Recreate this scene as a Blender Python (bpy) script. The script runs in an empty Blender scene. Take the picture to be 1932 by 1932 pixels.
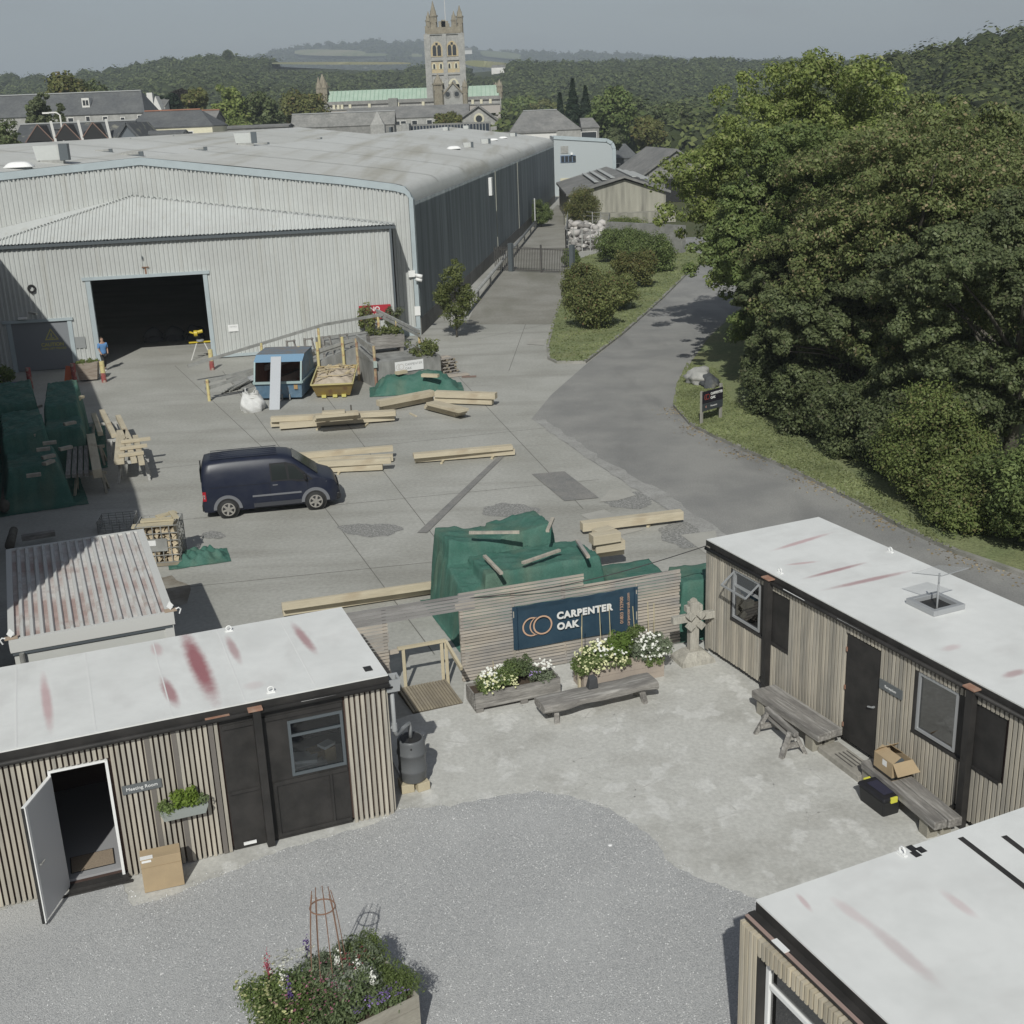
import bpy, math, random
import numpy as np
from math import sin, cos, radians as R_, pi, atan2, hypot, sqrt
from mathutils import Vector, Matrix
random.seed(7); rng = np.random.default_rng(7)
scene = bpy.context.scene; COL = scene.collection

# ---------------------------------------------------------------- camera (drone at 12 m, looking north and down)
CF, CP, CR, CH = 2280.0, R_(18.3), R_(-2.2), 12.0
cam_d = bpy.data.cameras.new('camera'); cam = bpy.data.objects.new('camera', cam_d); COL.objects.link(cam)
_r, _u, _w = Vector((1, 0, 0)), Vector((0, sin(CP), cos(CP))), Vector((0, cos(CP), -sin(CP)))
_c, _s = cos(CR), sin(CR)
_r2 = _r * _c + _u * _s; _u2 = _u * _c - _r * _s
cam.matrix_world = Matrix(((_r2.x, _u2.x, -_w.x, 0), (_r2.y, _u2.y, -_w.y, 0), (_r2.z, _u2.z, -_w.z, CH), (0, 0, 0, 1)))
cam_d.sensor_width = 36; cam_d.sensor_fit = 'HORIZONTAL'; cam_d.lens = 36 * CF / 1932
cam_d.clip_start = 0.2; cam_d.clip_end = 12000
scene.camera = cam

# ---------------------------------------------------------------- light
SAZ, SEL = R_(6.5), R_(40)            # shadows run along +Y, turned 6.5 deg to +X
sun_d = bpy.data.lights.new('sun', 'SUN'); sun = bpy.data.objects.new('sun', sun_d); COL.objects.link(sun)
sun_d.energy = 3.75; sun_d.angle = R_(0.5); sun_d.color = (.98, 0.975, 0.915)
sd = Vector((sin(SAZ) * cos(SEL), cos(SAZ) * cos(SEL), -sin(SEL)))
sun.rotation_euler = sd.to_track_quat('-Z', 'Y').to_euler(); sun.location = (0, -40, 60)
world = bpy.data.worlds.new('World'); scene.world = world; world.use_nodes = True
wn, wl = world.node_tree.nodes, world.node_tree.links
bg = wn['Background']; sky = wn.new('ShaderNodeTexSky'); sky.sky_type = 'NISHITA'; sky.sun_disc = False
sky.sun_elevation = SEL; sky.sun_rotation = pi + SAZ
sky.air_density = 1.0; sky.dust_density = 1.0; sky.ozone_density = 1.5; sky.altitude = 50
hs = wn.new('ShaderNodeHueSaturation'); hs.inputs['Saturation'].default_value = 0.55; hs.inputs['Value'].default_value = 0.84
wl.new(sky.outputs[0], hs.inputs['Color'])
# a few faint clouds low over the hills
wtc = wn.new('ShaderNodeTexCoord'); wmp = wn.new('ShaderNodeMapping'); wmp.inputs['Scale'].default_value = (3, 3, 11)
wnz = wn.new('ShaderNodeTexNoise'); wnz.inputs['Scale'].default_value = 2.2; wnz.inputs['Detail'].default_value = 6
wrp = wn.new('ShaderNodeMapRange'); wrp.inputs[1].default_value = 0.52; wrp.inputs[2].default_value = 0.72; wrp.inputs[4].default_value = 0.5
wmx = wn.new('ShaderNodeMixRGB'); wmx.inputs[2].default_value = (3.6, 3.4, 3.3, 1)
wl.new(wtc.outputs['Generated'], wmp.inputs[0]); wl.new(wmp.outputs[0], wnz.inputs[0]); wl.new(wnz.outputs[0], wrp.inputs[0])
wl.new(wrp.outputs[0], wmx.inputs[0]); wl.new(hs.outputs[0], wmx.inputs[1]); wl.new(wmx.outputs[0], bg.inputs[0])
bg.inputs[1].default_value = 0.075
vs = scene.view_settings; vs.view_transform = 'Standard'; vs.look = 'None'; vs.exposure = 0.0; vs.gamma = 1; vs.use_curve_mapping = False
scene.render.engine = 'CYCLES'; scene.cycles.max_bounces = 6; scene.cycles.transparent_max_bounces = 12

# ---------------------------------------------------------------- surveying: photo ray -> point on a level plane / a depth
def ray(u, v):
    a = (u - 966) / CF; b = -(v - 966) / CF
    return _r2 * a + _u2 * b + _w
def G(u, v, z=0.0):
    d = ray(u, v); t = (z - CH) / d.z
    return Vector((d.x * t, d.y * t, z))
def DD(u, v, y):
    d = ray(u, v); t = y / d.y
    return Vector((d.x * t, y, CH + d.z * t))
def loc2(p, o, ang):
    dx, dy = p[0] - o[0], p[1] - o[1]; c, s = cos(R_(ang)), sin(R_(ang))
    return (dx * c + dy * s, -dx * s + dy * c)

# ---------------------------------------------------------------- materials
MATS = {}
def mat(name, col, rough=0.85, col2=None, scale=2.0, lo=0.35, hi=0.65, island=0.0, bump=0.0, bscale=40, stretch=(1, 1, 1),
        metal=0.0, fine=0.0, fscale=60, spec=0.3, stains=None, streak=None, trans=0.0, detail=5):
    if name in MATS: return MATS[name]
    m = bpy.data.materials.new(name); MATS[name] = m; m.use_nodes = True
    n, l = m.node_tree.nodes, m.node_tree.links
    b = n['Principled BSDF']; b.inputs['Roughness'].default_value = rough; b.inputs['Metallic'].default_value = metal
    b.inputs['Specular IOR Level'].default_value = spec
    tc = n.new('ShaderNodeTexCoord'); mp = n.new('ShaderNodeMapping'); mp.inputs['Scale'].default_value = stretch
    l.new(tc.outputs['Object'], mp.inputs[0])
    cur = None
    rgb = n.new('ShaderNodeRGB'); rgb.outputs[0].default_value = (*col, 1); cur = rgb.outputs[0]
    if col2:
        nz = n.new('ShaderNodeTexNoise'); nz.inputs['Scale'].default_value = scale; nz.inputs['Detail'].default_value = detail; nz.inputs['Roughness'].default_value = .6
        l.new(mp.outputs[0], nz.inputs[0]); mr = n.new('ShaderNodeMapRange'); mr.inputs[1].default_value = lo; mr.inputs[2].default_value = hi
        l.new(nz.outputs[0], mr.inputs[0]); mx = n.new('ShaderNodeMixRGB'); mx.inputs[2].default_value = (*col2, 1)
        l.new(mr.outputs[0], mx.inputs[0]); l.new(cur, mx.inputs[1]); cur = mx.outputs[0]
    if streak:   # (colour, stretch, scale, lo, hi, amount)
        sc, st, ss, a, c_, am = streak
        mp2 = n.new('ShaderNodeMapping'); mp2.inputs['Scale'].default_value = st; l.new(tc.outputs['Object'], mp2.inputs[0])
        nz = n.new('ShaderNodeTexNoise'); nz.inputs['Scale'].default_value = ss; nz.inputs['Detail'].default_value = 4; l.new(mp2.outputs[0], nz.inputs[0])
        mr = n.new('ShaderNodeMapRange'); mr.inputs[1].default_value = a; mr.inputs[2].default_value = c_; mr.inputs[4].default_value = am
        l.new(nz.outputs[0], mr.inputs[0]); mx = n.new('ShaderNodeMixRGB'); mx.inputs[2].default_value = (*sc, 1)
        l.new(mr.outputs[0], mx.inputs[0]); l.new(cur, mx.inputs[1]); cur = mx.outputs[0]
    if stains:   # list of (cx, cy, ang deg, half length, half width, colour, strength) in object XY
        sx = n.new('ShaderNodeTexNoise'); sx.inputs['Scale'].default_value = 6; sx.inputs['Detail'].default_value = 10; sx.inputs['Roughness'].default_value = .75; l.new(tc.outputs['Object'], sx.inputs[0])
        for (cx, cy, an, hl, hw, sc, am) in stains:
            q = n.new('ShaderNodeMapping'); q.vector_type = 'TEXTURE'
            q.inputs['Location'].default_value = (cx, cy, 0); q.inputs['Rotation'].default_value = (0, 0, R_(an)); q.inputs['Scale'].default_value = (hl, hw, 1e4)
            l.new(tc.outputs['Object'], q.inputs[0]); ln = n.new('ShaderNodeVectorMath'); ln.operation = 'LENGTH'; l.new(q.outputs[0], ln.inputs[0])
            ad = n.new('ShaderNodeMath'); ad.operation = 'MULTIPLY_ADD'; l.new(sx.outputs[0], ad.inputs[0]); ad.inputs[1].default_value = 0.55; l.new(ln.outputs['Value'], ad.inputs[2])
            mr = n.new('ShaderNodeMapRange'); mr.interpolation_type = 'SMOOTHSTEP'; mr.inputs[1].default_value = 1.42; mr.inputs[2].default_value = 0.62; mr.inputs[3].default_value = 0; mr.inputs[4].default_value = am
            l.new(ad.outputs[0], mr.inputs[0]); mx = n.new('ShaderNodeMixRGB'); mx.inputs[2].default_value = (*sc, 1)
            l.new(mr.outputs[0], mx.inputs[0]); l.new(cur, mx.inputs[1]); cur = mx.outputs[0]
    if island or fine:
        vals = []
        if island:
            ge = n.new('ShaderNodeNewGeometry'); mr = n.new('ShaderNodeMapRange'); mr.inputs[3].default_value = 1 - island; mr.inputs[4].default_value = 1 + island
            l.new(ge.outputs['Random Per Island'], mr.inputs[0]); vals.append(mr.outputs[0])
        if fine:
            nz = n.new('ShaderNodeTexNoise'); nz.inputs['Scale'].default_value = fscale; nz.inputs['Detail'].default_value = 3; l.new(mp.outputs[0], nz.inputs[0])
            mr = n.new('ShaderNodeMapRange'); mr.inputs[1].default_value = .3; mr.inputs[2].default_value = .7; mr.inputs[3].default_value = 1 - fine; mr.inputs[4].default_value = 1 + fine
            l.new(nz.outputs[0], mr.inputs[0]); vals.append(mr.outputs[0])
        for vo in vals:
            h = n.new('ShaderNodeHueSaturation'); l.new(cur, h.inputs['Color']); l.new(vo, h.inputs['Value']); cur = h.outputs[0]
    l.new(cur, b.inputs['Base Color'])
    if bump:
        nz = n.new('ShaderNodeTexNoise'); nz.inputs['Scale'].default_value = bscale; nz.inputs['Detail'].default_value = 4; l.new(mp.outputs[0], nz.inputs[0])
        bp = n.new('ShaderNodeBump'); bp.inputs['Strength'].default_value = bump; bp.inputs['Distance'].default_value = 0.02
        l.new(nz.outputs[0], bp.inputs['Height']); l.new(bp.outputs[0], b.inputs['Normal'])
    if trans:
        tr = n.new('ShaderNodeBsdfTransparent'); ms = n.new('ShaderNodeMixShader'); ms.inputs[0].default_value = trans
        l.new(b.outputs[0], ms.inputs[1]); l.new(tr.outputs[0], ms.inputs[2]); l.new(ms.outputs[0], n['Material Output'].inputs[0])
    return m

def leafmat(name, c1, c2, c3=None, p3=0.12, tl=0.38):
    if name in MATS: return MATS[name]
    m = bpy.data.materials.new(name); MATS[name] = m; m.use_nodes = True
    n, l = m.node_tree.nodes, m.node_tree.links; b = n['Principled BSDF']
    b.inputs['Roughness'].default_value = .5; b.inputs['Specular IOR Level'].default_value = .25
    ge = n.new('ShaderNodeNewGeometry'); cr = n.new('ShaderNodeValToRGB'); e = cr.color_ramp.elements
    e[0].color = (*c1, 1); e[1].color = (*c2, 1); e[1].position = .85
    if c3:
        x = cr.color_ramp.elements.new(1 - p3); x.color = (*c2, 1); x2 = cr.color_ramp.elements.new(1 - p3 + .01); x2.color = (*c3, 1); cr.color_ramp.elements[-1].color = (*c3, 1)
    tc = n.new('ShaderNodeTexCoord'); nz = n.new('ShaderNodeTexNoise'); nz.inputs['Scale'].default_value = .5; nz.inputs['Detail'].default_value = 3
    l.new(tc.outputs['Object'], nz.inputs[0]); mr = n.new('ShaderNodeMapRange'); mr.inputs[1].default_value = .3; mr.inputs[2].default_value = .7; mr.inputs[3].default_value = .72; mr.inputs[4].default_value = 1.28
    l.new(nz.outputs[0], mr.inputs[0]); l.new(ge.outputs['Random Per Island'], cr.inputs[0])
    h = n.new('ShaderNodeHueSaturation'); l.new(cr.outputs[0], h.inputs['Color']); l.new(mr.outputs[0], h.inputs['Value']); l.new(h.outputs[0], b.inputs['Base Color'])
    t = n.new('ShaderNodeBsdfTranslucent'); l.new(h.outputs[0], t.inputs[0]); ms = n.new('ShaderNodeMixShader'); ms.inputs[0].default_value = tl
    l.new(b.outputs[0], ms.inputs[1]); l.new(t.outputs[0], ms.inputs[2]); l.new(ms.outputs[0], n['Material Output'].inputs[0])
    return m

def glassmat(name, tint=(.8, .85, .87), refl=.25):
    m = bpy.data.materials.new(name); MATS[name] = m; m.use_nodes = True
    n, l = m.node_tree.nodes, m.node_tree.links; n.remove(n['Principled BSDF'])
    t = n.new('ShaderNodeBsdfTransparent'); t.inputs[0].default_value = (*tint, 1); g = n.new('ShaderNodeBsdfGlossy'); g.inputs['Roughness'].default_value = .02
    f = n.new('ShaderNodeFresnel'); f.inputs[0].default_value = 1.5; mm = n.new('ShaderNodeMath'); mm.operation = 'MAXIMUM'; mm.inputs[1].default_value = refl; l.new(f.outputs[0], mm.inputs[0])
    ms = n.new('ShaderNodeMixShader'); l.new(mm.outputs[0], ms.inputs[0]); l.new(t.outputs[0], ms.inputs[1]); l.new(g.outputs[0], ms.inputs[2]); l.new(ms.outputs[0], n['Material Output'].inputs[0])
    return m

# ---------------------------------------------------------------- mesh builder
class MB:
    def __init__(s): s.v = []; s.f = []; s.m = []; s.cur = 0
    def face(s, pts):
        i = len(s.v); s.v += [tuple(p) for p in pts]; s.f.append(tuple(range(i, i + len(pts)))); s.m.append(s.cur); return s
    def idx(s, pts, faces):
        i = len(s.v); s.v += [tuple(p) for p in pts]
        for f in faces: s.f.append(tuple(i + k for k in f)); s.m.append(s.cur)
        return s
    def hexa(s, p):
        return s.idx(p, [(0, 3, 2, 1), (4, 5, 6, 7), (0, 1, 5, 4), (1, 2, 6, 5), (2, 3, 7, 6), (3, 0, 4, 7)])
    def box(s, x0, x1, y0, y1, z0, z1):
        return s.hexa([(x0, y0, z0), (x1, y0, z0), (x1, y1, z0), (x0, y1, z0), (x0, y0, z1), (x1, y0, z1), (x1, y1, z1), (x0, y1, z1)])
    def bar(s, p, q, w, h, up=(0, 0, 1), w2=None, h2=None):
        p, q = Vector(p), Vector(q); d = (q - p).normalized(); u = Vector(up)
        sd_ = d.cross(u)
        if sd_.length < 1e-4: sd_ = d.cross(Vector((1, 0, 0)))
        sd_.normalize(); u = sd_.cross(d); w2 = w2 or w; h2 = h2 or h
        pts = []
        for c, a, b in ((p, w / 2, h / 2), (q, w2 / 2, h2 / 2)):
            pts += [c - sd_ * a - u * b, c + sd_ * a - u * b, c + sd_ * a + u * b, c - sd_ * a + u * b]
        return s.idx(pts, [(3, 2, 1, 0), (4, 5, 6, 7), (0, 1, 5, 4), (1, 2, 6, 5), (2, 3, 7, 6), (3, 0, 4, 7)])
    def cyl(s, p, q, r, r2=None, n=12, cap=True):
        r2 = r if r2 is None else r2; p, q = Vector(p), Vector(q); d = (q - p).normalized()
        a = d.orthogonal().normalized(); b = d.cross(a); pts = []
        for c, rr in ((p, r), (q, r2)):
            for k in range(n):
                t = 2 * pi * k / n; pts.append(c + (a * cos(t) + b * sin(t)) * rr)
        fs = [(k, (k + 1) % n, n + (k + 1) % n, n + k) for k in range(n)]
        if cap: fs += [tuple(range(n - 1, -1, -1)), tuple(range(n, 2 * n))]
        return s.idx(pts, fs)
    def tube(s, path, r, n=8, r2=None):
        path = [Vector(p) for p in path]; N = len(path); pts = []; a = None
        for i, p in enumerate(path):
            d = (path[min(i + 1, N - 1)] - path[max(i - 1, 0)]).normalized()
            a = (d.orthogonal() if a is None else a - d * a.dot(d)).normalized(); b = d.cross(a)
            rr = r if r2 is None else r + (r2 - r) * i / (N - 1)
            pts += [p + (a * cos(2 * pi * k / n) + b * sin(2 * pi * k / n)) * rr for k in range(n)]
        fs = [(i * n + k, i * n + (k + 1) % n, (i + 1) * n + (k + 1) % n, (i + 1) * n + k) for i in range(N - 1) for k in range(n)]
        fs += [tuple(range(n - 1, -1, -1)), tuple(range((N - 1) * n, N * n))]
        return s.idx(pts, fs)
    def lathe(s, prof, c=(0, 0, 0), n=24):
        pts = []; N = len(prof)
        for (r, z) in prof: pts += [(c[0] + r * cos(2 * pi * k / n), c[1] + r * sin(2 * pi * k / n), c[2] + z) for k in range(n)]
        return s.idx(pts, [(i * n + k, i * n + (k + 1) % n, (i + 1) * n + (k + 1) % n, (i + 1) * n + k) for i in range(N - 1) for k in range(n)])
    def prism(s, poly, z0, z1):
        n = len(poly); pts = [(x, y, z0) for x, y in poly] + [(x, y, z1) for x, y in poly]
        return s.idx(pts, [tuple(range(n - 1, -1, -1)), tuple(range(n, 2 * n))] + [(k, (k + 1) % n, n + (k + 1) % n, n + k) for k in range(n)])
    def prismy(s, poly, y0, y1):   # polygon in XZ pushed along Y
        n = len(poly); pts = [(x, y0, z) for x, z in poly] + [(x, y1, z) for x, z in poly]
        return s.idx(pts, [tuple(range(n)), tuple(range(2 * n - 1, n - 1, -1))] + [((k + 1) % n, k, n + k, n + (k + 1) % n) for k in range(n)])
    def grid(s, fn, nu, nv):
        pts = [fn(i / nu, j / nv) for j in range(nv + 1) for i in range(nu + 1)]; w = nu + 1
        return s.idx(pts, [(j * w + i, j * w + i + 1, (j + 1) * w + i + 1, (j + 1) * w + i) for j in range(nv) for i in range(nu)])
    def build(s, name, mats, parent=None, smooth=False, bevel=0, **kw):
        me = bpy.data.meshes.new(name); me.from_pydata(s.v, [], s.f)
        mats = mats if isinstance(mats, (list, tuple)) else [mats]
        for m in mats: me.materials.append(m)
        if len(mats) > 1: me.polygons.foreach_set('material_index', s.m)
        if smooth: me.polygons.foreach_set('use_smooth', [True] * len(me.polygons))
        me.update(); o = bpy.data.objects.new(name, me); COL.objects.link(o)
        if parent: o.parent = parent
        if bevel:
            bm_ = o.modifiers.new('bevel', 'BEVEL'); bm_.width = bevel; bm_.segments = 2; bm_.limit_method = 'ANGLE'
        tag(o, **kw); return o

def tag(o, label=None, cat=None, group=None, kind=None):
    if label: o['label'] = label
    if cat: o['category'] = cat
    if group: o['group'] = group
    if kind: o['kind'] = kind
    return o
def thing(name, label, cat, loc=(0, 0, 0), rz=0, group=None):
    o = bpy.data.objects.new(name, None); COL.objects.link(o); o.location = (loc[0], loc[1], loc[2] if len(loc) > 2 else 0)
    o.rotation_euler = (0, 0, R_(rz)); o.empty_display_size = .3
    return tag(o, label, cat, group)
def kids(o): return [c for c in bpy.data.objects if c.parent == o]
def dup(o, loc=None, rz=None, label=None, sc=None, parent=None):
    c = o.copy(); COL.objects.link(c)
    if parent: c.parent = parent
    for k in kids(o): dup(k, parent=c)
    if loc is not None: c.location = (loc[0], loc[1], loc[2] if len(loc) > 2 else 0)
    if rz is not None: c.rotation_euler = (0, 0, R_(rz))
    if sc: c.scale = (sc, sc, sc) if not isinstance(sc, tuple) else sc
    if label: c['label'] = label
    return c

def quads(name, C, N, S, m, parent=None, asp=1.0, **kw):
    """many small leaf faces: centres C, normals N, sizes S"""
    n = len(C); N = N / (np.linalg.norm(N, axis=1, keepdims=True) + 1e-9)
    t = rng.normal(size=(n, 3)); a = np.cross(N, t); a /= np.linalg.norm(a, axis=1, keepdims=True) + 1e-9; b = np.cross(N, a)
    S = S.reshape(-1, 1); a = a * S * .5; b = b * S * .5 * asp
    V = np.stack([C - a, C - b * .8 + a * .1, C + a, C + b * .8 - a * .1], 1).reshape(-1, 3).astype(np.float32)
    me = bpy.data.meshes.new(name); me.vertices.add(4 * n); me.vertices.foreach_set('co', V.ravel())
    me.loops.add(4 * n); me.loops.foreach_set('vertex_index', np.arange(4 * n, dtype=np.int32))
    me.polygons.add(n); me.polygons.foreach_set('loop_start', np.arange(0, 4 * n, 4, dtype=np.int32))
    me.materials.append(m); me.update(calc_edges=True)
    o = bpy.data.objects.new(name, me); COL.objects.link(o)
    if parent: o.parent = parent
    tag(o, **kw); return o
def unit(n):
    d = rng.normal(size=(n, 3)); return d / np.linalg.norm(d, axis=1, keepdims=True)
def clumped(cl, rc, per, jitter=.45, flat=1.0):
    """leaf centres + normals on the outside of clumps cl (k,3) with radii rc (k,)"""
    k = len(cl); d = unit(k * per); r = np.repeat(rc, per)[:, None] * rng.uniform(.55, 1.08, (k * per, 1))
    C = np.repeat(cl, per, 0) + d * r * np.array([1, 1, flat]); N = d + rng.normal(size=d.shape) * jitter + np.array([0, -.1, .4])
    return C, N
_txt = {}
def text(s, size, m, parent, loc, rot=(90, 0, 0), name='lettering', align='LEFT', ext=.002, bold=0, kern=1.0):
    cu = bpy.data.curves.new('t', 'FONT'); cu.body = s; cu.size = size; cu.extrude = ext; cu.offset = bold; cu.align_x = align; cu.space_character = kern
    t = bpy.data.objects.new('t', cu); COL.objects.link(t); dg = bpy.context.evaluated_depsgraph_get()
    me = bpy.data.meshes.new_from_object(t.evaluated_get(dg)); bpy.data.objects.remove(t); bpy.data.curves.remove(cu)
    me.name = name; me.materials.clear(); me.materials.append(m)
    o = bpy.data.objects.new(name, me); COL.objects.link(o); o.parent = parent; o.location = loc; o.rotation_euler = [R_(a) for a in rot]
    return o
def ringface(mb, cx, cz, r0, r1, y, a0=0, a1=360, n=28, wob=0):
    for k in range(n):
        t0 = R_(a0 + (a1 - a0) * k / n); t1 = R_(a0 + (a1 - a0) * (k + 1) / n)
        mb.face([(cx + r0 * cos(t0), y, cz + r0 * sin(t0)), (cx + r1 * cos(t0), y, cz + r1 * sin(t0)), (cx + r1 * cos(t1), y, cz + r1 * sin(t1)), (cx + r0 * cos(t1), y, cz + r0 * sin(t1))])
def logo(m, parent, cx, cz, r, y):
    mb = MB(); ringface(mb, cx + r * .55, cz, r * .84, r, y)
    # crescent: an outer arc to the left joined to the ring
    n = 20; o_, i_ = [], []
    for k in range(n + 1):
        t = R_(70 + 220 * k / n); o_.append((cx - r * .55 + r * cos(t) * 1.0, y, cz + r * sin(t))); i_.append((cx - r * .55 + r * .84 * cos(t), y, cz + r * .86 * sin(t)))
    for k in range(n): mb.face([o_[k], o_[k + 1], i_[k + 1], i_[k]])
    q = []
    for k in range(13):
        t = R_(110 + 140 * k / 12); q.append((cx + r * .38 + r * 1.06 * cos(t), cz + r * 1.0 * sin(t)))
    for k in range(12): mb.face([(q[k][0], y, q[k][1]), (q[k + 1][0], y, q[k + 1][1]), (q[k + 1][0] - r * .13, y, q[k + 1][1]), (q[k][0] - r * .13, y, q[k][1])])
    return mb.build('logo', m, parent)
def wallholes(mb, x0, x1, z0, z1, holes, y0, y1):
    xs = sorted({x0, x1} | {min(max(h[0], x0), x1) for h in holes} | {min(max(h[1], x0), x1) for h in holes})
    for a, b in zip(xs, xs[1:]):
        if b - a < 1e-5: continue
        c = (a + b) / 2; hs_ = sorted((h[2], h[3]) for h in holes if h[0] < c < h[1]); z = z0
        for (p, q) in hs_:
            if p > z: mb.box(a, b, y0, y1, z, p)
            z = max(z, q)
        if z < z1: mb.box(a, b, y0, y1, z, z1)
def slats(mb, x0, x1, z0, z1, holes, y0, y1, pitch, w, jit=.004):
    n = int((x1 - x0) / pitch)
    for i in range(n):
        a = x0 + (i + .5) * (x1 - x0) / n - w / 2; b = a + w; c = (a + b) / 2
        hs_ = sorted((h[2], h[3]) for h in holes if h[0] - w * .4 < c < h[1] + w * .4); z = z0 + random.uniform(-jit, jit) * 2; dy = random.uniform(-jit, jit)
        for (p, q) in hs_:
            if p > z: mb.box(a, b, y0 + dy, y1, z, p)
            z = max(z, q)
        if z < z1: mb.box(a, b, y0 + dy, y1, z, z1)
def corr(mb, lo, hi, nrm, n, depth, duty=.55):
    """corrugated sheet: lo(t), hi(t) -> points, nrm outward"""
    nrm = Vector(nrm); pr = []
    for i in range(n):
        for a, d in ((0, 0), (1 - duty, 0), (1 - duty + .12, 1), (.88, 1)): pr.append(((i + a) / n, d * depth))
    pr.append((1, 0)); A = [Vector(lo(t)) + nrm * d for t, d in pr]; B = [Vector(hi(t)) + nrm * d for t, d in pr]; k = len(pr)
    mb.idx(A + B, [(i, i + 1, k + i + 1, k + i) for i in range(k - 1)])
# ================================================================ GROUND
M = {}
M['earth'] = mat('earth', (.07, .085, .035), col2=(.10, .10, .05), scale=.05, rough=.95)
M['concrete'] = mat('yard_concrete', (.41, .405, .375), col2=(.335, .33, .30), scale=.22, lo=.4, hi=.62, fine=.10, fscale=9, bump=.25, bscale=30,
    streak=((.27, .262, .235), (.10, .75, 1), .9, .52, .72, .7), detail=8)
M['slabcon'] = mat('slab_concrete', (.52, .515, .485), col2=(.36, .35, .32), scale=.5, lo=.48, hi=.72, fine=.10, fscale=14, bump=.3, bscale=40,
    streak=((.64, .635, .61), (1.3, 1, 1), 1.4, .56, .62, .6), detail=12)
M['asphalt'] = mat('asphalt', (.235, .233, .225), col2=(.30, .295, .28), scale=.35, lo=.38, hi=.62, fine=.13, fscale=22, bump=.3, bscale=60,
    streak=((.185, .183, .178), (.5, .12, 1), .8, .56, .66, .6), detail=8)
M['asphalt_d'] = mat('asphalt_patch', (.20, .20, .195), col2=(.26, .25, .235), scale=1.5, fine=.15, fscale=22)
M['kerb'] = mat('kerb_stone', (.33, .32, .295), col2=(.2, .2, .17), scale=1.2, fine=.1, bump=.3)
M['grass'] = mat('grass', (.17, .205, .095), col2=(.22, .24, .12), scale=.5, fine=.28, fscale=14, bump=.8, bscale=25, streak=((.22, .20, .10), (1, 1, 1), .35, .52, .7, .5))
M['pathcon'] = mat('path_concrete', (.31, .30, .27), col2=(.235, .225, .195), scale=.3, fine=.12, fscale=6, streak=((.19, .185, .15), (.2, .04, 1), 1.5, .5, .66, .8))

def sheet(name, pts, z, m, kind='structure', wob=0, **kw):
    mb = MB(); mb.face([(p[0], p[1], z) for p in pts]); return mb.build(name, m, kind=kind, **kw)
def gp(seq, z=0): return [G(u, v, z) for u, v in seq]
def rough_line(pts, step=.25, amp=.06, seed=1):
    rd = random.Random(seed); out = []
    for a, b in zip(pts, pts[1:]):
        a = Vector(a); b = Vector(b); n = max(1, int((b - a).length / step)); nn = Vector((-(b - a).y, (b - a).x, 0)).normalized()
        out += [a + (b - a) * (i / n) + nn * rd.uniform(-amp, amp) for i in range(n)]
    return out + [Vector(pts[-1])]
sheet('ground', [(-6000, -100), (6000, -100), (6000, 9000), (-6000, 9000)], -.05, M['earth'])
sheet('concrete_yard', [(-75, -5), (22, -5), (16, 40), (10, 70), (9.5, 235), (-75, 235)], 0, M['concrete'])

# asphalt road: left edge (joint with yard), right edge = kerb
RL = [(1105, 688), (1040, 745), (1003, 790), (1104, 862), (1225, 940), (1350, 1022), (1500, 1120), (1700, 1250), (1932, 1400)]
RK = [(1420, 560), (1332, 640), (1296, 690), (1277, 730), (1270, 768), (1300, 802), (1350, 828), (1400, 850), (1500, 893), (1600, 943), (1700, 998), (1800, 1045), (1932, 1090), (2150, 1160)]
IL = [(1062, 552), (1045, 600), (1031, 655), (1033, 678), (1050, 686), (1105, 686), (1180, 628), (1252, 563), (1300, 515)]   # island kerb
road = gp(RL) + [Vector((26, 22, 0)), Vector((40, 20, 0))] + gp(RK[::-1]) + [Vector((16, 90, 0)), Vector((20, 118, 0)), Vector((15, 118, 0)), G(1300, 515), G(1252, 563), G(1180, 628)]
sheet('road', road, .006, M['asphalt'])
# paler worn band along the joint of road and yard
bl = gp([(1003, 790), (1104, 862), (1225, 940), (1350, 1022)]); br_ = gp([(1110, 790), (1150, 840), (1262, 925), (1400, 1020)])
M['wornc'] = mat('worn_concrete', (.37, .365, .35), col2=(.28, .275, .26), scale=1.2, fine=.15, fscale=14)
sheet('pavement', rough_line(gp([(1003, 790), (1104, 862), (1225, 940), (1350, 1022)]), .4, .08, 3) + rough_line(gp([(1385, 1022), (1262, 935), (1130, 862), (1030, 792)]), .4, .1, 4), .010, M['wornc'])
# patches in the yard
def ell(cu, cv, ru, rv, seed, n=40):
    rd = random.Random(seed); out = []
    ph = [rd.uniform(0, 6.28) for _ in range(4)]
    for k in range(n):
        t = 2 * pi * k / n; r = 1 + .14 * sin(2 * t + ph[0]) + .1 * sin(3 * t + ph[1]) + .07 * sin(7 * t + ph[2]) + rd.uniform(-.05, .05)
        out.append(G(cu + ru * r * cos(t), cv + rv * r * sin(t)))
    return out
M['gravelpatch'] = mat('loose_gravel', (.34, .335, .32), col2=(.20, .20, .19), scale=14, lo=.4, hi=.6, fine=.3, fscale=30, bump=.8, bscale=40)
M['damp'] = mat('damp_concrete', (.20, .175, .14), col2=(.30, .28, .24), scale=1.0, lo=.45, hi=.6, fine=.12)
M['palepatch'] = mat('pale_concrete', (.42, .41, .375), col2=(.36, .35, .32), scale=1, fine=.08)
for i, (a, m) in enumerate([((700, 1000, 52, 14), 'gravelpatch'), ((962, 963, 48, 14), 'gravelpatch'), ((1190, 945, 50, 14), 'gravelpatch'), ((1290, 1005, 48, 26), 'gravelpatch'),
          ((312, 1120, 40, 36), 'damp'), ((402, 1010, 20, 8), 'gravelpatch')]):
    sheet('ground_patch', ell(*a, seed=i + 3), .006 + .001 * i, M[m])
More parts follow.
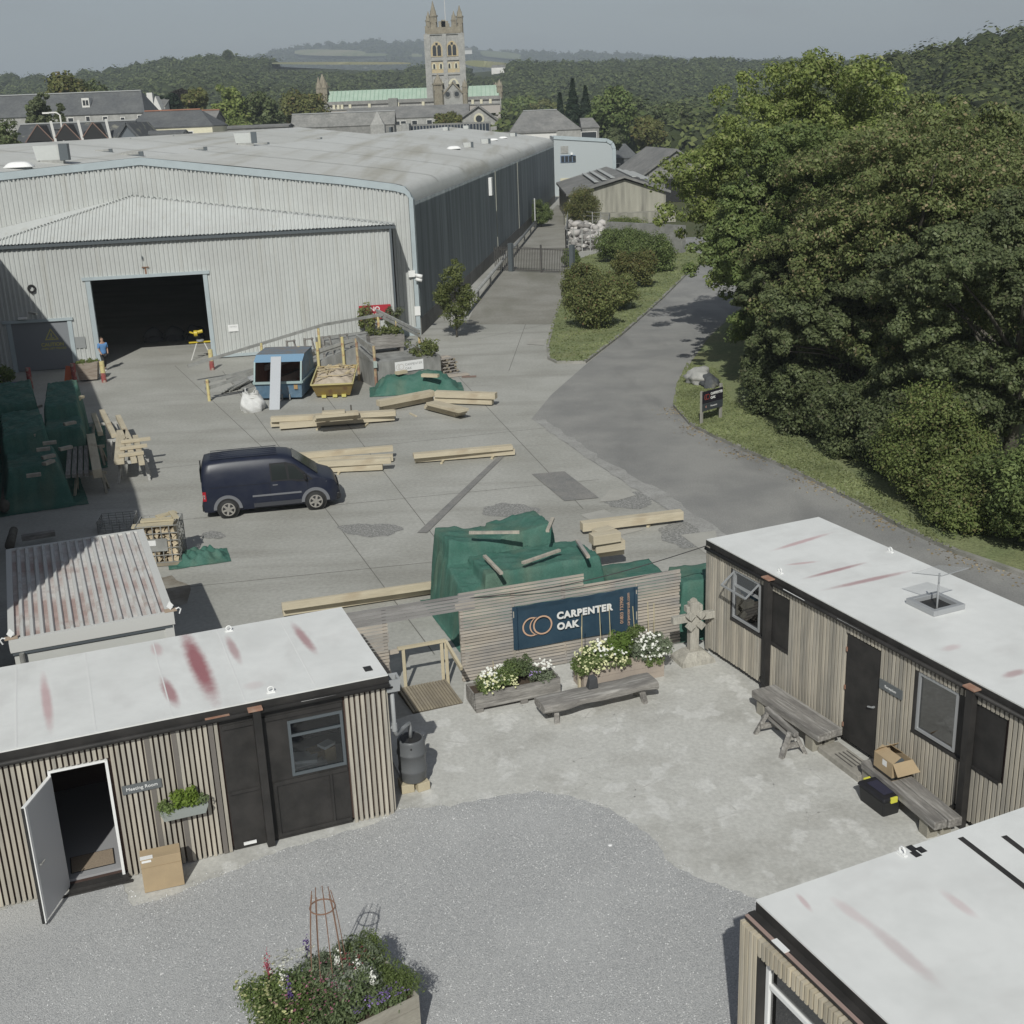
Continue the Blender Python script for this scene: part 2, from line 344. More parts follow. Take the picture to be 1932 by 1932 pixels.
for i, q in enumerate([[(1095, 972), (1140, 962), (1215, 1000), (1165, 1012)], [(1285, 1010), (1350, 1002), (1357, 1045), (1335, 1048)], [(1150, 925), (1180, 922), (1200, 935), (1165, 945), (1130, 948)], [(1000, 640), (1030, 640), (1026, 652), (994, 650)]]):
    sheet('ground_patch', gp(q), .015 + .0015 * i, M['palepatch'])
sheet('ground_patch', gp([(787, 1006), (806, 1006), (968, 845), (958, 845)]), .021, M['asphalt_d'])
sheet('ground_patch', gp([(1003, 895), (1065, 890), (1130, 940), (1065, 946)]), .019, M['asphalt_d'])
jt = MB()   # expansion joints of the yard slabs
for a, b in (((570, 690), (1010, 1260)), ((330, 690), (560, 905)), ((1010, 560), (960, 700)), ((760, 600), (1100, 960)), ((420, 700), (820, 1235)), ((240, 890), (1100, 800)), ((300, 985), (1130, 905)), ((330, 1110), (900, 1052)), ((900, 640), (1030, 612))):
    p, q = G(*a), G(*b); d = (q - p).normalized(); nn = Vector((-d.y, d.x, 0)) * .014
    jt.face([tuple(x) for x in ((p - nn).to_3d() + Vector((0, 0, .004)), (q - nn) + Vector((0, 0, .004)), (q + nn) + Vector((0, 0, .004)), (p + nn) + Vector((0, 0, .004)))])
jt.build('ground_joint', mat('joint', (.17, .165, .15), rough=.9), kind='structure')
# driveway beyond the gate
sheet('driveway', gp([(880, 612), (1045, 612), (1062, 552), (1085, 516), (1066, 440), (1068, 395), (1052, 386), (960, 475), (905, 560)]), .008, M['pathcon'])

# grass
def kerbline(name, line, w, h, side):
    mb = MB(); pts = gp(line)
    for a, b in zip(pts, pts[1:]):
        d = (b - a).normalized(); nn = Vector((-d.y, d.x, 0)) * w * side
        mb.hexa([tuple(a), tuple(b), tuple(b + nn), tuple(a + nn), *[(p.x, p.y, h) for p in (a, b, b + nn, a + nn)]])
    return mb.build(name, M['kerb'], kind='structure')
kerbline('kerb', IL, .15, .12, 1); kerbline('kerb', RK, .15, .12, 1)
isl = gp(IL) + [Vector((17, 100, 0)), Vector((15, 118, 0)), G(1262, 440), G(1180, 470), G(1110, 484), G(1092, 492), G(1085, 518)]
isl_o = sheet('grass_island', isl, .11, M['grass'])
verge = gp(RK) + [Vector((60, 25, 0)), Vector((60, 120, 0)), Vector((24, 110, 0))]
sheet('grass_verge', verge, .11, M['grass'])
# grass blades and tufts (uncountable)
def scatter_in(poly, n, z):
    P = np.array([(p[0], p[1]) for p in poly]); lo, hi = P.min(0), P.max(0); out = []
    while len(out) < n:
        q = rng.uniform(lo, hi, (n, 2)); ins = np.zeros(n, bool); j = len(P) - 1
        for i in range(len(P)):
            c = ((P[i, 1] > q[:, 1]) != (P[j, 1] > q[:, 1])) & (q[:, 0] < (P[j, 0] - P[i, 0]) * (q[:, 1] - P[i, 1]) / (P[j, 1] - P[i, 1] + 1e-12) + P[i, 0]); ins ^= c; j = i
        out += [(a, b, z) for a, b in q[ins]]
    return np.array(out[:n])
LG = leafmat('grass_blade', (.18, .215, .095), (.25, .275, .13))
near = gp(RK[2:12]) + [G(1700, 960), G(1500, 830), G(1380, 760), G(1350, 700)]
g1 = scatter_in(near, 14000, .13); quads('grass', g1, np.tile([0, -.6, .5], (len(g1), 1)) + rng.normal(size=g1.shape) * .5, rng.uniform(.05, .12, len(g1)), LG, kind='stuff')
g2 = scatter_in(isl, 12000, .13); quads('grass', g2, np.tile([0, -.6, .5], (len(g2), 1)) + rng.normal(size=g2.shape) * .5, rng.uniform(.08, .18, len(g2)), LG, kind='stuff')
# fallen leaves along the kerb
lv = []
for a, b in zip(RK[4:], RK[5:]):
    p, q = G(*a), G(*b); L_ = int((q - p).length * 42)
    for _ in range(L_):
        t = random.random(); d = (q - p).normalized(); nn = Vector((d.y, -d.x, 0)); o = p.lerp(q, t) + nn * abs(random.gauss(0, .35)); lv.append((o.x, o.y, .02))
lv = np.array(lv); keep = rng.random(len(lv)) < (.25 + .75 * (np.sin(lv[:, 1] * 1.7) > .1)); lv = lv[keep]
quads('fallen_leaves', lv, np.tile([0, 0, 1.0], (len(lv), 1)) + rng.normal(size=lv.shape) * .3, rng.uniform(.05, .11, len(lv)), leafmat('dead_leaf', (.30, .22, .11), (.50, .42, .28)), kind='stuff')

# courtyard slab (pale concrete) and gravel
LCo, LCa = (-2.33, 19.12), 20.7; RCo, RCa = (4.37, 25.44), -66.4; BRo, BRa = (2.81, 12.55), -66.0; SCo, SCa = (-1.24, 24.37), 18.0
slab = [Vector((-9.7, 16.5, 0)), Vector((-9.2, 17.4, 0)), Vector((-2.2, 20.0, 0)), Vector((-3.0, 22.4, 0)), Vector((-2.35, 22.85, 0)), Vector((-1.2, 23.3, 0)), Vector((-1.2, 24.3, 0)), Vector((3.8, 25.9, 0)), Vector((4.6, 26.0, 0)), Vector((8.6, 16.5, 0)), Vector((8.6, 8, 0)), Vector((-2, 8, 0)), Vector((-7, 14, 0))]
sheet('courtyard_slab', slab, .026, M['slabcon'])
sc_ = MB(); rs_ = random.Random(4)
for (u, v, a, L_, cu) in [(rs_.uniform(950, 1600), rs_.uniform(1330, 1600), rs_.uniform(0, 180), rs_.uniform(.3, 1.6), rs_.uniform(-.9, .9)) for _ in range(70)]:
    p = G(u, v); w_ = rs_.uniform(.004, .012); pts = []; a = R_(a); x, y = p.x, p.y
    for k in range(9): pts.append((x, y, a)); x += cos(a) * L_ / 8; y += sin(a) * L_ / 8; a += cu * L_ / 8
    for (x0, y0, a0), (x1, y1, a1) in zip(pts, pts[1:]): sc_.face([(x0 - sin(a0) * w_, y0 + cos(a0) * w_, .0295), (x0 + sin(a0) * w_, y0 - cos(a0) * w_, .0295), (x1 + sin(a1) * w_, y1 - cos(a1) * w_, .0295), (x1 - sin(a1) * w_, y1 + cos(a1) * w_, .0295)])
sc_.build('scrape_marks', mat('scrape', (.56, .555, .53), col2=(.44, .435, .41), scale=9), kind='structure')
M['gravel'] = mat('gravel', (.50, .50, .495), col2=(.31, .315, .32), scale=48, lo=.42, hi=.68, fine=.2, fscale=90, bump=1.0, bscale=70, detail=2, streak=((.60, .60, .59), (1, 1, 1), .5, .45, .75, .35))
GE = [(-60, 1735), (225, 1662), (252, 1714), (330, 1690), (450, 1641), (500, 1618), (560, 1598), (640, 1575), (700, 1560), (760, 1528), (850, 1524), (920, 1508), (1010, 1495), (1080, 1506), (1150, 1528), (1200, 1560), (1240, 1592), (1262, 1632), (1322, 1662), (1380, 1680), (1440, 1706), (1600, 1760)]
ge = rough_line(gp(GE), .12, .035, 9)
sheet('gravel', ge + [Vector((9, 12, 0)), Vector((9, 5, 0)), Vector((-12, 5, 0)), Vector((-12, 16, 0))], .033, M['gravel'])
# loose stones lying on the gravel and spilling over its edge
st_ = []
gpoly = gp(GE[1:]) + [G(1700, 2100), G(-100, 2100)]
S0 = scatter_in(gpoly, 42000, .036)
quads('gravel_stones', S0, np.tile([0, 0, 1.0], (len(S0), 1)) + rng.normal(size=S0.shape) * .55, rng.uniform(.010, .026, len(S0)), mat('stone_chip', (.54, .54, .535), island=.32, rough=.8), kind='stuff')
ed = np.array([tuple(p) for p in ge]); k = rng.integers(0, len(ed), 1500); E0 = ed[k] + rng.normal(size=(1500, 3)) * [.09, .09, 0]; E0[:, 2] = .038
quads('gravel_stones', E0, np.tile([0, 0, 1.0], (1500, 1)) + rng.normal(size=E0.shape) * .5, rng.uniform(.014, .03, 1500), MATS['stone_chip'], kind='stuff')

# ================================================================ HILLS
M['hill'] = mat('hill_wood', (.040, .052, .026), col2=(.062, .072, .036), scale=.05, fine=.25, fscale=.25, bump=1, bscale=.2)
M['field'] = mat('stubble_field', (.27, .25, .16), col2=(.20, .22, .11), scale=.01, fine=.05)
def ridge_fn(line):
    U = [a for a, _ in line]; V = [b for _, b in line]
    return lambda u: float(np.interp(u, U, V))
def hill(name, line, Y, foot, seed, m, amp=1.0, nz=3, back=1.35):
    rf = ridge_fn(line); U0, U1 = line[0][0], line[-1][0]; NU = 160; NT = 24; rd = random.Random(seed); ph = [rd.uniform(0, 6) for _ in range(6)]
    def fn(a, t):
        u = U0 + (U1 - U0) * a; P = DD(u, rf(u), Y)
        if t < .8:
            s = t / .8; y = foot + (Y - foot) * s; h = P.z * (s ** 1.15)
        else:
            s = (t - .8) / .2; y = Y + (Y * back - Y) * s; h = P.z * (1 - .75 * s * s)
        bump_ = amp * min(1, t * 3) * (1 if t < .8 else .5) * (sin(a * 23 + ph[0] + t * 5) + sin(a * 51 + ph[1] - t * 9) * .5 + sin(t * 14 + ph[2] + a * 9) * .7) * (0 if abs(t - .8) < .05 else 1)
        return (P.x * y / Y, y, max(-1, h + bump_))
    o = MB().grid(fn, NU, NT).build(name, m, smooth=True, kind='structure'); return fn
FL = [(-150, 166), (0, 164), (300, 156), (430, 126), (470, 111), (520, 98), (600, 85), (650, 81), (720, 80), (800, 81), (850, 85), (885, 92), (940, 96), (1000, 99), (1060, 104), (1130, 101), (1200, 105), (1270, 113), (1350, 118), (1500, 118), (2100, 118)]
far = hill('hills', FL, 3400, 1300, 1, mat('moor', (.036, .044, .030), col2=(.055, .065, .036), scale=.006, fine=.2, fscale=.05), 3)
ML = [(-250, 154), (0, 154), (67, 151), (110, 160), (160, 151), (233, 137), (280, 130), (317, 124), (367, 116), (430, 115), (470, 118), (520, 125), (640, 130), (760, 136), (830, 145), (900, 136), (960, 130), (1040, 131), (1110, 125), (1200, 122), (1300, 121), (1400, 121), (1500, 124), (1700, 126), (2100, 126)]
mid = hill('hills', ML, 900, 330, 2, M['hill'], 2)
rgt = hill('hills', [(1500, 190), (1600, 158), (1650, 145), (1690, 140), (1740, 126), (1790, 118), (1830, 106), (1880, 94), (1932, 85), (2060, 60), (2300, 20)], 300, 120, 3, M['hill'], 1)
# pale stubble fields on the far slopes: sheets that follow the slope
def slope_pt(u, v, line, Y, foot):
    zr = DD(u, ridge_fn(line)(u), Y).z; lo = None
    for k in range(400):
        y = foot + (Y - foot) * k / 400; P = DD(u, v, y)
        if P.z <= zr * ((y - foot) / (Y - foot)) ** 1.15: return P
    return DD(u, v, Y)
def px(P):
    d = Vector(P) - Vector((0, 0, CH)); w = d.dot(_w); return 966 + CF * d.dot(_r2) / w, 966 - CF * d.dot(_u2) / w
FIELDS = []
def field(u0, u1, v0, v1, line, Y, foot, seed=0, m='field', sl=0.0):
    rd = random.Random(seed); mb = MB(); top, bot = [], []
    for k in range(13):
        u = u0 + (u1 - u0) * k / 12; e = sqrt(max(0, 1 - ((k - 6) / 6.3) ** 4)); vm = (v0 + v1) / 2 + rd.uniform(-.3, .3) + sl * (k - 6)
        top.append(slope_pt(u, vm + (v0 - vm + sl * (k - 6)) * e, line, Y, foot) + Vector((0, 0, 3))); bot.append(slope_pt(u, vm + (v1 - vm + sl * (k - 6)) * e, line, Y, foot) + Vector((0, 0, 3)))
    for k in range(12): mb.face([bot[k], bot[k + 1], top[k + 1], top[k]])
    mb.build('field', M[m], kind='structure'); FIELDS.append((u0, u1, v0, v1, foot))
M['pasture'] = mat('pasture', (.13, .155, .07), col2=(.17, .19, .09), scale=.01)
FA = (FL, 3400, 1300); MA = (ML, 900, 330)
field(556, 690, 96, 108, *FA, 1, sl=.2); field(640, 735, 103, 109, *FA, 2, 'pasture'); field(905, 985, 100, 112, *FA, 3, 'pasture', .6); field(770, 800, 104, 110, *FA, 6)
field(878, 962, 124, 136, *MA, 4, sl=.5); field(505, 775, 125.5, 130.5, *MA, 5)
# far-off wood: thousands of rough crowns, reads as one mass
def icodirs(sub):
    import bmesh
    bm = bmesh.new(); bmesh.ops.create_icosphere(bm, subdivisions=sub, radius=1); v = np.array([x.co[:] for x in bm.verts]); f = np.array([[y.index for y in x.verts] for x in bm.faces]); bm.free(); return v, f
def blobs(name, P, Rr, sub, m, sq=.8, **kw):
    v, f = icodirs(sub); n = len(P); nv = len(v)
    ph = rng.uniform(0, 6.28, (n, 1, 3)); fr = rng.uniform(2.5, 5, (n, 1, 3))
    d = 1 + .13 * np.sin(v[None] * fr + ph).sum(2) + .10 * np.sin(v[None, :, [1, 2, 0]] * fr * 2.1 + ph * 2).sum(2) * .8 + rng.normal(size=(n, nv)) * (.05 if sub > 1 else .07)
    V = P[:, None] + v[None] * d[..., None] * Rr.reshape(-1, 1, 1) * np.array([1, 1, sq])
    F = (f[None] + (np.arange(n) * nv)[:, None, None]).reshape(-1, 3); me = bpy.data.meshes.new(name)
    me.vertices.add(n * nv); me.vertices.foreach_set('co', V.astype(np.float32).ravel()); k = len(F)
    me.loops.add(3 * k); me.loops.foreach_set('vertex_index', F.astype(np.int32).ravel()); me.polygons.add(k); me.polygons.foreach_set('loop_start', np.arange(0, 3 * k, 3, dtype=np.int32))
    me.materials.append(m); me.update(calc_edges=True); o = bpy.data.objects.new(name, me); COL.objects.link(o); tag(o, **kw); return o
def crownmat(name, c1, c2, sc):
    m = mat(name, c1, col2=c2, scale=sc * .35, lo=.35, hi=.65, island=.32, fine=.38, fscale=sc * 2.2, bump=1.0, bscale=sc * 2.2, rough=.9, spec=.1)
    for nd in m.node_tree.nodes:
        if nd.type == 'BUMP': nd.inputs['Distance'].default_value = .9
    return m
def wood(fn, n, r0, r1, tmin, tmax, a0=0, a1=1):
    a = rng.uniform(a0, a1, n); t = rng.uniform(tmin, tmax, n)
    P = np.array([fn(x, y) for x, y in zip(a, t)]); r = rng.uniform(r0, r1, n); P[:, 2] += r * .1; ft = 1300 if fn is far else 330 if fn is mid else 120
    ok = np.ones(n, bool)
    for i, p in enumerate(P):
        u, v = px(p)
        for f in FIELDS:
            if f[4] == ft and f[0] < u < f[1] and f[2] - 1 < v < f[3] + 1 + 2200 * r[i] / p[1]: ok[i] = False
    return P[ok], r[ok]
def woodmass(P, r, per, lsz, lm, core, sq=.85):
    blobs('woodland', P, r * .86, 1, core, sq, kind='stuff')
    k = len(P); d = unit(k * per); d[:, 2] = np.abs(d[:, 2]) * 1.1 - .25; d[:, 1] -= .25; d /= np.linalg.norm(d, axis=1, keepdims=True)
    ph = np.repeat(rng.uniform(0, 6.28, (k, 3)), per, 0); lump = 1 + .16 * np.sin(d * 5 + ph).sum(1) / 1.6
    C = np.repeat(P, per, 0) + d * (np.repeat(r, per) * lump * rng.uniform(.85, 1.08, k * per))[:, None] * np.array([1, 1, sq]); N = d + rng.normal(size=d.shape) * .22 + [0, 0, .3]
    o = quads('woodland', C, N, np.repeat(r, per) * lsz * rng.uniform(.6, 1.3, k * per), lm, None, .8, kind='stuff'); return o
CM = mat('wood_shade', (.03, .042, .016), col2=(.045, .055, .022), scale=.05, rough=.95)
def wleaf(name, c1, c2, sc):
    m = leafmat(name, c1, c2, None, tl=.15)
    for nd in m.node_tree.nodes:
        if nd.type == 'TEX_NOISE': nd.inputs['Scale'].default_value = sc
        if nd.type == 'MAP_RANGE': nd.inputs[3].default_value = .62; nd.inputs[4].default_value = 1.4
    return m
P, r = wood(far, 3600, 8, 13, .25, .81); woodmass(P, r, 22, .55, wleaf('leaf_far', (.038, .050, .030), (.058, .068, .038), .02), CM)
P, r = wood(mid, 6000, 3.8, 6.8, .02, .80, .08, .84); woodmass(P, r, 52, .30, wleaf('leaf_mid', (.068, .090, .034), (.108, .128, .050), .09), CM)
P, r = wood(rgt, 620, 4.0, 6.0, .03, .83); woodmass(P, r, 150, .2, wleaf('leaf_rgt', (.060, .080, .028), (.105, .120, .045), .10), CM)
n = 1000; yy = rng.uniform(236, 520, n); uu = rng.uniform(890, 1560, n); P = np.array([(ray(u, 200).x / ray(u, 200).y * y, y, 3 + 4 * (y - 240) / 280) for u, y in zip(uu, yy)])
woodmass(P, rng.uniform(4.5, 8, n), 90, .24, wleaf('leaf_val', (.070, .098, .032), (.15, .172, .060), .08), CM, 1.0)
n = 420; yy = rng.uniform(380, 560, n); uu = rng.uniform(-120, 880, n); P = np.array([(ray(u, 200).x / ray(u, 200).y * y, y, 2 + 5 * (y - 380) / 180) for u, y in zip(uu, yy)])
woodmass(P, rng.uniform(4.5, 7.5, n), 80, .26, MATS['leaf_val'], CM, 1.0)

# ================================================================ TREES
M['bark'] = mat('bark', (.09, .08, .065), col2=(.14, .13, .11), scale=3, stretch=(1, 1, .2), bump=.5, bscale=10)
def tree(name, label, x, y, ztop, rx, zc, lm, ncl, per, ls, seed=0, trunk=.3, rz_=None, cl_r=.24, bough=0, group=None, cat='tree', lean=(0, 0), base=0, limbs=14, ry=None, core=True, jitter=.45, keep=None, pw=.33):
    t = thing(name, label, cat, (x, y, base), 0, group); rs = np.random.default_rng(seed + 11)
    rz_ = rz_ or (ztop - zc); ry = ry or rx
    d = rs.normal(size=(ncl, 3)); d /= np.linalg.norm(d, axis=1, keepdims=True); r = rs.uniform(.12, 1, (ncl, 1)) ** pw
    lob = 1 + .12 * np.sin(d[:, :1] * 4 + seed) + .10 * np.sin(d[:, 1:2] * 5 + seed * 2) + .08 * np.sin(d[:, 2:] * 6 + seed)
    c = d * r * lob * [rx * (1 - cl_r), ry * (1 - cl_r), rz_ * (1 - cl_r)] + [lean[0], lean[1], zc]
    if keep is not None: c = c[keep(c)]
    rc = rs.uniform(.6, 1.25, len(c)) * cl_r * rx
    if bough:   # big layered boughs, each a cluster of smaller leaf clumps with gaps between
        cb = c[rs.choice(len(c), min(bough, len(c)), replace=False)]; rb = rs.uniform(.75, 1.25, len(cb)) * rx * .23; k_ = int(ncl / len(cb)) + 1
        dd = rs.normal(size=(len(cb) * k_, 3)); dd /= np.linalg.norm(dd, axis=1, keepdims=True); dd[:, 2] = np.abs(dd[:, 2]) * .9 - .15
        c = np.repeat(cb, k_, 0) + dd * np.repeat(rb, k_)[:, None] * [1, 1, .62]; rc = rs.uniform(.7, 1.3, len(c)) * rx * .07
        inn = rs.normal(size=(40, 3)); inn /= np.linalg.norm(inn, axis=1, keepdims=True); inn = inn * rs.uniform(.1, .62, (40, 1)) * [rx, ry, rz_] + [lean[0], lean[1], zc]; c = np.concatenate([c, inn]); rc = np.concatenate([rc, np.full(40, rx * .13)])
    C, N = clumped(c, rc, per, jitter, .75)
    quads('crown', C, N, rs.uniform(.6, 1.3, len(C)) * ls, lm, t, .75)
    mb = MB(); mb.tube([(0, 0, -.2), (lean[0] * .3, lean[1] * .3, zc * .5), (lean[0] * .8, lean[1] * .8, zc), (lean[0], lean[1], zc + rz_ * .5)], trunk, 8, trunk * .25)
    for k in rs.choice(len(c), min(limbs, len(c)), replace=False):
        z = max(.25, min(.9, rs.uniform(.3, .85))) * zc; mb.tube([(lean[0] * z / zc, lean[1] * z / zc, z), ((c[k][0] + lean[0]) * .5, (c[k][1] + lean[1]) * .5, (z + c[k][2]) * .52), tuple(c[k])], trunk * .32, 5, trunk * .06)
    mb.build('trunk', M['bark'], t, True); return t
L_lime = leafmat('leaf_lime', (.150, .200, .055), (.270, .315, .100), (.32, .33, .14), .08)
L_green = leafmat('leaf_green', (.115, .165, .056), (.215, .265, .095), (.14, .15, .06), .06)
L_rust = leafmat('leaf_rusty', (.120, .155, .055), (.220, .250, .100), (.32, .27, .15), .12)
L_dark = leafmat('leaf_dark', (.085, .112, .050), (.175, .205, .095), (.14, .14, .08), .05)
L_ivy = leafmat('leaf_ivy', (.13, .175, .052), (.22, .26, .09), (.22, .20, .09), .1)
L_spruce = leafmat('leaf_spruce', (.022, .038, .022), (.04, .06, .032))
L_willow = leafmat('leaf_willow', (.12, .15, .07), (.17, .19, .10))
L_olive = leafmat('leaf_olive', (.13, .145, .048), (.20, .205, .075), (.22, .17, .07), .1)
L_shrub = leafmat('leaf_shrub', (.135, .165, .055), (.24, .26, .10), (.26, .17, .09), .06)
L_plum = leafmat('leaf_plum', (.035, .028, .026), (.05, .045, .035))

# the big trees on the bank
tree('large_tree', 'tall bright green broadleaf tree, highest crown beside the road', 15.8, 63, 14.0, 7.6, 7.2, L_lime, 1700, 130, .19, 1, .42, 7.0, .16, bough=190, ry=7, group='large trees on the road bank')
tree('large_tree', 'broad tree with green crown hanging over the road bend near the dark sign', 12.9, 54.0, 11.0, 4.9, 5.7, L_green, 1100, 150, .155, 2, .32, 5.5, .19, bough=140, ry=5.4, group='large trees on the road bank')
tree('large_tree', 'rust flecked chestnut tree filling the right side above the ivy bank', 15.4, 46.5, 11.4, 6.0, 6.3, L_rust, 1300, 140, .14, 3, .36, 5.6, .17, bough=150, group='large trees on the road bank')
tree('large_tree', 'olive rust crowned tree cut by the right edge, behind the chestnut', 22.5, 55, 12.3, 6.5, 6.8, L_rust, 700, 130, .17, 4, .36, 6.2, .19, bough=80, group='large trees on the road bank')
tree('large_tree', 'bright green crown between the tallest tree and the wooded hill', 21.5, 68, 11.8, 6.2, 7.2, L_lime, 600, 130, .21, 5, .36, 5.2, .2, bough=70, group='large trees on the road bank')
tree('large_tree', 'dark sycamore whose low boughs hang at the lower right edge', 16.2, 37.6, 9.2, 4.3, 5.2, L_dark, 900, 150, .125, 6, .28, 5.0, .19, bough=80, group='large trees on the road bank')
tree('large_tree', 'dark leaved tree standing in the shade behind the grass verge', 13.0, 44.5, 7.6, 3.6, 3.9, L_dark, 600, 130, .14, 7, .25, 3.9, .23, bough=60, group='large trees on the road bank')
tree('large_tree', 'shaded tree low on the bank right of the dark sign', 11.7, 49.5, 7.8, 3.0, 3.9, L_dark, 450, 130, .15, 8, .22, 3.9, .25, bough=50, group='large trees on the road bank')
tree('shrub', 'low ivy and bramble mass spilling onto the verge at the kerb', 13.1, 35.7, 3.9, 2.1, 1.7, L_ivy, 200, 210, .1, 9, .05, 2.3, .24, cat='bush', ry=1.9, limbs=6)
tree('shrub', 'bushy bramble beside the kerb lower down than the ivy mass', 13.3, 33.2, 2.5, 1.7, .9, L_ivy, 130, 190, .1, 10, .05, 1.4, .28, cat='bush', limbs=5)
tree('shrub', 'dense dark green hedge at the right edge above the kerb', 14.6, 31.0, 4.0, 2.0, 1.8, L_green, 190, 220, .1, 12, .05, 2.2, .26, cat='bush', ry=2.3, limbs=5)
for i_, (x_, y_, h_, lab_) in enumerate(((10.9, 47.4, 2.6, 'dark undergrowth right beside the entrance sign'), (11.6, 44.4, 3.0, 'dark undergrowth farther along the verge from the sign'), (12.3, 41.4, 3.2, 'dark undergrowth at the middle of the verge'), (12.9, 38.6, 3.4, 'dark undergrowth next to the ivy mass'))):
    tree('shrub', lab_, x_, y_, h_, 1.8, h_ * .4, L_dark, 100, 190, .13, 60 + i_, .05, h_ * .62, .28, cat='bush', limbs=5, ry=2.3, group='undergrowth behind the verge')

# shrubs round the driveway and island
SH = [(1118, 622, 3.3, 2.0, L_shrub, 'rounded shrub at the tip of the grass island, nearest the yard'), (1100, 580, 3.0, 1.9, L_shrub, 'shrub on the grass island beside the driveway edge'), (1158, 588, 2.7, 1.7, L_shrub, 'reddish shrub on the island near the road kerb'),
      (1196, 545, 3.0, 1.9, L_olive, 'thin twiggy shrub on the island by the big trees'), (1172, 496, 3.2, 2.4, L_green, 'dark green shrub casting shade on the island lawn'), (1208, 504, 3.0, 2.4, L_green, 'light green shrub against the rubble wall'), (1235, 515, 3.2, 2.2, L_green, 'green bush tucked under the big tree beside the island'),
      (1100, 432, 4.6, 2.6, L_olive, 'large yellowish bush in front of the concrete barn'), (1022, 428, 3.0, 1.4, L_green, 'creeper bush growing against the warehouse side wall'), (1078, 505, 1.6, .8, L_green, 'small green bush at the right gate post'), (1180, 455, 2.6, 2.0, L_ivy, 'yellow green bush below the barn gable')]
for i, (u, v, h, r_, lm, lab) in enumerate(SH):
    g_ = G(u, v); tree('shrub', lab, g_.x, g_.y, h, r_, h * .48, lm, 130, 130, .10 + .02 * r_, 20 + i, .06, h * .52, .27, cat='bush', limbs=8, group='shrubs round the driveway')
g_ = G(862, 636); tree('bamboo_bush', 'tall feathery bush sprouting at the warehouse corner', g_.x, g_.y, 4.6, 1.45, 2.4, leafmat('leaf_buddleia', (.10, .13, .04), (.20, .22, .08)), 70, 110, .13, 40, .06, 2.3, .25, cat='bush', limbs=14)

# background trees
def bt(u, vtop, Y, wpx, lm, lab, seed, zc=None, name='background_tree', zr=None, ls=.7, ncl=70, per=60):
    P = DD(u, vtop, Y); r_ = wpx * Y / CF / 2 * 1.2; zc = (zc or P.z - r_ * .9); per = int(per * 1.4); ncl = int(ncl * 1.3)
    return tree(name, lab, P.x, Y, P.z, r_, zc, lm, ncl, per, ls * Y / 250, seed, .25, P.z - zc, .26, limbs=6, group='trees among the far buildings')
bt(66, 148, 165, 46, L_willow, 'pale grey birch in front of the long slate roof', 50, 12.6, zr=1); bt(108, 182, 160, 34, L_willow, 'smaller pale birch beside the lamp post', 51, 10.6)
bt(122, 128, 215, 80, L_olive, 'tall olive green tree rising behind the long slate roof', 52, 17); bt(165, 146, 220, 70, L_dark, 'dark tree behind the right end of the long slate roof', 53, 16)
bt(0, 195, 120, 70, L_dark, 'dark green tree cut by the left edge above the roof vents', 54, 9)
bt(318, 172, 230, 40, L_spruce, 'blue green tree beside the white gabled house', 55); bt(338, 164, 240, 34, L_plum, 'dark plum leaved tree behind the white gable', 56); bt(366, 162, 235, 44, L_olive, 'olive brown tree left of the bright green one', 57)
bt(426, 154, 225, 72, L_lime, 'bright green round tree in the middle of the left background', 58, 13); bt(488, 162, 228, 74, L_dark, 'dark tree against the bright green one', 59, 13); bt(568, 168, 260, 84, L_olive, 'wide olive tree left of the abbey turret', 60, 14)
bt(430, 208, 200, 86, L_ivy, 'low pale bush below the bright green tree', 61, 9.6); bt(843, 206, 240, 48, L_olive, 'orange tinged bush growing on the cloister roof edge', 62)
bt(1155, 152, 230, 92, L_green, 'big green tree right of the stone buildings', 63, 11); bt(1212, 232, 240, 56, L_dark, 'dark tree above the slate roof', 64); bt(1158, 238, 200, 40, L_willow, 'pale weeping tree behind the pale factory wing', 65)
bt(1222, 215, 215, 60, L_olive, 'brownish tree above the stone barn', 66); bt(1258, 190, 250, 60, L_dark, 'dark tree beside the big crown on the right', 67); bt(975, 172, 420, 70, L_green, 'green tree just right of the abbey', 68); bt(1025, 180, 400, 70, L_olive, 'olive tree between abbey and spruces', 69)
bt(1195, 178, 300, 70, L_dark, 'dark crown behind the big green tree', 70); bt(430, 98, 850, 14, L_dark, 'lone round tree on the skyline of the left hill', 71, ls=1.2)
def spruce(u, vtop, Y, wpx, lab, seed):
    P = DD(u, vtop, Y); r_ = wpx * Y / CF / 2; t = thing('conifer', lab, 'tree', (P.x, Y, 0), 0, 'trees among the far buildings'); rs = np.random.default_rng(seed); n = 5200
    z = rs.uniform(.0, 1, n) ** 1.2; tier = .75 + .35 * (np.mod(z * 14, 1)); ang = rs.uniform(0, 6.28, n); rr = r_ * (1 - z) * tier * rs.uniform(.3, 1, n) ** .5
    C = np.stack([rr * np.cos(ang), rr * np.sin(ang), P.z * (.12 + .88 * z)], 1); N = np.stack([np.cos(ang), np.sin(ang), np.full(n, .8)], 1) + rs.normal(size=(n, 3)) * .4
    quads('crown', C, N, rs.uniform(.5, 1.1, n), L_spruce, t, .5); MB().cyl((0, 0, 0), (0, 0, P.z * .98), .35, .05, 7).build('trunk', M['bark'], t)
spruce(1080, 150, 235, 78, 'dark spruce left of the big green tree', 3); spruce(1104, 163, 245, 70, 'second dark spruce close behind the first', 4); spruce(1056, 176, 250, 60, 'shorter spruce nearest the stone building', 5)

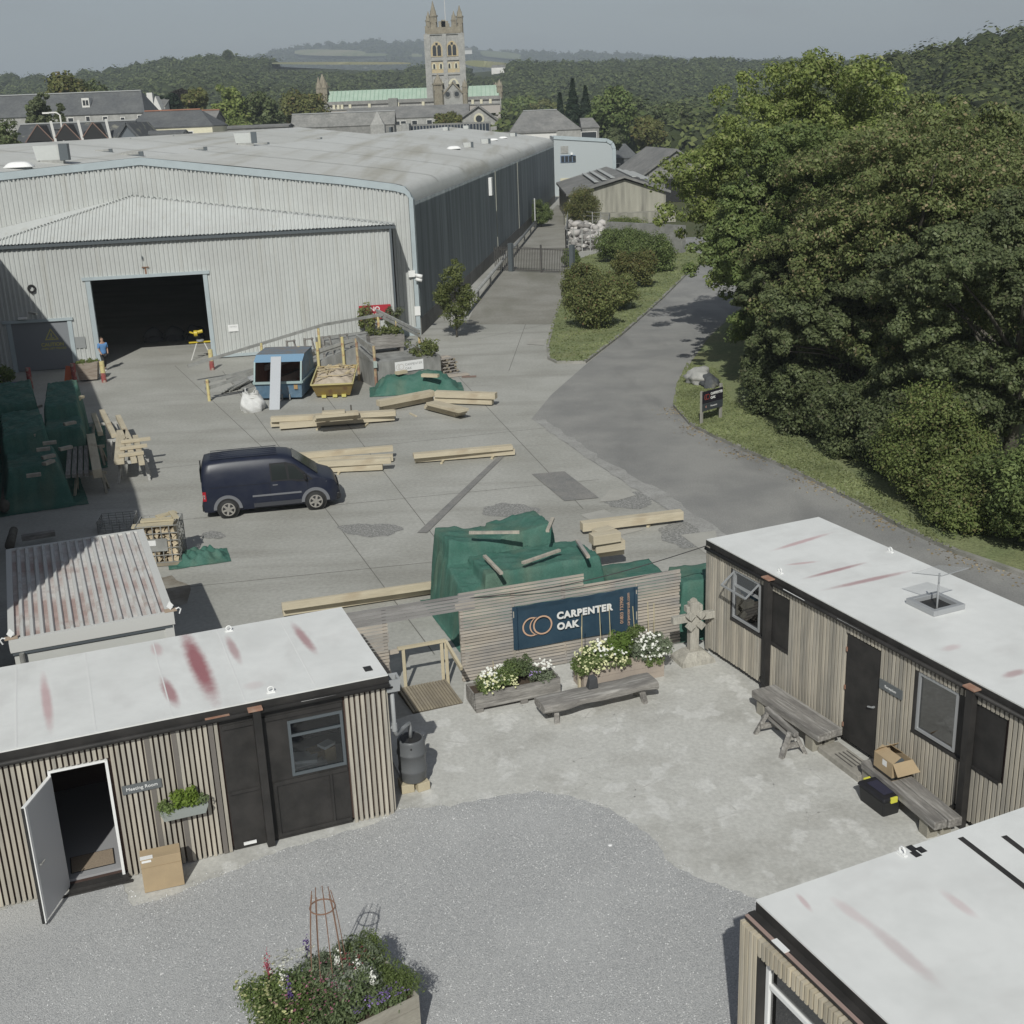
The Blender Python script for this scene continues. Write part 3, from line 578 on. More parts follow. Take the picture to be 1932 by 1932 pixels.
# thin summer haze over the whole valley
hz = MB().box(-6100, 6100, -300, 9200, -1.2, 330); HZ = hz.build('haze', mat('haze_tmp', (1, 1, 1)), kind='stuff'); HZ.data.materials.clear(); hm = bpy.data.materials.new('haze'); hm.use_nodes = True
for nd in list(hm.node_tree.nodes):
    if nd.type == 'BSDF_PRINCIPLED': hm.node_tree.nodes.remove(nd)
pv = hm.node_tree.nodes.new('ShaderNodeVolumePrincipled'); pv.inputs['Color'].default_value = (.80, .90, 1.0, 1); pv.inputs['Density'].default_value = .00032; pv.inputs['Anisotropy'].default_value = 0
hm.node_tree.links.new(pv.outputs[0], hm.node_tree.nodes['Material Output'].inputs['Volume']); HZ.data.materials.append(hm)
# ================================================================ WAREHOUSE
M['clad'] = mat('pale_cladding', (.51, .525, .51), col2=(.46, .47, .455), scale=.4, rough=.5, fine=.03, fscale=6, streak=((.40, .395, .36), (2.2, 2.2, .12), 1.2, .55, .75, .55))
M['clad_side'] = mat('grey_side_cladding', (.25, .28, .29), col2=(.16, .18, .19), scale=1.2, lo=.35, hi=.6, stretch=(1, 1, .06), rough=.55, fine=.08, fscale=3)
M['whroof'] = mat('warehouse_roof', (.58, .585, .565), col2=(.51, .51, .48), scale=.05, rough=.7, fine=.04, fscale=1, streak=((.36, .34, .28), (1, .06, 1), .6, .52, .7, .7))
M['bluetrim'] = mat('pale_blue_trim', (.40, .455, .475), rough=.5, fine=.05, fscale=2)
M['darkgrey'] = mat('dark_grey_metal', (.10, .115, .125), rough=.5)
M['steel'] = mat('galvanised', (.42, .42, .40), col2=(.30, .30, .285), scale=3, rough=.5, metal=.3)
M['black'] = mat('black_paint', (.022, .022, .023), col2=(.035, .034, .033), scale=6, rough=.5)
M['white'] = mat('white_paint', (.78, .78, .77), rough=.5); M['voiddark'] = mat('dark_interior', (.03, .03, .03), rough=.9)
M['doorgrey'] = mat('grey_door', (.22, .23, .245), rough=.5); M['yellow'] = mat('yellow_paint', (.55, .50, .16), rough=.6)
M['redpaint'] = mat('worn_red_paint', (.30, .08, .075), col2=(.38, .30, .25), scale=5, lo=.5, hi=.6, rough=.7)
M['yelpaint'] = mat('worn_yellow_paint', (.60, .52, .26), col2=(.42, .25, .14), scale=4, lo=.55, hi=.66, rough=.7)
M['glass'] = glassmat('window_glass', (.94, .96, .96), .07)

A0 = Vector((-4.89, 69.41)); fa = R_(10); ed_ = Vector((cos(fa), sin(fa), 0)); sa = R_(83.1); es_ = Vector((cos(sa), sin(sa), 0)); nf = Vector((sin(fa), -cos(fa), 0)); ns_ = Vector((sin(sa), -cos(sa), 0))
W = thing('warehouse', 'long pale grey metal clad warehouse with big open doorway and blue trimmed gable', 'warehouse')
A3_ = Vector((A0.x, A0.y, 0)); LG_ = 103.5
RX, RZ = -14.35, 10.42     # ridge position along the front and height
def gtop(s):   # s metres left of the corner -> roof height at the gable
    s = abs(s)
    pts = [(0, 7.5), (.12, 7.95), (.4, 8.28), (.95, 8.45), (3.85, 8.94), (14.35, 10.42), (21.5, 9.95), (24, 9.8), (34, 11.1), (60, 9.5)]
    return float(np.interp(s, [p[0] for p in pts], [p[1] for p in pts]))
def GP(s, z, off=0, out=0): return A3_ + ed_ * s + es_ * off + nf * out + Vector((0, 0, z))
# annex frame
B3 = Vector((-15.86, 64.48, 0))
def AP(s, z, out=0): return B3 + ed_ * s + nf * out + Vector((0, 0, z))
AL, AR, AZ = -14, 10.12, 6.5     # left end, right end (along ed_) and eaves
apex = GP(-14.9, 8.5, 0, .03)
# main gable: right strip to the ground, the rest down to the annex roof
def gl(s):
    if s > -1.2: return .55
    e = (s + 1.2) / (-14.9 + 1.2); return 6.38 + (8.5 - 6.38) * e if e <= 1 else 5.5
segs = [-40, -32, -26, -21.5, -18, -14.9, -14.35, -10, -6, -3.85, -1.2]
mb = MB()
for a, b in zip(segs, segs[1:]):
    corr(mb, lambda t: GP(a + (b - a) * t, gl(min(a + (b - a) * t, -1.2001)) - .05), lambda t: GP(a + (b - a) * t, gtop(a + (b - a) * t) - .32), nf, max(2, int((b - a) / .24)), .045)
corr(mb, lambda t: GP(-1.2 + 1.0 * t, .5), lambda t: GP(-1.2 + 1.0 * t, gtop(-1.2 + t) - .3), nf, 4, .045)
mb.build('gable_wall', M['clad'], W)
mb = MB(); ss = [-40, -30, -21.5, -14.35, -9, -3.85, -.95, -.4, -.12, 0]
for a, b in zip(ss, ss[1:]):   # blue flashing
    mb.hexa([GP(a, gtop(a) - .36, 0, .09), GP(b, gtop(b) - .36, 0, .09), GP(b, gtop(b) - .36, .9), GP(a, gtop(a) - .36, .9), GP(a, gtop(a) + .02, 0, .09), GP(b, gtop(b) + .02, 0, .09), GP(b, gtop(b) + .02, .9), GP(a, gtop(a) + .02, .9)])
mb.hexa([GP(-.2, .4, 0, .08), GP(.04, .4, 0, .08), GP(.04, .4, .35), GP(-.2, .4, .35), GP(-.2, 7.95, 0, .08), GP(.04, 7.6, 0, .08), GP(.04, 7.6, .35), GP(-.2, 7.95, .35)])
mb.hexa([GP(-1.5, 0, 0, .05), GP(.03, 0, 0, .05), GP(.03, 0, .3), GP(-1.5, 0, .3), GP(-1.5, .5, 0, .05), GP(.03, .5, 0, .05), GP(.03, .5, .3), GP(-1.5, .5, .3)])
mb.build('corner_trim', M['bluetrim'], W)
mb = MB(); corr(mb, lambda t: GP(-26 + 25.6 * t, gtop(-26 + 25.6 * t) - .46, 0, -.01), lambda t: GP(-26 + 25.6 * t, gtop(-26 + 25.6 * t) - .35, 0, -.01), nf, 130, .075, .5)
mb.build('ridge_filler', M['darkgrey'], W)
# roof: swept gable profile, smooth sheet, rounded right eave
prof = [(-60, 9.5), (-34, 11.1), (-24, 9.8), (-21.5, 9.95), (-14.35, 10.42), (-9, 9.7), (-3.85, 8.96), (-.95, 8.46), (-.55, 8.36), (-.28, 8.2), (-.10, 7.95), (0, 7.5), (.02, 7.3)]
mb = MB()
def rp(i, off): return GP(prof[i][0], prof[i][1] + .03, off)
NO = 24
pts = [rp(i, .02 + LG_ * k / NO) for k in range(NO + 1) for i in range(len(prof))]; w_ = len(prof)
mb.idx(pts, [(k * w_ + i, k * w_ + i + 1, (k + 1) * w_ + i + 1, (k + 1) * w_ + i) for k in range(NO) for i in range(w_ - 1)])
mb.build('roof', M['whroof'], W, True)
mb = MB()   # roof seams and the raised lap strip
for off in (9.5, 21, 33, 46, 60, 75, 90):
    mb = MB()
    for i in range(len(prof) - 3): mb.face([rp(i, off) + Vector((0, 0, .03)), rp(i + 1, off) + Vector((0, 0, .03)), rp(i + 1, off + .14) + Vector((0, 0, .03)), rp(i, off + .14) + Vector((0, 0, .03))])
    mb.build('roof_seam', mat('roof_seam', (.34, .34, .32)), W)
# side wall
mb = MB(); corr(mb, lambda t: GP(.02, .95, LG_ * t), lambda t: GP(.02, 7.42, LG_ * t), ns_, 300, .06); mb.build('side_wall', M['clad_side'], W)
mb = MB(); mb.hexa([GP(-.1, 0, 0), GP(.10, 0, 0), GP(.10, 0, LG_), GP(-.1, 0, LG_), GP(-.1, .97, 0), GP(.10, .97, 0), GP(.10, .97, LG_), GP(-.1, .97, LG_)]); mb.build('plinth', mat('plinth', (.13, .125, .115), col2=(.2, .195, .18), scale=1), W)
mb = MB()  # gutter downpipes and pale streak posts on the side
for off in (37, 55): MB().bar(GP(.12, .9, off), GP(.12, 7.3, off), .05, .05).build('downpipe', mat('cream_pipe', (.33, .33, .28)), W)
mb = MB(); mb.hexa([GP(.1, 5.6, 32.5), GP(.35, 5.6, 32.5), GP(.35, 5.6, 33.4), GP(.1, 5.6, 33.4), GP(.1, 7.0, 32.5), GP(.35, 7.0, 32.5), GP(.35, 7.0, 33.4), GP(.1, 7.0, 33.4)]); mb.build('side_sign', M['white'], W)
mb = MB(); mb.hexa([GP(-40, 0, LG_), GP(0, 0, LG_), GP(0, 0, LG_ + .2), GP(-40, 0, LG_ + .2), GP(-40, 8.3, LG_), GP(0, 7.4, LG_), GP(0, 7.4, LG_ + .2), GP(-40, 8.3, LG_ + .2)])
for a, b in zip(prof, prof[1:]): mb.face([GP(a[0], 7.3, LG_ + .1), GP(b[0], 7.2, LG_ + .1), GP(b[0], b[1], LG_ + .1), GP(a[0], a[1], LG_ + .1)])
mb.build('rear_wall', M['clad'], W)
# annex front wall with the two doorways
DX0, DX1, DZ = -5.62, 0.08, 4.52; PX0, PX1, PZ = -9.85, -7.05, 2.55
mb = MB()
def cw_(a, b, z0, z1): corr(mb, lambda t: AP(a + (b - a) * t, z0), lambda t: AP(a + (b - a) * t, z1), nf, max(1, int((b - a) / .22)), .045)
cw_(AL, PX0, .12, AZ); cw_(PX0, PX1, PZ, AZ); cw_(PX1, DX0, .12, AZ); cw_(DX0, DX1, DZ, AZ); cw_(DX1, AR, .12, AZ)
mb.build('front_wall', M['clad'], W)
mb = MB()   # annex right return, wall base trim and frames
mb.box(0, 0, 0, 0, 0, 0); mb.v.clear(); mb.f.clear(); mb.m.clear()
def abx(a, b, z0, z1, o0, o1): mb.hexa([AP(a, z0, o1), AP(b, z0, o1), AP(b, z0, o0), AP(a, z0, o0), AP(a, z1, o1), AP(b, z1, o1), AP(b, z1, o0), AP(a, z1, o0)])
abx(DX1, DX1 + .22, 0, DZ, -.25, .07); abx(DX0 - .24, DX0, 0, DZ, -.25, .07); abx(DX0 - .4, DX1 + .35, DZ, DZ + .16, -.2, .12)
abx(PX0 - .22, PX0, 0, PZ, -.1, .07); abx(PX1, PX1 + .22, 0, PZ, -.1, .07); abx(PX0 - .4, PX1 + .3, PZ, PZ + .14, -.1, .12)
abx(DX1 + .23, AR, .05, .2, 0, .08)
mb.build('door_frame', M['bluetrim'], W)
mb = MB(); abx(AR - .1, AR, 0, AZ, -2.9, .02); mb.build('annex_end_wall', M['clad'], W)
mb = MB(); abx(AL, AR + .25, AZ - .16, AZ - .02, .04, .22); mb.build('gutter', M['darkgrey'], W)
mb = MB(); mb.bar(AP(AR - .05, 0, .14), AP(AR - .05, AZ - .1, .14), .14, .12); mb.build('downpipe', M['darkgrey'], W)
mb = MB(); corr(mb, lambda t: AP(AL + (AR - AL) * t, AZ - .04, .05), lambda t: AP(AL + (AR - AL) * t, AZ + .06, .05), nf, int((AR - AL) / .22), .12, .5)
mb.build('eaves_filler', M['darkgrey'], W)
# annex roof
mb = MB(); aS = (apex - AP(0, 0, .15)).dot(ed_); Fp = lambda s: AP(s, AZ + .03, .15)
hl = -10.6
def hp(s):
    if s < aS: t = (s - hl) / (aS - hl); return Fp(hl).lerp(apex, t)
    t = (AR + .2 - s) / (AR + .2 - aS); return Fp(AR + .2).lerp(apex, t)
up_ = Vector((0, -.45, .9)).normalized()
corr(mb, lambda t: Fp(hl + (aS - hl) * t), lambda t: hp(hl + (aS - hl) * t), up_, 44, .045); corr(mb, lambda t: Fp(aS + (AR + .2 - aS) * t), lambda t: hp(aS + (AR + .2 - aS) * t), up_, 70, .045)
mb.face([Fp(hl), apex, GP(-22, 7.15, 0, .02), GP(-34, 5.6, 0, .02), Fp(AL)])
mb.face([Fp(AR + .2), GP(-1.1, 6.42, 0, .02), apex])
mb.build('annex_roof', M['clad'], W)
mb = MB()
for a, b in ((Fp(hl), apex), (apex, Fp(AR + .2))):
    dn = Vector((0, -.08, -.012)); corr(mb, lambda t: a.lerp(b, t) + dn - up_ * .01, lambda t: a.lerp(b, t) - up_ * .01, up_, 46, .09, .5)
mb.build('hip_filler', M['darkgrey'], W)
# interior
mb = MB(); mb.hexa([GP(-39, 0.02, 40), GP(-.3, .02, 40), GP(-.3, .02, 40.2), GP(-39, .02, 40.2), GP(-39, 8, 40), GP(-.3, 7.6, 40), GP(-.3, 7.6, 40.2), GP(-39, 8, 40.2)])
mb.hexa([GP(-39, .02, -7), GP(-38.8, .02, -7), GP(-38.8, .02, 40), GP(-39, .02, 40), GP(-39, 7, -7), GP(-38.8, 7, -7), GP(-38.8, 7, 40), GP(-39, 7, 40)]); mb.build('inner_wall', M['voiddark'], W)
d = MB(); mb = d; abx(PX0, PX1, .03, PZ, -.06, 0); dr = d.build('door', M['doorgrey'], W)
mb = MB(); abx((PX0 + PX1) / 2 - .1, (PX0 + PX1) / 2 + .1, 1.08, 1.13, .0, .05); mb.build('door_handle', M['steel'], dr)
# warning lettering on the small door
sg = MB(); mb = sg; cx = -7.95
def tri(r0, r1):
    p0 = [(cx + r0 * cos(R_(a)), 1.78 + r0 * sin(R_(a))) for a in (90, 210, 330)]; p1 = [(cx + r1 * cos(R_(a)), 1.78 + r1 * sin(R_(a))) for a in (90, 210, 330)]
    for k in range(3): j = (k + 1) % 3; sg.face([AP(p0[k][0], p0[k][1], .006), AP(p0[j][0], p0[j][1], .006), AP(p1[j][0], p1[j][1], .006), AP(p1[k][0], p1[k][1], .006)])
tri(.40, .31); abx(cx - .03, cx + .03, 1.74, 1.92, .003, .008); abx(cx - .13, cx + .13, 1.66, 1.70, .003, .008); abx(cx - .1, cx + .1, 1.60, 1.63, .003, .008)
sg.build('warning_sign', M['yellow'], dr)
def atext(s, size, m, sx, z, out, parent, align='CENTER', bold=.0):
    o = text(s, size, m, parent, AP(sx, z, out), (90, 0, 10), align=align, bold=bold); return o
atext('CAUTION', .25, M['yellow'], cx, 1.26, .01, dr, bold=.006); atext('FORK LIFT TRUCKS', .14, M['yellow'], cx + .05, 1.08, .01, dr, bold=.003)
# rust streak and bracket over the big door
mb = MB(); abx(-2.95, -2.6, 5.02, 5.06, .05, .1); abx(-2.82, -2.74, 4.68, 5.02, .047, .06); mb.build('rusty_bracket', mat('rust', (.25, .14, .09), rough=.9), W)
mb = MB(); abx(-2.9, -2.84, 5.45, 5.6, .04, .12); mb.build('small_hook', M['darkgrey'], W)

# things on the warehouse
def roof_at(u, v):   # point on the main roof plane hit by a photo ray
    best = None
    for k in range(400):
        y = 60 + k * .3; P = DD(u, v, y); s = (P - A3_).dot(nf) ;
        # coordinates along ed_/es_
        dx, dy = P.x - A3_.x, P.y - A3_.y; det = ed_.x * es_.y - ed_.y * es_.x; s = (dx * es_.y - dy * es_.x) / det; o = (ed_.x * dy - ed_.y * dx) / det
        if o > 0 and P.z <= gtop(s): return s, o, P
    return None
def vent(u, v, w, kind, lab, name='roof_vent'):
    r = roof_at(u, v)
    if not r: return
    s, o, P = r; t = thing(name, lab, 'roof vent', (P.x, P.y, P.z - .05), 10, 'vents on the warehouse roof'); w = w * P.y / CF
    if kind == 'dome':
        MB().box(-w * .42, w * .42, -w * .2, w * .2, 0, w * .13).build('upstand', M['darkgrey'], t)
        mb = MB(); mb.grid(lambda a, b: (-w * .5 + w * a, -w * .28 + w * .56 * b, w * .13 + w * .18 * (1 - abs(2 * a - 1) ** 4) * (1 - abs(2 * b - 1) ** 4) ** .7), 12, 8); mb.box(-w * .5, w * .5, -w * .28, w * .28, w * .11, w * .135); mb.build('dome', M['steel'] if w > 3 else M['white'], t, True)
    elif kind == 'cowl':
        MB().box(-w * .4, w * .4, -w * .25, w * .25, 0, w * .15).build('upstand', M['steel'], t)
        mb = MB(); h = w * .5; p = [(-w * .5, w * .15), (w * .5, w * .15), (w * .56, w * .15 + h), (-w * .58, w * .15 + h)]; mb.prismy(p, -w * .25, w * .25); mb.build('cowl', M['clad'], t)
        MB().box(w * .3, w * .6, -w * .27, w * .27, w * .12, w * .19 + h).build('side_panel', M['darkgrey'], t)
    else:
        MB().box(-w * .5, w * .3, -w * .18, w * .18, 0, w * .08).build('upstand', M['darkgrey'], t); mb = MB(); mb.bar((-w * .5, 0, w * .13), (w * .35, 0, w * .15), w * .36, w * .1); mb.build('cap', M['steel'], t); MB().box(w * .3, w * .5, -w * .18, w * .18, .0, w * .22).build('end_box', M['darkgrey'], t)
for a in [(37, 320, 50, 'dome', 'pale domed vent nearest the left edge of the gable'), (100, 308, 50, 'cowl', 'large square cowl vent behind the pale dome at left'), (43, 271, 34, 'dome', 'grey domed vent below the dark tree at the left edge'),
          (196, 287, 30, 'flat', 'small flat dark vent between the cowl and the ridge'), (250, 294, 38, 'flat', 'flat vent just behind the gable peak'), (374, 284, 32, 'flat', 'flat vent in front of the square cowl near the middle'), (464, 274, 34, 'cowl', 'square cowl vent near the middle of the roof'),
          (497, 273, 22, 'flat', 'low vent right beside the middle cowl'), (598, 263, 19, 'flat', 'tiny low vent below the stone wall'), (242, 262, 10, 'flat', 'tiny dark vent at the back by the slate gable'), (323, 257, 10, 'flat', 'tiny dark vent at the back below the cream house'),
          (856, 283, 26, 'dome', 'white domed vent, largest on the right slope'), (883, 279, 16, 'cowl', 'bucket shaped vent right of the largest white dome'), (916, 272, 15, 'cowl', 'bucket shaped vent between the white domes'), (931, 266, 17, 'dome', 'white domed vent, middle one of the right slope'), (949, 262, 16, 'dome', 'white domed vent farthest right'),
          (968, 258, 11, 'cowl', 'small bucket vent behind the far right dome'), (1003, 253, 9, 'cowl', 'tiny bucket vent at the far end of the roof'), (841, 247, 11, 'cowl', 'small bucket vent before the dark glazing'), (880, 244, 11, 'cowl', 'small bucket vent behind the dark glazing end')]: vent(*a)

def onwall(name, lab, cat, s, z, out=.05): return thing(name, lab, cat, AP(s, z, out), 10)
# floodlights, signs
t = onwall('hose_reel', 'round black hose loop hanging on the pale wall above the small door', 'hose', -8.43 - .1, 4.28, .1); mb = MB(); mb.tube([(.17 * cos(R_(k)), 0, .17 * sin(R_(k))) for k in range(0, 361, 20)], .05, 6); mb.build('hose', M['black'], t); MB().bar((0, .03, -.17), (.0, .0, -.3), .05, .05).build('hook', M['black'], t)
t = onwall('floodlight', 'grey floodlight on a bracket above the small door', 'lamp', -8.55, 3.0, .05); MB().bar((-.1, -.02, .05), (0, -.45, .12), .06, .06).build('bracket', M['steel'], t); MB().bar((-.22, -.42, .14), (.16, -.5, .04), .22, .1).build('lamp_head', M['steel'], t)
t = onwall('wall_lamp', 'white box lamp over the left corner of the small door', 'lamp', -9.2, 2.78, .06); MB().box(-.22, .22, -.16, .0, -.05, .08).build('housing', M['white'], t, bevel=.02); MB().box(-.2, .2, -.17, -.16, -.07, -.02).build('lens', M['glass'], t)
t = onwall('notice_board', 'small white notice on the wall right of the big doorway', 'sign', 1.35, 1.58, .05); MB().box(-.27, .27, -.03, 0, -.18, .18).build('panel', M['white'], t); text('NOTICE', .1, mat('ink', (.25, .25, .25)), t, (0, -.035, .04), align='CENTER')
t = onwall('wall_vent_grille', 'grey louvred patch on the wall beside the planter', 'vent', -6.55, 1.35, .05); MB().box(-.26, .26, -.02, .0, -.3, .3).build('grille', mat('grille', (.28, .29, .29)), t)
t = onwall('delivery_sign', 'red sign with white letters half hidden by a plant near the downpipe', 'sign', 8.95, .0, .1); t.location.z = 1.95
MB().box(-.86, .86, -.04, 0, -.38, .38).build('panel', mat('sign_red', (.42, .035, .05), rough=.5), t); text('NO', .34, M['white'], t, (0, -.045, .06), align='CENTER', bold=.008); text('DELIVERIES', .28, M['white'], t, (0, -.045, -.27), align='CENTER', bold=.008)
t = thing('security_camera', 'white twin security camera on the warehouse corner', 'camera', GP(-.1, 3.35, 0, .1), 10); MB().box(-.38, .0, -.12, 0, .0, .36).build('mount', M['white'], t); mb = MB(); mb.cyl((.0, -.2, .1), (.36, -.36, .02), .11); mb.build('camera_body', M['white'], t, True); MB().cyl((.0, -.2, -.12), (.34, -.3, -.2), .10).build('camera_body', M['white'], t, True)
t = thing('notice', 'small white notice low on the warehouse corner trim', 'sign', GP(-.1, 1.45, 0, .12), 10); MB().box(-.15, .17, -.02, 0, -.3, .22).build('panel', M['white'], t)

# the tall neighbouring shed at the left, whose eaves shade the yard
N = thing('neighbouring_shed', 'tall dark clad shed along the left side casting the big shadow', 'building', (-10.9, 18.6, 0), 0)
pl = [(-10.9, 18.4), (-14.4, 28.2), (-25.75, 56.7), (-27.9, 62.3), (-46, 58), (-46, 10)]; mb = MB(); mb.prism([(x + 10.9, y - 18.6) for x, y in pl], 0, 10); mb.build('wall', mat('dark_shed', (.06, .075, .085), col2=(.09, .10, .11), scale=1), N)
mb = MB(); mb.prism([((x + 10.9) * 1.001, (y - 18.6) * 1.001) for x, y in pl], 10.003, 10.15); mb.build('roof', M['darkgrey'], N)

# steel fence / barrier along the warehouse side
t = thing('pipe_barrier', 'long grey pipe rail on posts along the warehouse side wall', 'barrier', (0, 0, 0)); pa = G(882, 600); pb = G(1015, 430); mb = MB(); mb.cyl(pa + Vector((-.2, 0, .75)), pb + Vector((-.2, 0, .75)), .13, n=8); mb.build('rail', M['steel'], t, True)
for k in range(9): p = pa.lerp(pb, k / 8); MB().cyl((p.x - .2, p.y, 0), (p.x - .2, p.y, .7), .07, n=6).build('post', M['steel'], t)
t = thing('drain_pipe', 'tall white pipe standing against the side wall near the creeper', 'pipe', G(1010, 432)); MB().cyl((0, 0, 0), (0, 0, 3.2), .07, n=8).build('pipe', M['clad'], t)

# ================================================================ GATE
ga, gb = G(963, 512), G(1082, 517); gd = (gb - ga); gl_ = gd.length; gang = math.degrees(atan2(gd.y, gd.x)); T = thing('metal_gate', 'tall double gate of black vertical bars across the driveway', 'gate', ga, gang)
for side, (x0, x1) in (('a', (.35, gl_ / 2 - .02)), ('b', (gl_ / 2 + .02, gl_ - .35))):
    mb = MB(); n = 17
    for i in range(n + 1):
        x = x0 + (x1 - x0) * i / n; e = abs(x - gl_ / 2) / (gl_ / 2 - .35); mb.bar((x, 0, .1), (x, 0, 1.85), .035, .035)
    for z in (.15, 1.80): mb.bar((x0, 0, z), (x1, 0, z), .06, .06)
    mb.bar((gl_ / 2 + (-.03 if side == 'a' else .03), 0, 0), (gl_ / 2 + (-.03 if side == 'a' else .03), 0, 2.15), .07, .07); a = (x0, 2.15) if side == 'a' else (x1, 2.15)
    mb.bar((gl_ / 2, 0, 1.85), (x0 if side == 'a' else x1, 0, 1.95), .04, .04); mb.build('gate_leaf', mat('gate_iron', (.085, .08, .075), rough=.7), T)
for x in (0.1, gl_ - .1):
    mb = MB(); mb.box(x - .17, x + .17, -.17, .17, 0, 2.2); mb.build('gate_post', M['darkgrey'], T); 
mb = MB()
for i in range(8): mb.bar((-.3 - i * .17, .1, 0), (-.3 - i * .17, .1, 1.9), .05, .05)
mb.bar((-1.6, .1, 1.7), (0, .1, 1.7), .05, .05); mb.build('side_railing', MATS['gate_iron'], T)

# rubble enclosure
q = [G(1068, 474), G(1145, 474), G(1150, 438), G(1072, 432)]; T = thing('rubble_cage', 'mesh fenced pen of white rubble and scrap behind the gate', 'rubble pen', q[0], 0)
rel = [p - q[0] for p in q]; mb = MB()
for a, b in zip(rel, rel[1:] + rel[:1]):
    for k in range(6): p = a.lerp(b, k / 5); mb.bar((p.x, p.y, 0), (p.x, p.y, 1.9), .09, .09)
    for z in (.5, 1.0, 1.5, 1.9): mb.bar((a.x, a.y, z), (b.x, b.y, z), .04, .04)
mb.build('fence', M['steel'], T)
P_ = np.array([tuple(rel[0].lerp(rel[1], random.random()).lerp(rel[3].lerp(rel[2], random.random()), random.random())) for _ in range(170)]); P_[:, 2] = rng.uniform(.1, 1.1, 170) * (1 - .3 * rng.random(170))
o = blobs('rubble', P_, rng.uniform(.25, .6, 170), 1, mat('rubble', (.40, .38, .36), island=.5), .7, kind='stuff'); o.parent = T

# ================================================================ BACKGROUND BUILDINGS
M['slate'] = mat('slate', (.105, .11, .115), col2=(.14, .145, .145), scale=.5, fine=.14, fscale=3, stretch=(1, 1, 1), rough=.7)
M['slate_l'] = mat('slate_pale', (.17, .17, .165), col2=(.24, .235, .225), scale=.4, fine=.12, fscale=2)
M['slate_m'] = mat('slate_mossy', (.085, .09, .095), col2=(.22, .215, .18), scale=.9, lo=.56, hi=.68, fine=.12, fscale=3)
M['stone'] = mat('limestone', (.30, .30, .285), col2=(.38, .375, .355), scale=.7, fine=.14, fscale=3, rough=.9)
M['stone_d'] = mat('limestone_dark', (.20, .20, .19), col2=(.27, .265, .25), scale=.7, fine=.14, fscale=3, rough=.9)
M['cream'] = mat('cream_render', (.58, .55, .42), fine=.05, fscale=2); M['renderwhite'] = mat('white_render', (.66, .65, .62), fine=.04)
M['copper'] = mat('green_copper', (.37, .48, .39), col2=(.42, .52, .43), scale=.3, rough=.6, fine=.05, fscale=1); M['winpane'] = mat('dark_pane', (.04, .045, .05), rough=.25)
M['hamstone'] = mat('golden_stone', (.50, .40, .22), col2=(.42, .37, .28), scale=1); M['warmstone'] = mat('brown_stone', (.235, .205, .155), col2=(.30, .27, .21), scale=.8, fine=.15, fscale=3)
def house(name, lab, cat, u0, u1, vr, ve, Y, dp, roofm, wallm, hipL=0, hipR=0, wins=(), cap=None, base=0, rz=0, winm='winpane'):
    """gable or hipped house whose ridge lies across the view; roof from photo heights at depth Y"""
    pe0, pe1 = DD(u0, ve, Y), DD(u1, ve, Y); pr = DD((u0 + u1) / 2, vr, Y + dp / 2); ze = (pe0.z + pe1.z) / 2; w = pe1.x - pe0.x; zr = pr.z
    t = thing(name, lab, cat, (pe0.x, Y, base), rz); ze -= base; zr -= base; hL, hR = hipL * w, hipR * w
    mb = MB(); mb.box(.15, w - .15, .15, dp - .15, 0, ze)
    if not hipL: mb.face([(.15, .15, ze), (.15, dp - .15, ze), (.15, dp / 2, zr - .15)])
    if not hipR: mb.face([(w - .15, .15, ze), (w - .15, dp - .15, ze), (w - .15, dp / 2, zr - .15)])
    mb.build('wall', M[wallm], t)
    r0, r1 = (hL, dp / 2, zr), (w - hR, dp / 2, zr); mb = MB(); mb.face([(0, 0, ze), (w, 0, ze), r1, r0]); mb.face([(w, dp, ze), (0, dp, ze), r0, r1])
    if hipL: mb.face([(0, dp, ze), (0, 0, ze), r0])
    if hipR: mb.face([(w, 0, ze), (w, dp, ze), r1])
    rf = mb.build('roof', M[roofm], t); so = rf.modifiers.new('thick', 'SOLIDIFY'); so.thickness = .18
    if cap: MB().bar((hL, dp / 2, zr + .08), (w - hR, dp / 2, zr + .08), .3, .14).build('ridge', M[cap], t)
    for (fx, z, ww, hh) in wins:
        f_ = MB().box(fx * w - ww / 2 - .1, fx * w + ww / 2 + .1, .06, .2, ze + z - hh / 2 - .1, ze + z + hh / 2 + .1).build('window', M['renderwhite'] if winm == 'winpane' else M[winm], t); MB().box(fx * w - ww / 2, fx * w + ww / 2, .02, .1, ze + z - hh / 2, ze + z + hh / 2).build('pane', M['winpane'], f_)
    return t, w, ze, zr
M['brickcap'] = mat('ridge_tile', (.32, .16, .11)); M['leadcap'] = mat('lead_cap', (.36, .37, .37))
t, w, ze, zr = house('stone_hall', 'long grey slate roofed stone hall at the far left', 'building', -90, 274, 178, 219, 185, 9, 'slate', 'stone', 0, .05, [(.61, -1.0, .7, 1.2), (.70, -1.0, .5, 1.4), (.79, -1.0, .6, 1.2), (.88, -1.2, .5, 1.2), (.97, -1.0, .5, 1.2)], 'leadcap')
dm = MB().box(w * .664, w * .703, 1.4, 3.4, ze + 1.0, ze + 2.3).build('dormer', M['renderwhite'], t); MB().box(w * .670, w * .682, 1.34, 1.5, ze + 1.3, ze + 2.0).build('pane', M['winpane'], dm); MB().box(w * .686, w * .698, 1.34, 1.5, ze + 1.3, ze + 2.0).build('pane', M['winpane'], dm)
t, w, ze, zr = house('slate_workshop', 'low mossy slate roofed workshop with three little red edged gablets', 'building', 22, 246, 232, 266, 150, 7, 'slate_m', 'slate', 0, 0, [], 'leadcap')
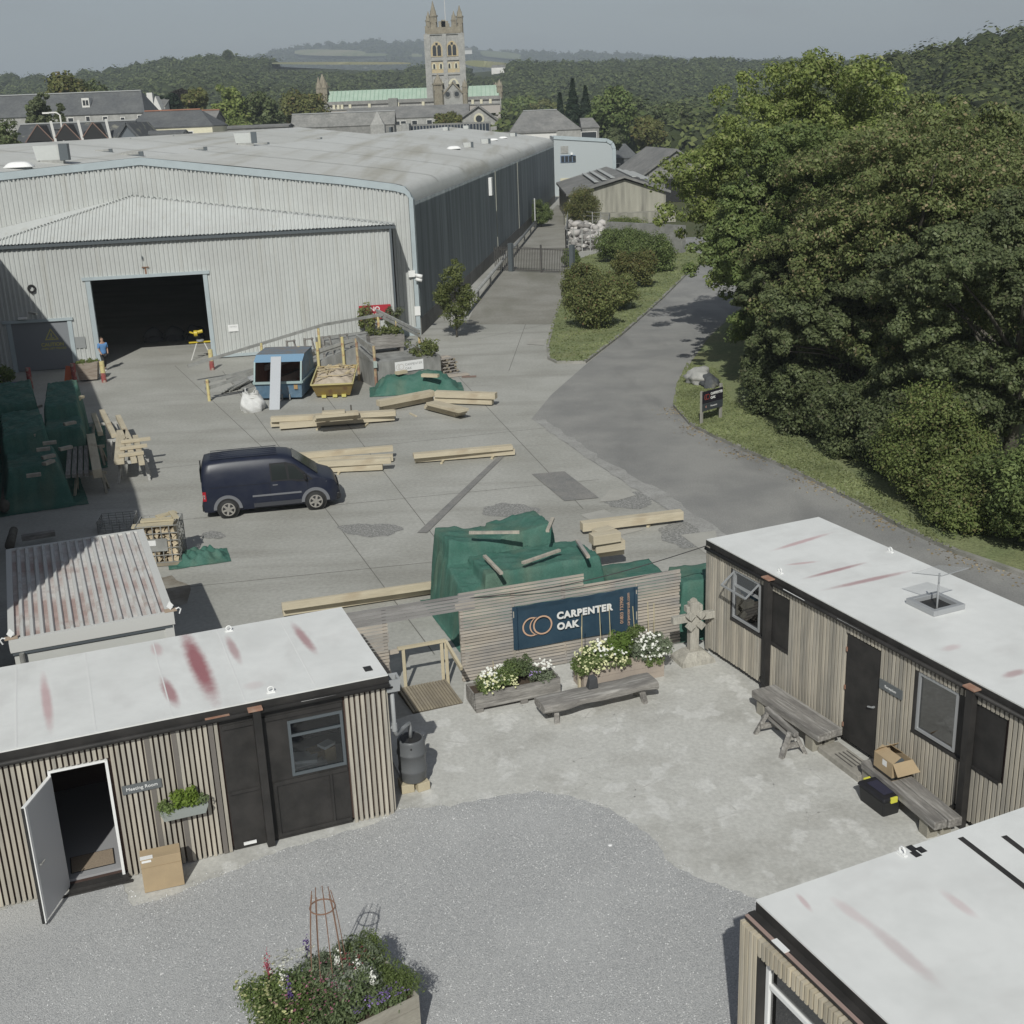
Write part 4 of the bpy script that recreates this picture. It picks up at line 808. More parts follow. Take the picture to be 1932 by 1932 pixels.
for fx in (.24, .47, .705):
    g1_ = MB(); x = fx * w; g1_.idx([(x - 1.6, -.1, ze + .1), (x + 1.6, -.1, ze + .1), (x, -.1, ze + 1.9), (x, 3.0, ze + 1.9)], [(0, 1, 2), (1, 3, 2), (0, 2, 3)]); gg = g1_.build('gablet', M['voiddark'], t); e_ = MB(); e_.bar((x - 1.7, -.15, ze), (x, -.15, ze + 2), .08, .10); e_.bar((x + 1.7, -.15, ze), (x, -.15, ze + 2), .08, .10); e_.build('verge_board', mat('red_board', (.20, .13, .105)), gg)
    MB().bar((x + 1.9, -.2, ze - .2), (x + 1.5, .2, ze + 2.3), .22, .22).build('white_stay', M['renderwhite'], t)
t, w, ze, zr = house('gable_block', 'blue grey slate gable end jutting beside the mossy roof', 'building', 221, 262, 233, 262, 146, 6, 'slate', 'slate', 0, 0)
for c in kids(t): bpy.data.objects.remove(c)
w = DD(262, 262, 146).x - DD(221, 262, 146).x; zt = DD(240, 232, 146).z; zb = DD(240, 261, 146).z
mb = MB(); mb.prismy([(0, 0), (w, 0), (w, zb), (w / 2, zt - .3), (0, zb)], .2, 9); mb.build('wall', mat('slate_wall', (.12, .135, .15)), t); mb = MB(); mb.bar((-.2, 4.5, zb - .1), (w / 2, 4.5, zt), 9.3, .25); mb.bar((w + .2, 4.5, zb - .1), (w / 2, 4.5, zt), 9.3, .25); mb.build('roof', M['slate_m'], t)
house('cream_house', 'hipped slate roofed house with cream walls', 'building', 238, 402, 209, 239.5, 158, 9, 'slate', 'cream', .12, .22, [(.70, -1.3, 1.2, 1.3)], 'brickcap')
house('lean_to', 'low slate lean to in front of the cream house', 'building', 258, 346, 246, 252, 150, 3, 'slate', 'stone', 0, 0)
house('grey_outbuilding', 'grey roofed outbuilding behind the cream house', 'building', 362, 406, 209, 228, 172, 7, 'slate_l', 'stone_d', 0, 0, [], 'brickcap')
house('long_grey_wall', 'long plain grey walled range left of the abbey', 'building', 380, 545, 236, 240, 176, 5, 'slate_l', 'stone_d', 0, 0)
t, w, ze, zr = house('white_gable_house', 'small white gabled house among the left trees', 'house', 286, 312, 186, 200, 225, 8, 'slate_l', 'renderwhite', 0, 0)
mb = MB(); mb.prismy([(w * .3, 0), (w * .95, 0), (w * .95, ze - .6), (w * .62, zr + .3), (w * .3, ze - .6)], -2.5, 0.1); mb.build('front_gable', M['renderwhite'], t); MB().box(-1.2, -.2, 2, 3, 0, zr + 1).build('chimney', M['renderwhite'], t)
t = thing('lamp_post', 'pale street lamp post by the small birch', 'street lamp', (DD(115, 230, 150).x, 150, 0)); zt = DD(115, 212, 150).z; mb = MB(); mb.tube([(0, 0, 0), (0, 0, zt - .3), (-.4, 0, zt), (-1.3, 0, zt)], .1, 6); mb.build('pole', M['renderwhite'], t); MB().box(-2, -1.2, -.15, .15, zt - .1, zt + .08).build('lamp_head', M['renderwhite'], t)
# range with big slate roof just before the abbey
house('stone_range', 'grey stone range running towards the abbey, left part', 'building', 548, 745, 213, 238, 205, 5, 'stone_d', 'stone_d', 0, 0, [], 'leadcap')
t = thing('stone_chimney', 'pale pointed stone chimney standing on the grey range', 'chimney', (DD(713, 235, 200).x, 200, 0)); x0 = -1.0; zt = DD(712, 212, 200).z; mb = MB(); mb.box(-1.1, 1.1, -1, 1, 0, zt - 1.8); mb.idx([(-1, -.9, zt - 1.8), (1, -.9, zt - 1.8), (1, .9, zt - 1.8), (-1, .9, zt - 1.8), (0, 0, zt + .2)], [(0, 1, 4), (1, 2, 4), (2, 3, 4), (3, 0, 4)]); mb.build('stack', M['stone'], t)
t.location = (DD(713, 235, 200).x, 200, 0)
t.name = 'stone_chimney'
house('cloister', 'long dull slate roofed cloister range under the abbey nave', 'building', 650, 885, 200, 222, 262, 12, 'slate_l', 'stone', 0, 0, [(.27, -1.0, 1.0, .7), (.31, -1.0, 1, .7), (.42, -1.0, 1.0, .7), (.47, -1, 1, .7), (.56, -1.0, 1.0, .7), (.68, -1.0, 1.0, .7), (.74, -1.0, 1.0, .7), (.82, -1, 1.0, .7), (.88, -1, 1, .7)])
t, w, ze, zr = house('chapter_house', 'stone gable with round arched window right of the cloister', 'building', 862, 940, 199, 230, 250, 12, 'slate_l', 'stone', 0, 0)
for c in kids(t): bpy.data.objects.remove(c)
w = DD(938, 230, 250).x - DD(863, 230, 250).x; zt = DD(905, 199, 250).z; zb = DD(905, 228, 250).z; mb = MB(); mb.prismy([(0, 0), (w, 0), (w, zb), (w * .56, zt - .3), (0, zb)], .2, 14); mb.build('wall', M['stone'], t)
mb = MB(); mb.bar((-.3, 7.0, zb), (w * .56, 7, zt), 14.6, .3); mb.bar((w + .3, 7, zb), (w * .56, 7, zt), 14.6, .3); mb.build('roof', M['slate_l'], t)
f = MB(); f.cyl((w * .56, .25, zb + .4), (w * .56, .05, zb + .4), 1.05, n=20); f = f.build('window', M['cream'], t); MB().cyl((w * .56, .1, zb + .4), (w * .56, .0, zb + .4), .65, n=16).build('pane', M['winpane'], f)
t = thing('dark_glazed_block', 'low block with a dark glazed band behind the warehouse roof', 'building', (DD(762, 250, 182).x, 182, 0)); w = DD(925, 238, 182).x - DD(762, 250, 182).x; zt = DD(840, 233, 182).z; MB().box(0, w, 0, 6, 0, zt).build('wall', M['stone_d'], t)
MB().box(.5, w - .2, -.1, .0, zt - 2.4, zt - .2).build('glazing', mat('blue_glass', (.035, .045, .06), rough=.3), t)
mb = MB()
for k in range(26): mb.box(.5 + k * (w - .8) / 26, .5 + k * (w - .8) / 26 + .1, -.16, -.1, zt - 2.4, zt - .2)
mb.build('mullion', M['steel'], t)
t = thing('plant_room', 'small grey metal plant room boxes at the back of the warehouse roof', 'plant room', (DD(700, 250, 178).x, 178, 0)); zt = DD(770, 233, 178).z; w = DD(769, 250, 178).x - DD(700, 250, 178).x
MB().box(0, w * .78, 0, 4, 0, zt - 1.3).build('wall', M['stone'], t); MB().box(w * .85, w * 1.05, -.5, 4, 0, zt).build('panel', M['steel'], t); MB().box(w * .5, w * .55, -.2, 4, 0, zt - .4).build('panel', M['darkgrey'], t)

# ---------------- abbey
AY = 345.0
def ax(u, v=180): return DD(u, v, AY).x
def az(v, u=845, Y=AY): return DD(u, v, Y).z
X0 = ax(845); AB = thing('abbey_church', 'large stone abbey church with green copper roof and tall pinnacled tower', 'church', (X0, AY, 0))
k_ = (ax(855) - ax(845)) / 10.0     # metres per photo unit
X = lambda u: (u - 845) * k_
zrid, zeav, zpar = az(163.8), az(188), az(195)
ND = 11
for a, b in ((622, 818), (884, 941)):
    mb = MB(); x0, x1 = X(a), X(b); mb.face([(x0, -ND / 2, zeav), (x1, -ND / 2, zeav), (x1, 0, zrid), (x0, 0, zrid)]); mb.face([(x1, ND / 2, zeav), (x0, ND / 2, zeav), (x0, 0, zrid), (x1, 0, zrid)]); mb.build('roof', M['copper'], AB)
    sm = MB(); n = int((x1 - x0) / 1.1)
    for i in range(n + 1): x = x0 + (x1 - x0) * i / n; sm.bar((x, -ND / 2 - .02, zeav + .08), (x, -.02, zrid + .08), .1, .12)
    sm.build('roof_seam', mat('copper_seam', (.26, .39, .30)), AB)
MB().box(X(600), X(945), -ND / 2, ND / 2, 0, zeav).build('nave_wall', M['stone'], AB)
mb = MB(); mb.box(X(622), X(943), -ND / 2 - .5, -ND / 2 + .1, zeav - .4, zeav + .5); mb.build('parapet', M['stone_d'], AB)
mb = MB(); mb.box(X(622), X(943), -ND / 2 - 6, -ND / 2 - .5, 0, az(199)); mb.build('aisle', mat('aisle_band', (.42, .39, .36)), AB)
MB().box(X(622), X(943), -ND / 2 - 6.2, -ND / 2 - 5.8, az(201), az(198.6)).build('parapet', M['stone_d'], AB)
for u in (634, 642, 649, 664, 700, 753, 800, 892, 908, 925): MB().box(X(u) - .35, X(u) + .35, -ND / 2 - .7, -ND / 2 - .4, az(199), zeav - .3).build('buttress', M['cream'], AB)
# tower
TW = 31.0 * k_; zt0 = az(65, 845); yF = -TW
mb = MB(); mb.box(X(813), X(876), -TW * 1.0, TW, 0, zt0); mb.build('tower', M['stone'], AB)
TX0, TX1 = X(813), X(876); TC = (TX0 + TX1) / 2; yF = -TW
tr = MB()
for v in (65, 113.5, 140): z = az(v); tr.box(TX0 - .25, TX1 + .25, yF - .3, TW + .3, z - .25, z + .25)
for x in (TX0, TX1, TC): tr.box(x - (.55 if x == TC else .8), x + (.55 if x == TC else .8), yF - .35, yF + .2, 0, zt0)
tr.build('buttress', M['stone'], AB)
# crenellated parapet, warmer stone
mb = MB(); zb, zc = zt0, az(48)
for s_ in (-1, 1):
    mb.box(TX0, TX1, s_ * TW - .4, s_ * TW + .4, zb, az(53)); 
    for (a, b, z) in ((.13, .27, 49), (.36, .64, 42), (.44, .56, 39.5), (.73, .87, 49)): mb.box(TX0 + (TX1 - TX0) * a, TX0 + (TX1 - TX0) * b, s_ * TW - .4, s_ * TW + .4, az(53), az(z))
for x in (TX0, TX1): mb.box(x - .4, x + .4, -TW, TW, zb, az(50))
mb.build('battlement', M['warmstone'], AB)
def pinn(x, y, vtop, w, zb, m='warmstone', vs=None, cone=8):
    zt = az(vtop); vs_ = az(vs) if vs else zb + (zt - zb) * .5; mb = MB(); mb.cyl((x, y, zb), (x, y, vs_), w, n=8)
    mb.cyl((x, y, vs_ - .1), (x, y, vs_ + .25), w * 1.2, n=8)
    for k in range(4):
        a = pi / 4 + k * pi / 2; mb.cyl((x + w * cos(a), y + w * sin(a), vs_ - 1.5), (x + w * cos(a), y + w * sin(a), vs_ + 1.4), .25, .03, n=5)
    mb.cyl((x, y, vs_ + .2), (x, y, zt), w * .95, .06, n=8); return mb.build('pinnacle', M[m], AB)
pinn(TX0 + 1.9, yF + .8, 3, 1.0, zb, vs=32); pinn(TX0 + .2, TW, 17, .75, zb, vs=36); pinn(TX1 - .2, yF + .8, 13, .85, zb, vs=35); pinn(TX1 - 2.0, TW, 18, .7, zb, vs=37)
fp = MB(); fp.cyl((TC + .4, 0, zt0), (TC + .4, 0, az(-8)), .12, .06, n=6); fp.build('flagpole', M['renderwhite'], AB)
def arch(cx, z0, z1, w, y, m, parent, name='window'):
    pts = [(cx - w / 2, z0), (cx + w / 2, z0)] + [(cx + w / 2 * cos(R_(a)) if a <= 90 else cx + w / 2 * cos(R_(a)), z1 - w * .8 + w * .8 * sin(R_(a))) for a in range(0, 181, 20)]
    return MB().prismy(pts, y, y + .35).build(name, m, parent)
for cx in (X(830), X(858)):
    a = arch(cx, az(108), az(79), 3.3, yF - .12, M['hamstone'], AB)
    for dx in (-.62, .62): arch(cx + dx, az(106), az(86), .95, yF - .2, M['winpane'], a, 'pane')
    MB().cyl((cx, yF - .2, az(84)), (cx, yF - .1, az(84)), .42, n=4).build('pane', M['winpane'], a)
    MB().prismy([(cx - 2, az(138.5)), (cx + 2, az(138.5)), (cx + 2, az(118)), (cx - 2, az(118))], yF - .08, yF + .2).build('panel', M['hamstone'], AB)
    for dx in (-.9, .9): arch(cx + dx, az(131), az(119), 1.2, yF - .16, M['cream'], AB); arch(cx + dx, az(130), az(121), .5, yF - .22, M['winpane'], AB)
    arch(cx, az(160), az(149), 3.2, yF - .1, M['cream'], AB); arch(cx + 0.1, az(160), az(152), 1.1, yF - .16, M['stone_d'], AB)
# transept gable
gw0, gw1 = X(841), X(876); zg, zge = az(159.5), az(180); mb = MB(); mb.prismy([(gw0, 0), (gw1, 0), (gw1, zge), ((gw0 + gw1) / 2, zg), (gw0, zge)], -ND / 2 - 8.5, -ND / 2); mb.build('transept', M['stone'], AB)
mb = MB(); yT = -ND / 2 - 8.6; mb.bar((gw0 - .3, yT, zge - .1), ((gw0 + gw1) / 2, yT, zg + .25), .5, .35); mb.bar((gw1 + .3, yT, zge - .1), ((gw0 + gw1) / 2, yT, zg + .25), .5, .35); mb.build('verge', M['warmstone'], AB)
for u in (847, 863.5): rw = MB().cyl((X(u) + .2, yT - .05, az(179.5)), (X(u) + .2, yT + .2, az(179.5)), .95, n=14).build('window', M['stone_d'], AB); MB().cyl((X(u) + .2, yT - .12, az(179.5)), (X(u) + .2, yT, az(179.5)), .6, n=12).build('pane', M['winpane'], rw)
pinn(X(832), yT, 141, 1.35, 0, vs=161); pinn(X(880), yT, 153, .7, 0, vs=167)
pinn(X(611), 0, 130, 1.5, az(190), vs=156); pinn(X(606), -3, 136, .8, az(190), vs=158); pinn(X(616), -3, 138, .8, az(190), vs=158); pinn(X(943), -3, 154, .8, az(190), vs=167); pinn(X(936), 3, 158, .7, az(185), vs=168)
MB().box(X(592), X(622), -9, 5, 0, az(194)).build('west_block', M['stone'], AB); MB().box(X(740), X(756), -14, -11, 0, az(182.5)).build('turret', M['stone_d'], AB)
mb = MB(); mb.box(X(592), X(596), -9.6, -9, 0, az(201)); mb.box(X(615), X(618), -9.6, -9, 0, az(190)); mb.build('buttress', M['cream'], AB)

# right of the abbey
house('hipped_stone_building', 'grey stone building with broad pale slate roof before the spruces', 'building', 962, 1098, 208, 246, 226, 12, 'slate_l', 'stone', .2, .32, [], 'leadcap')
t = thing('white_lean_to', 'low white rendered strip under the hipped stone building', 'building', (DD(932, 255, 222).x, 222, 0)); MB().box(0, DD(1050, 255, 222).x - DD(932, 255, 222).x, 0, 3, 0, DD(990, 251, 222).z).build('wall', M['renderwhite'], t); MB().box(-.3, DD(1050, 255, 222).x - DD(932, 255, 222).x + .2, -.3, 3, DD(990, 251, 222).z + .003, DD(990, 248, 222).z).build('roof', M['slate_l'], t)
house('weathered_cottage', 'small cottage with blue grey roof between stone building and trees', 'building', 1097, 1132, 222, 240, 222, 8, 'slate_l', 'stone_d', 0, .3, [(.4, -1.6, 2.6, 1.6)])
house('dark_slate_house', 'dark slate roofed building right of the pale factory wing', 'building', 1140, 1206, 271, 298, 205, 11, 'slate', 'slate', 0, .3, [(.3, -1.5, 1.6, 1.2)])
# pale factory wing
wl0, wl1 = G(1047, 370), G(1160, 366); wy = 184.0; wx0, wx1 = DD(1047, 360, wy).x, DD(1158.8, 360, wy).x; T = thing('factory_wing', 'pale blue grey end wing with cream roller door and dark windows', 'building', (wx0, wy, 0)); w = wx1 - wx0
zl, zr_ = DD(1047, 259, wy).z, DD(1135, 265, wy).z; pf = [(0, 0), (w, 0), (w, zr_ - 1.2), (w - .25, zr_ - .5), (w - 1.0, zr_ - .02), (0, zl)]
MB().prismy(pf, 0, 14).build('wall', mat('pale_blue_clad', (.42, .455, .465), rough=.5, fine=.03), T)
mb = MB(); q_ = [(0, zl), (w - 1.0, zr_), (w - .25, zr_ - .45), (w + .05, zr_ - 1.2), (w + .05, 0)]
for a, b in zip(q_, q_[1:]): mb.bar((a[0], 0, a[1]), (b[0], 0, b[1]), .3, .5)
mb.build('trim', M['bluetrim'], T)
ZW = lambda v, u=1080: DD(u, v, wy).z; XW = lambda u: DD(u, 330, wy).x - wx0
f = MB().box(XW(1058), XW(1086), -.12, .05, ZW(306), ZW(292.5)).build('window', mat('blue_frame', (.16, .22, .32)), T)
for k in range(4): MB().box(XW(1059.5) + k * .56, XW(1059.5) + k * .56 + .45, -.16, -.1, ZW(305), ZW(294)).build('pane', M['winpane'], f)
d = MB().box(XW(1057), XW(1085.5), -.1, .05, 0, ZW(335.5)).build('roller_door', M['cream'], T)
for u in (1062, 1075): MB().box(XW(u), XW(u) + .55, -.13, -.08, ZW(344.5), ZW(341)).build('pane', M['winpane'], d)
MB().box(XW(1059), XW(1073), -.08, .05, ZW(289), ZW(275)).build('vent_panel', M['steel'], T); MB().box(XW(1077), XW(1081), -.4, .0, ZW(292), ZW(288)).build('lamp', M['white'], T)
# concrete barn
by = 137.0; bx0, bx1 = DD(1074, 415, by).x, DD(1256, 415, by).x; T = thing('concrete_barn', 'stained concrete gable barn with grey corrugated roof behind the shrubs', 'barn', (bx0, by, 0)); w = bx1 - bx0
zc_ = DD(1178, 339, by).z; z0_ = DD(1074, 369, by).z; z1_ = DD(1253, 362, by).z; xa = DD(1178, 339, by).x - bx0
M['stainc'] = mat('stained_concrete', (.33, .32, .27), col2=(.16, .155, .135), scale=.7, lo=.45, hi=.66, stretch=(1, 1, .1), fine=.1, fscale=3)
MB().prismy([(0, 0), (w, 0), (w, z1_), (xa, zc_), (0, z0_)], 0, 22).build('wall', M['stainc'], T)
mb = MB()
for (xa0, za0, xb0, zb0) in ((-.3, z0_ - .05, xa, zc_ + .2), (w + .5, z1_ - .1, xa, zc_ + .2)):
    mb.hexa([(xa0, -.5, za0), (xb0, -.5, zb0), (xb0, 23, zb0), (xa0, 23, za0), (xa0, -.5, za0 + .25), (xb0, -.5, zb0 + .25), (xb0, 23, zb0 + .25), (xa0, 23, za0 + .25)])
mb.build('roof', M['slate_l'], T); mb = MB()
for s_ in (-1, 1):
    for k in range(3): x = xa + s_ * (1.2 + k * .9); z = zc_ + .5 - abs(x - xa) / max(xa, w - xa) * (zc_ - z0_) * .95; mb.bar((x, 1, z), (x, 21, z), .5, .08)
mb.build('rooflight', mat('rooflight', (.40, .41, .40)), T)
MB().box(-.6, w + .8, -2.2, -.02, 0, 1.1).build('ledge', M['stainc'], T)
t = thing('retaining_wall', 'grey stone retaining wall below the concrete barn', 'wall', G(1150, 470)); q = G(1290, 480) - G(1150, 470); mb = MB(); mb.bar((0, 0, 1.2), (q.x, q.y, 1.2), .5, 2.4); mb.build('wall', M['stone_d'], t)
# stone barn with open gable at right
sy = 165.0; T = thing('stone_barn', 'stone barn with pale slate roof and open gable beside the big trees', 'barn', (18.4, 163, 0), 8.5); w = 9.5; ze = 3.4; zr = 6.6
MB().prismy([(0, 0), (w, 0), (w, ze), (w / 2, zr - .2), (0, ze)], 0, 12).build('wall', M['stone_d'], T)
mb = MB(); mb.bar((-.4, 7, ze - .2), (w / 2, 7, zr), 14.8, .25); mb.bar((w + .4, 7, ze - .2), (w / 2, 7, zr), 14.8, .25); mb.build('roof', M['slate_l'], T); MB().box(w * .35, w * .8, -.1, .05, 0, ze - .4).build('opening', M['voiddark'], T)
for (u, v, Y, w_, h_) in ((663, 104, 2200, 0, 0),): pass
t = thing('farmhouse', 'white farmhouse on the far field right of the tower', 'house', (DD(941, 127, 780).x, 780, DD(941, 131, 780).z - 3)); MB().box(-4.5, 4, 0, 5, 0, 4).build('wall', M['renderwhite'], t); MB().box(-1.5, .8, -2, -.01, 0, 3.1).build('wing', M['renderwhite'], t); mb = MB(); mb.prismy([(-4.8, 4.003), (4.3, 4.003), (3.4, 5.6), (-4, 5.6)], .5, 4.5); mb.build('roof', M['slate_l'], t)
t = thing('hill_cottage', 'tiny white cottage high on the far hill', 'house', (DD(882, 99.5, 2250).x, 2250, DD(882, 102, 2250).z)); MB().box(-8, 8, 0, 8, 0, 6).build('wall', M['renderwhite'], t); MB().prismy([(-8.5, 6), (8.5, 6), (6, 10), (-6, 10)], 0, 8).build('roof', M['slate_l'], t)
# ================================================================ CABINS
M['batten'] = mat('weathered_batten', (.46, .42, .35), col2=(.34, .32, .28), scale=1.6, stretch=(3, 3, .35), island=.16, fine=.08, fscale=8, rough=.85)
M['batten_r'] = mat('silvered_batten', (.45, .41, .34), col2=(.33, .31, .27), scale=1.4, stretch=(3, 3, .3), lo=.38, hi=.62, island=.18, fine=.1, fscale=8, rough=.9)
M['batten_b'] = mat('pale_batten', (.50, .44, .33), col2=(.40, .37, .31), scale=1.4, stretch=(3, 3, .3), island=.2, fine=.08, fscale=8, rough=.85)
M['backing'] = mat('cabin_backing', (.075, .048, .040), rough=.9); M['cabblack'] = mat('cabin_black', (.026, .025, .024), col2=(.045, .042, .040), scale=2.2, rough=.6, bump=.1)
M['floorgrey'] = mat('vinyl_floor', (.33, .33, .34), rough=.5); M['alu'] = mat('aluminium', (.40, .41, .42), rough=.45, metal=.3)
M['woodgrey'] = mat('silvered_oak', (.27, .255, .235), col2=(.17, .16, .15), scale=2, stretch=(.5, 2.5, 2.5), fine=.16, fscale=12, bump=.4, bscale=14, rough=.9, streak=((.38, .365, .34), (.35, 5, 5), 3, .5, .66, .8))
M['cardboard'] = mat('cardboard', (.42, .32, .20), col2=(.36, .275, .175), scale=2, rough=.9)
M['redlead'] = mat('rust_plate', (.30, .15, .10), col2=(.36, .24, .18), scale=9, rough=.9)
def lp(u, v, z, o, a):   # photo point on a level -> cabin frame
    return loc2(G(u, v, z), o, a)
RED = (.30, .085, .10); PINK = (.50, .30, .31)
def stain(o, a, p, q, hw, col, am, z=2.78):
    A, B = lp(*p, z, o, a), lp(*q, z, o, a); cx, cy = (A[0] + B[0]) / 2, (A[1] + B[1]) / 2; an = math.degrees(atan2(B[1] - A[1], B[0] - A[0])); return (cx, cy, an, hypot(B[0] - A[0], B[1] - A[1]) / 2 * 1.25, hw, col, am)
def roofmat(name, st): return mat(name, (.74, .745, .73), col2=(.67, .675, .66), scale=.8, lo=.4, hi=.65, fine=.02, fscale=4, rough=.6, stains=st, streak=((.60, .595, .58), (1, .5, 1), 1.7, .54, .74, .55), detail=9)
def eye(parent, x, y, z):
    mb = MB(); mb.tube([(x + .05 * cos(t), y, z + .06 + .05 * sin(t)) for t in [k * pi / 5 for k in range(11)]], .012, 5); mb.box(x - .07, x + .07, y - .03, y + .03, z, z + .02); mb.build('lifting_eye', M['white'], parent)

# ---- left cabin (meeting room)
o, a = LCo, LCa
stl = [stain(o, a, (350, 1200), (403, 1320), .20, RED, .9), stain(o, a, (308, 1283), (333, 1332), .13, RED, .75), stain(o, a, (430, 1205), (452, 1250), .10, RED, .55), stain(o, a, (555, 1182), (594, 1232), .11, RED, .65), stain(o, a, (82, 1280), (95, 1375), .10, PINK, .7), stain(o, a, (292, 1215), (300, 1238), .12, PINK, .5), stain(o, a, (470, 1290), (490, 1300), .2, PINK, .2)]
LC = thing('meeting_room_cabin', 'battened cabin at the left with open door, water barrel end and red stained white roof', 'cabin', (*o, 0), a)
X0_, DEP = -9.6, 3.25; door = (-5.62, -4.70, .12, 2.27); win = (-1.76, -.80, 1.22, 2.28)
w = MB(); wallholes(w, X0_, -.02, .1, 2.62, [door, win], .03, .10); w.box(X0_, 0, DEP - .08, DEP, .1, 2.62); w.box(-.08, -.0, .1, DEP - .08, .1, 2.62); w.box(X0_, X0_ + .08, .1, DEP - .08, .1, 2.62); w.build('wall', M['backing'], LC)
MB().box(X0_ + .08, -.08, .1, DEP - .08, .1, .16).build('floor', M['floorgrey'], LC)
w = MB(); w.box(X0_ - .05, .06, -.04, DEP + .05, 2.62, 2.775); w.build('fascia', M['cabblack'], LC)
w = MB(); w.box(X0_ - .05, .05, -.05, DEP + .06, 2.776, 2.80); w.build('roof', roofmat('stained_roof_left', stl), LC)
w = MB()
for x in (-1.2, -2.4, -3.6, -4.8, -6, -7.2): w.box(x - .012, x + .012, -.02, DEP, 2.80, 2.804)
w.build('roof_seam', mat('roof_joint', (.70, .70, .69)), LC)
w = MB(); slats(w, X0_, -2.9, .04, 2.58, [(door[0] - .02, door[1] + .02, 0, door[3] + .03)], -.03, .028, .088, .056); w.build('battens', M['batten'], LC); w = MB(); slats(w, -.76, 0, .03, 2.58, [], -.03, .028, .085, .056); w.build('battens', M['batten'], LC)
w = MB()
for i in range(36): y = .05 + i * .09; w.box(.002, .04, y, y + .05, .05, 2.6)
w.build('end_battens', M['batten'], LC)
w = MB()
for x in (-3.62, -3.02, -4.05): w.box(x - .05, x + .03, -.045, -.025, .05, 2.58)
w.build('dark_board', mat('dark_board', (.17, .155, .14), rough=.9), LC)
w = MB(); wallholes(w, -2.88, -.78, .04, 2.58, [win], .0, .028)
for (x0, x1, z0, z1) in ((-2.85, -.8, 2.36, 2.44), (-2.1, -.8, 1.10, 1.18), (-2.85, -2.3, 1.12, 1.18), (-2.1, -.8, .10, .16), (-1.12, -1.08, .16, 1.1), (-2.1, -2.05, .16, 1.1)): w.box(x0, x1, -.03, 0, z0, z1)
w.build('black_panel', M['cabblack'], LC)
w = MB(); w.box(-2.33, -2.20, -.17, -.02, .05, 2.66); w.build('post', M['cabblack'], LC)
MB().box(-2.4, -2.16, -.18, .02, 2.665, 2.70).build('rust_plate', M['redlead'], LC); MB().box(-3.1, -2.7, -.10, -.04, 2.58, 2.66).build('rust_plate', M['redlead'], LC)
w = MB(); w.cyl((X0_, -.09, 2.59), (.05, -.09, 2.62), .045, n=8); w.build('gutter', M['cabblack'], LC, True)
w = MB(); w.box(-1.5, -.9, -.12, -.1, 2.635, 2.65); w.build('white_flake', M['white'], LC)
fr = MB(); x0, x1, z0, z1 = win
for (p, q, r, s_) in ((x0, x1, z0, z0 + .05), (x0, x1, z1 - .05, z1), (x0, x0 + .05, z0 + .05, z1 - .05), (x1 - .05, x1, z0 + .05, z1 - .05), (x0 + .05, x1 - .05, 1.97, 2.01)): fr.box(p, q, -.02, .05, r, s_)
fr = fr.build('window', M['darkgrey'], LC); MB().box(x0 + .05, x1 - .05, .012, .018, z0 + .05, z1 - .05).build('pane', M['glass'], fr)
x0, x1, z0, z1 = door; fr = MB(); fr.box(x1 - .045, x1, -.06, .11, z0, z1); fr.box(x0, x0 + .04, -.02, .11, z0, z1); fr.box(x0 + .04, x1 - .045, -.02, .11, z1 - .04, z1); fr.build('door_frame', M['white'], LC)
MB().box(x0 + .02, x1 + .05, -.14, .03, .03, .115).build('threshold', M['cabblack'], LC); MB().box(x0 - .2, x1 + .1, -.2, -.15, .0, .06).build('step_rail', M['cabblack'], LC)
tip = loc2((-7.62, 16.38), o, a)
hx, hy = x0 + .02, -.03; dang = math.degrees(atan2(tip[1] - hy, tip[0] - hx)); dlen = .9
w = MB(); w.box(0, dlen, -.02, .02, .12, 2.17); ld = w.build('door', mat('door_leaf', (.50, .50, .51), rough=.4), LC); ld.location = (hx, hy, 0); ld.rotation_euler = (0, 0, R_(dang))
w = MB(); w.box(dlen, dlen + .02, -.03, .03, .10, 2.19); w.box(0, dlen, -.03, .03, 2.17, 2.19); w.box(dlen - .04, dlen, .021, .03, .12, 2.17); w.build('edge_trim', M['white'], ld)
w = MB(); w.box(dlen + .021, dlen + .05, -.025, .01, .10, 2.18); w.build('edge_seal', M['black'], ld)
w = MB(); w.bar((dlen - .1, .06, 1.1), (dlen - .22, .06, 1.1), .02, .02); w.bar((dlen - .1, .02, 1.1), (dlen - .1, .06, 1.1), .02, .02); w.build('door_handle', M['steel'], ld)
MB().box(-4.55, -3.92, -.06, -.045, 1.585, 1.745).build('name_plate', mat('plate_grey', (.13, .14, .145), rough=.5), LC)
text('Meeting Room', .085, M['white'], LC, (-4.235, -.062, 1.64), align='CENTER')
eye(LC, -1.95, .15, 2.80); eye(LC, -2.2, DEP - .15, 2.80); MB().box(-.28, -.14, .22, .42, 2.803, 2.808).build('tape_patch', M['black'], LC)
MB().box(-2.72, -2.5, -.055, -.03, .12, .17).build('white_label', M['white'], LC)
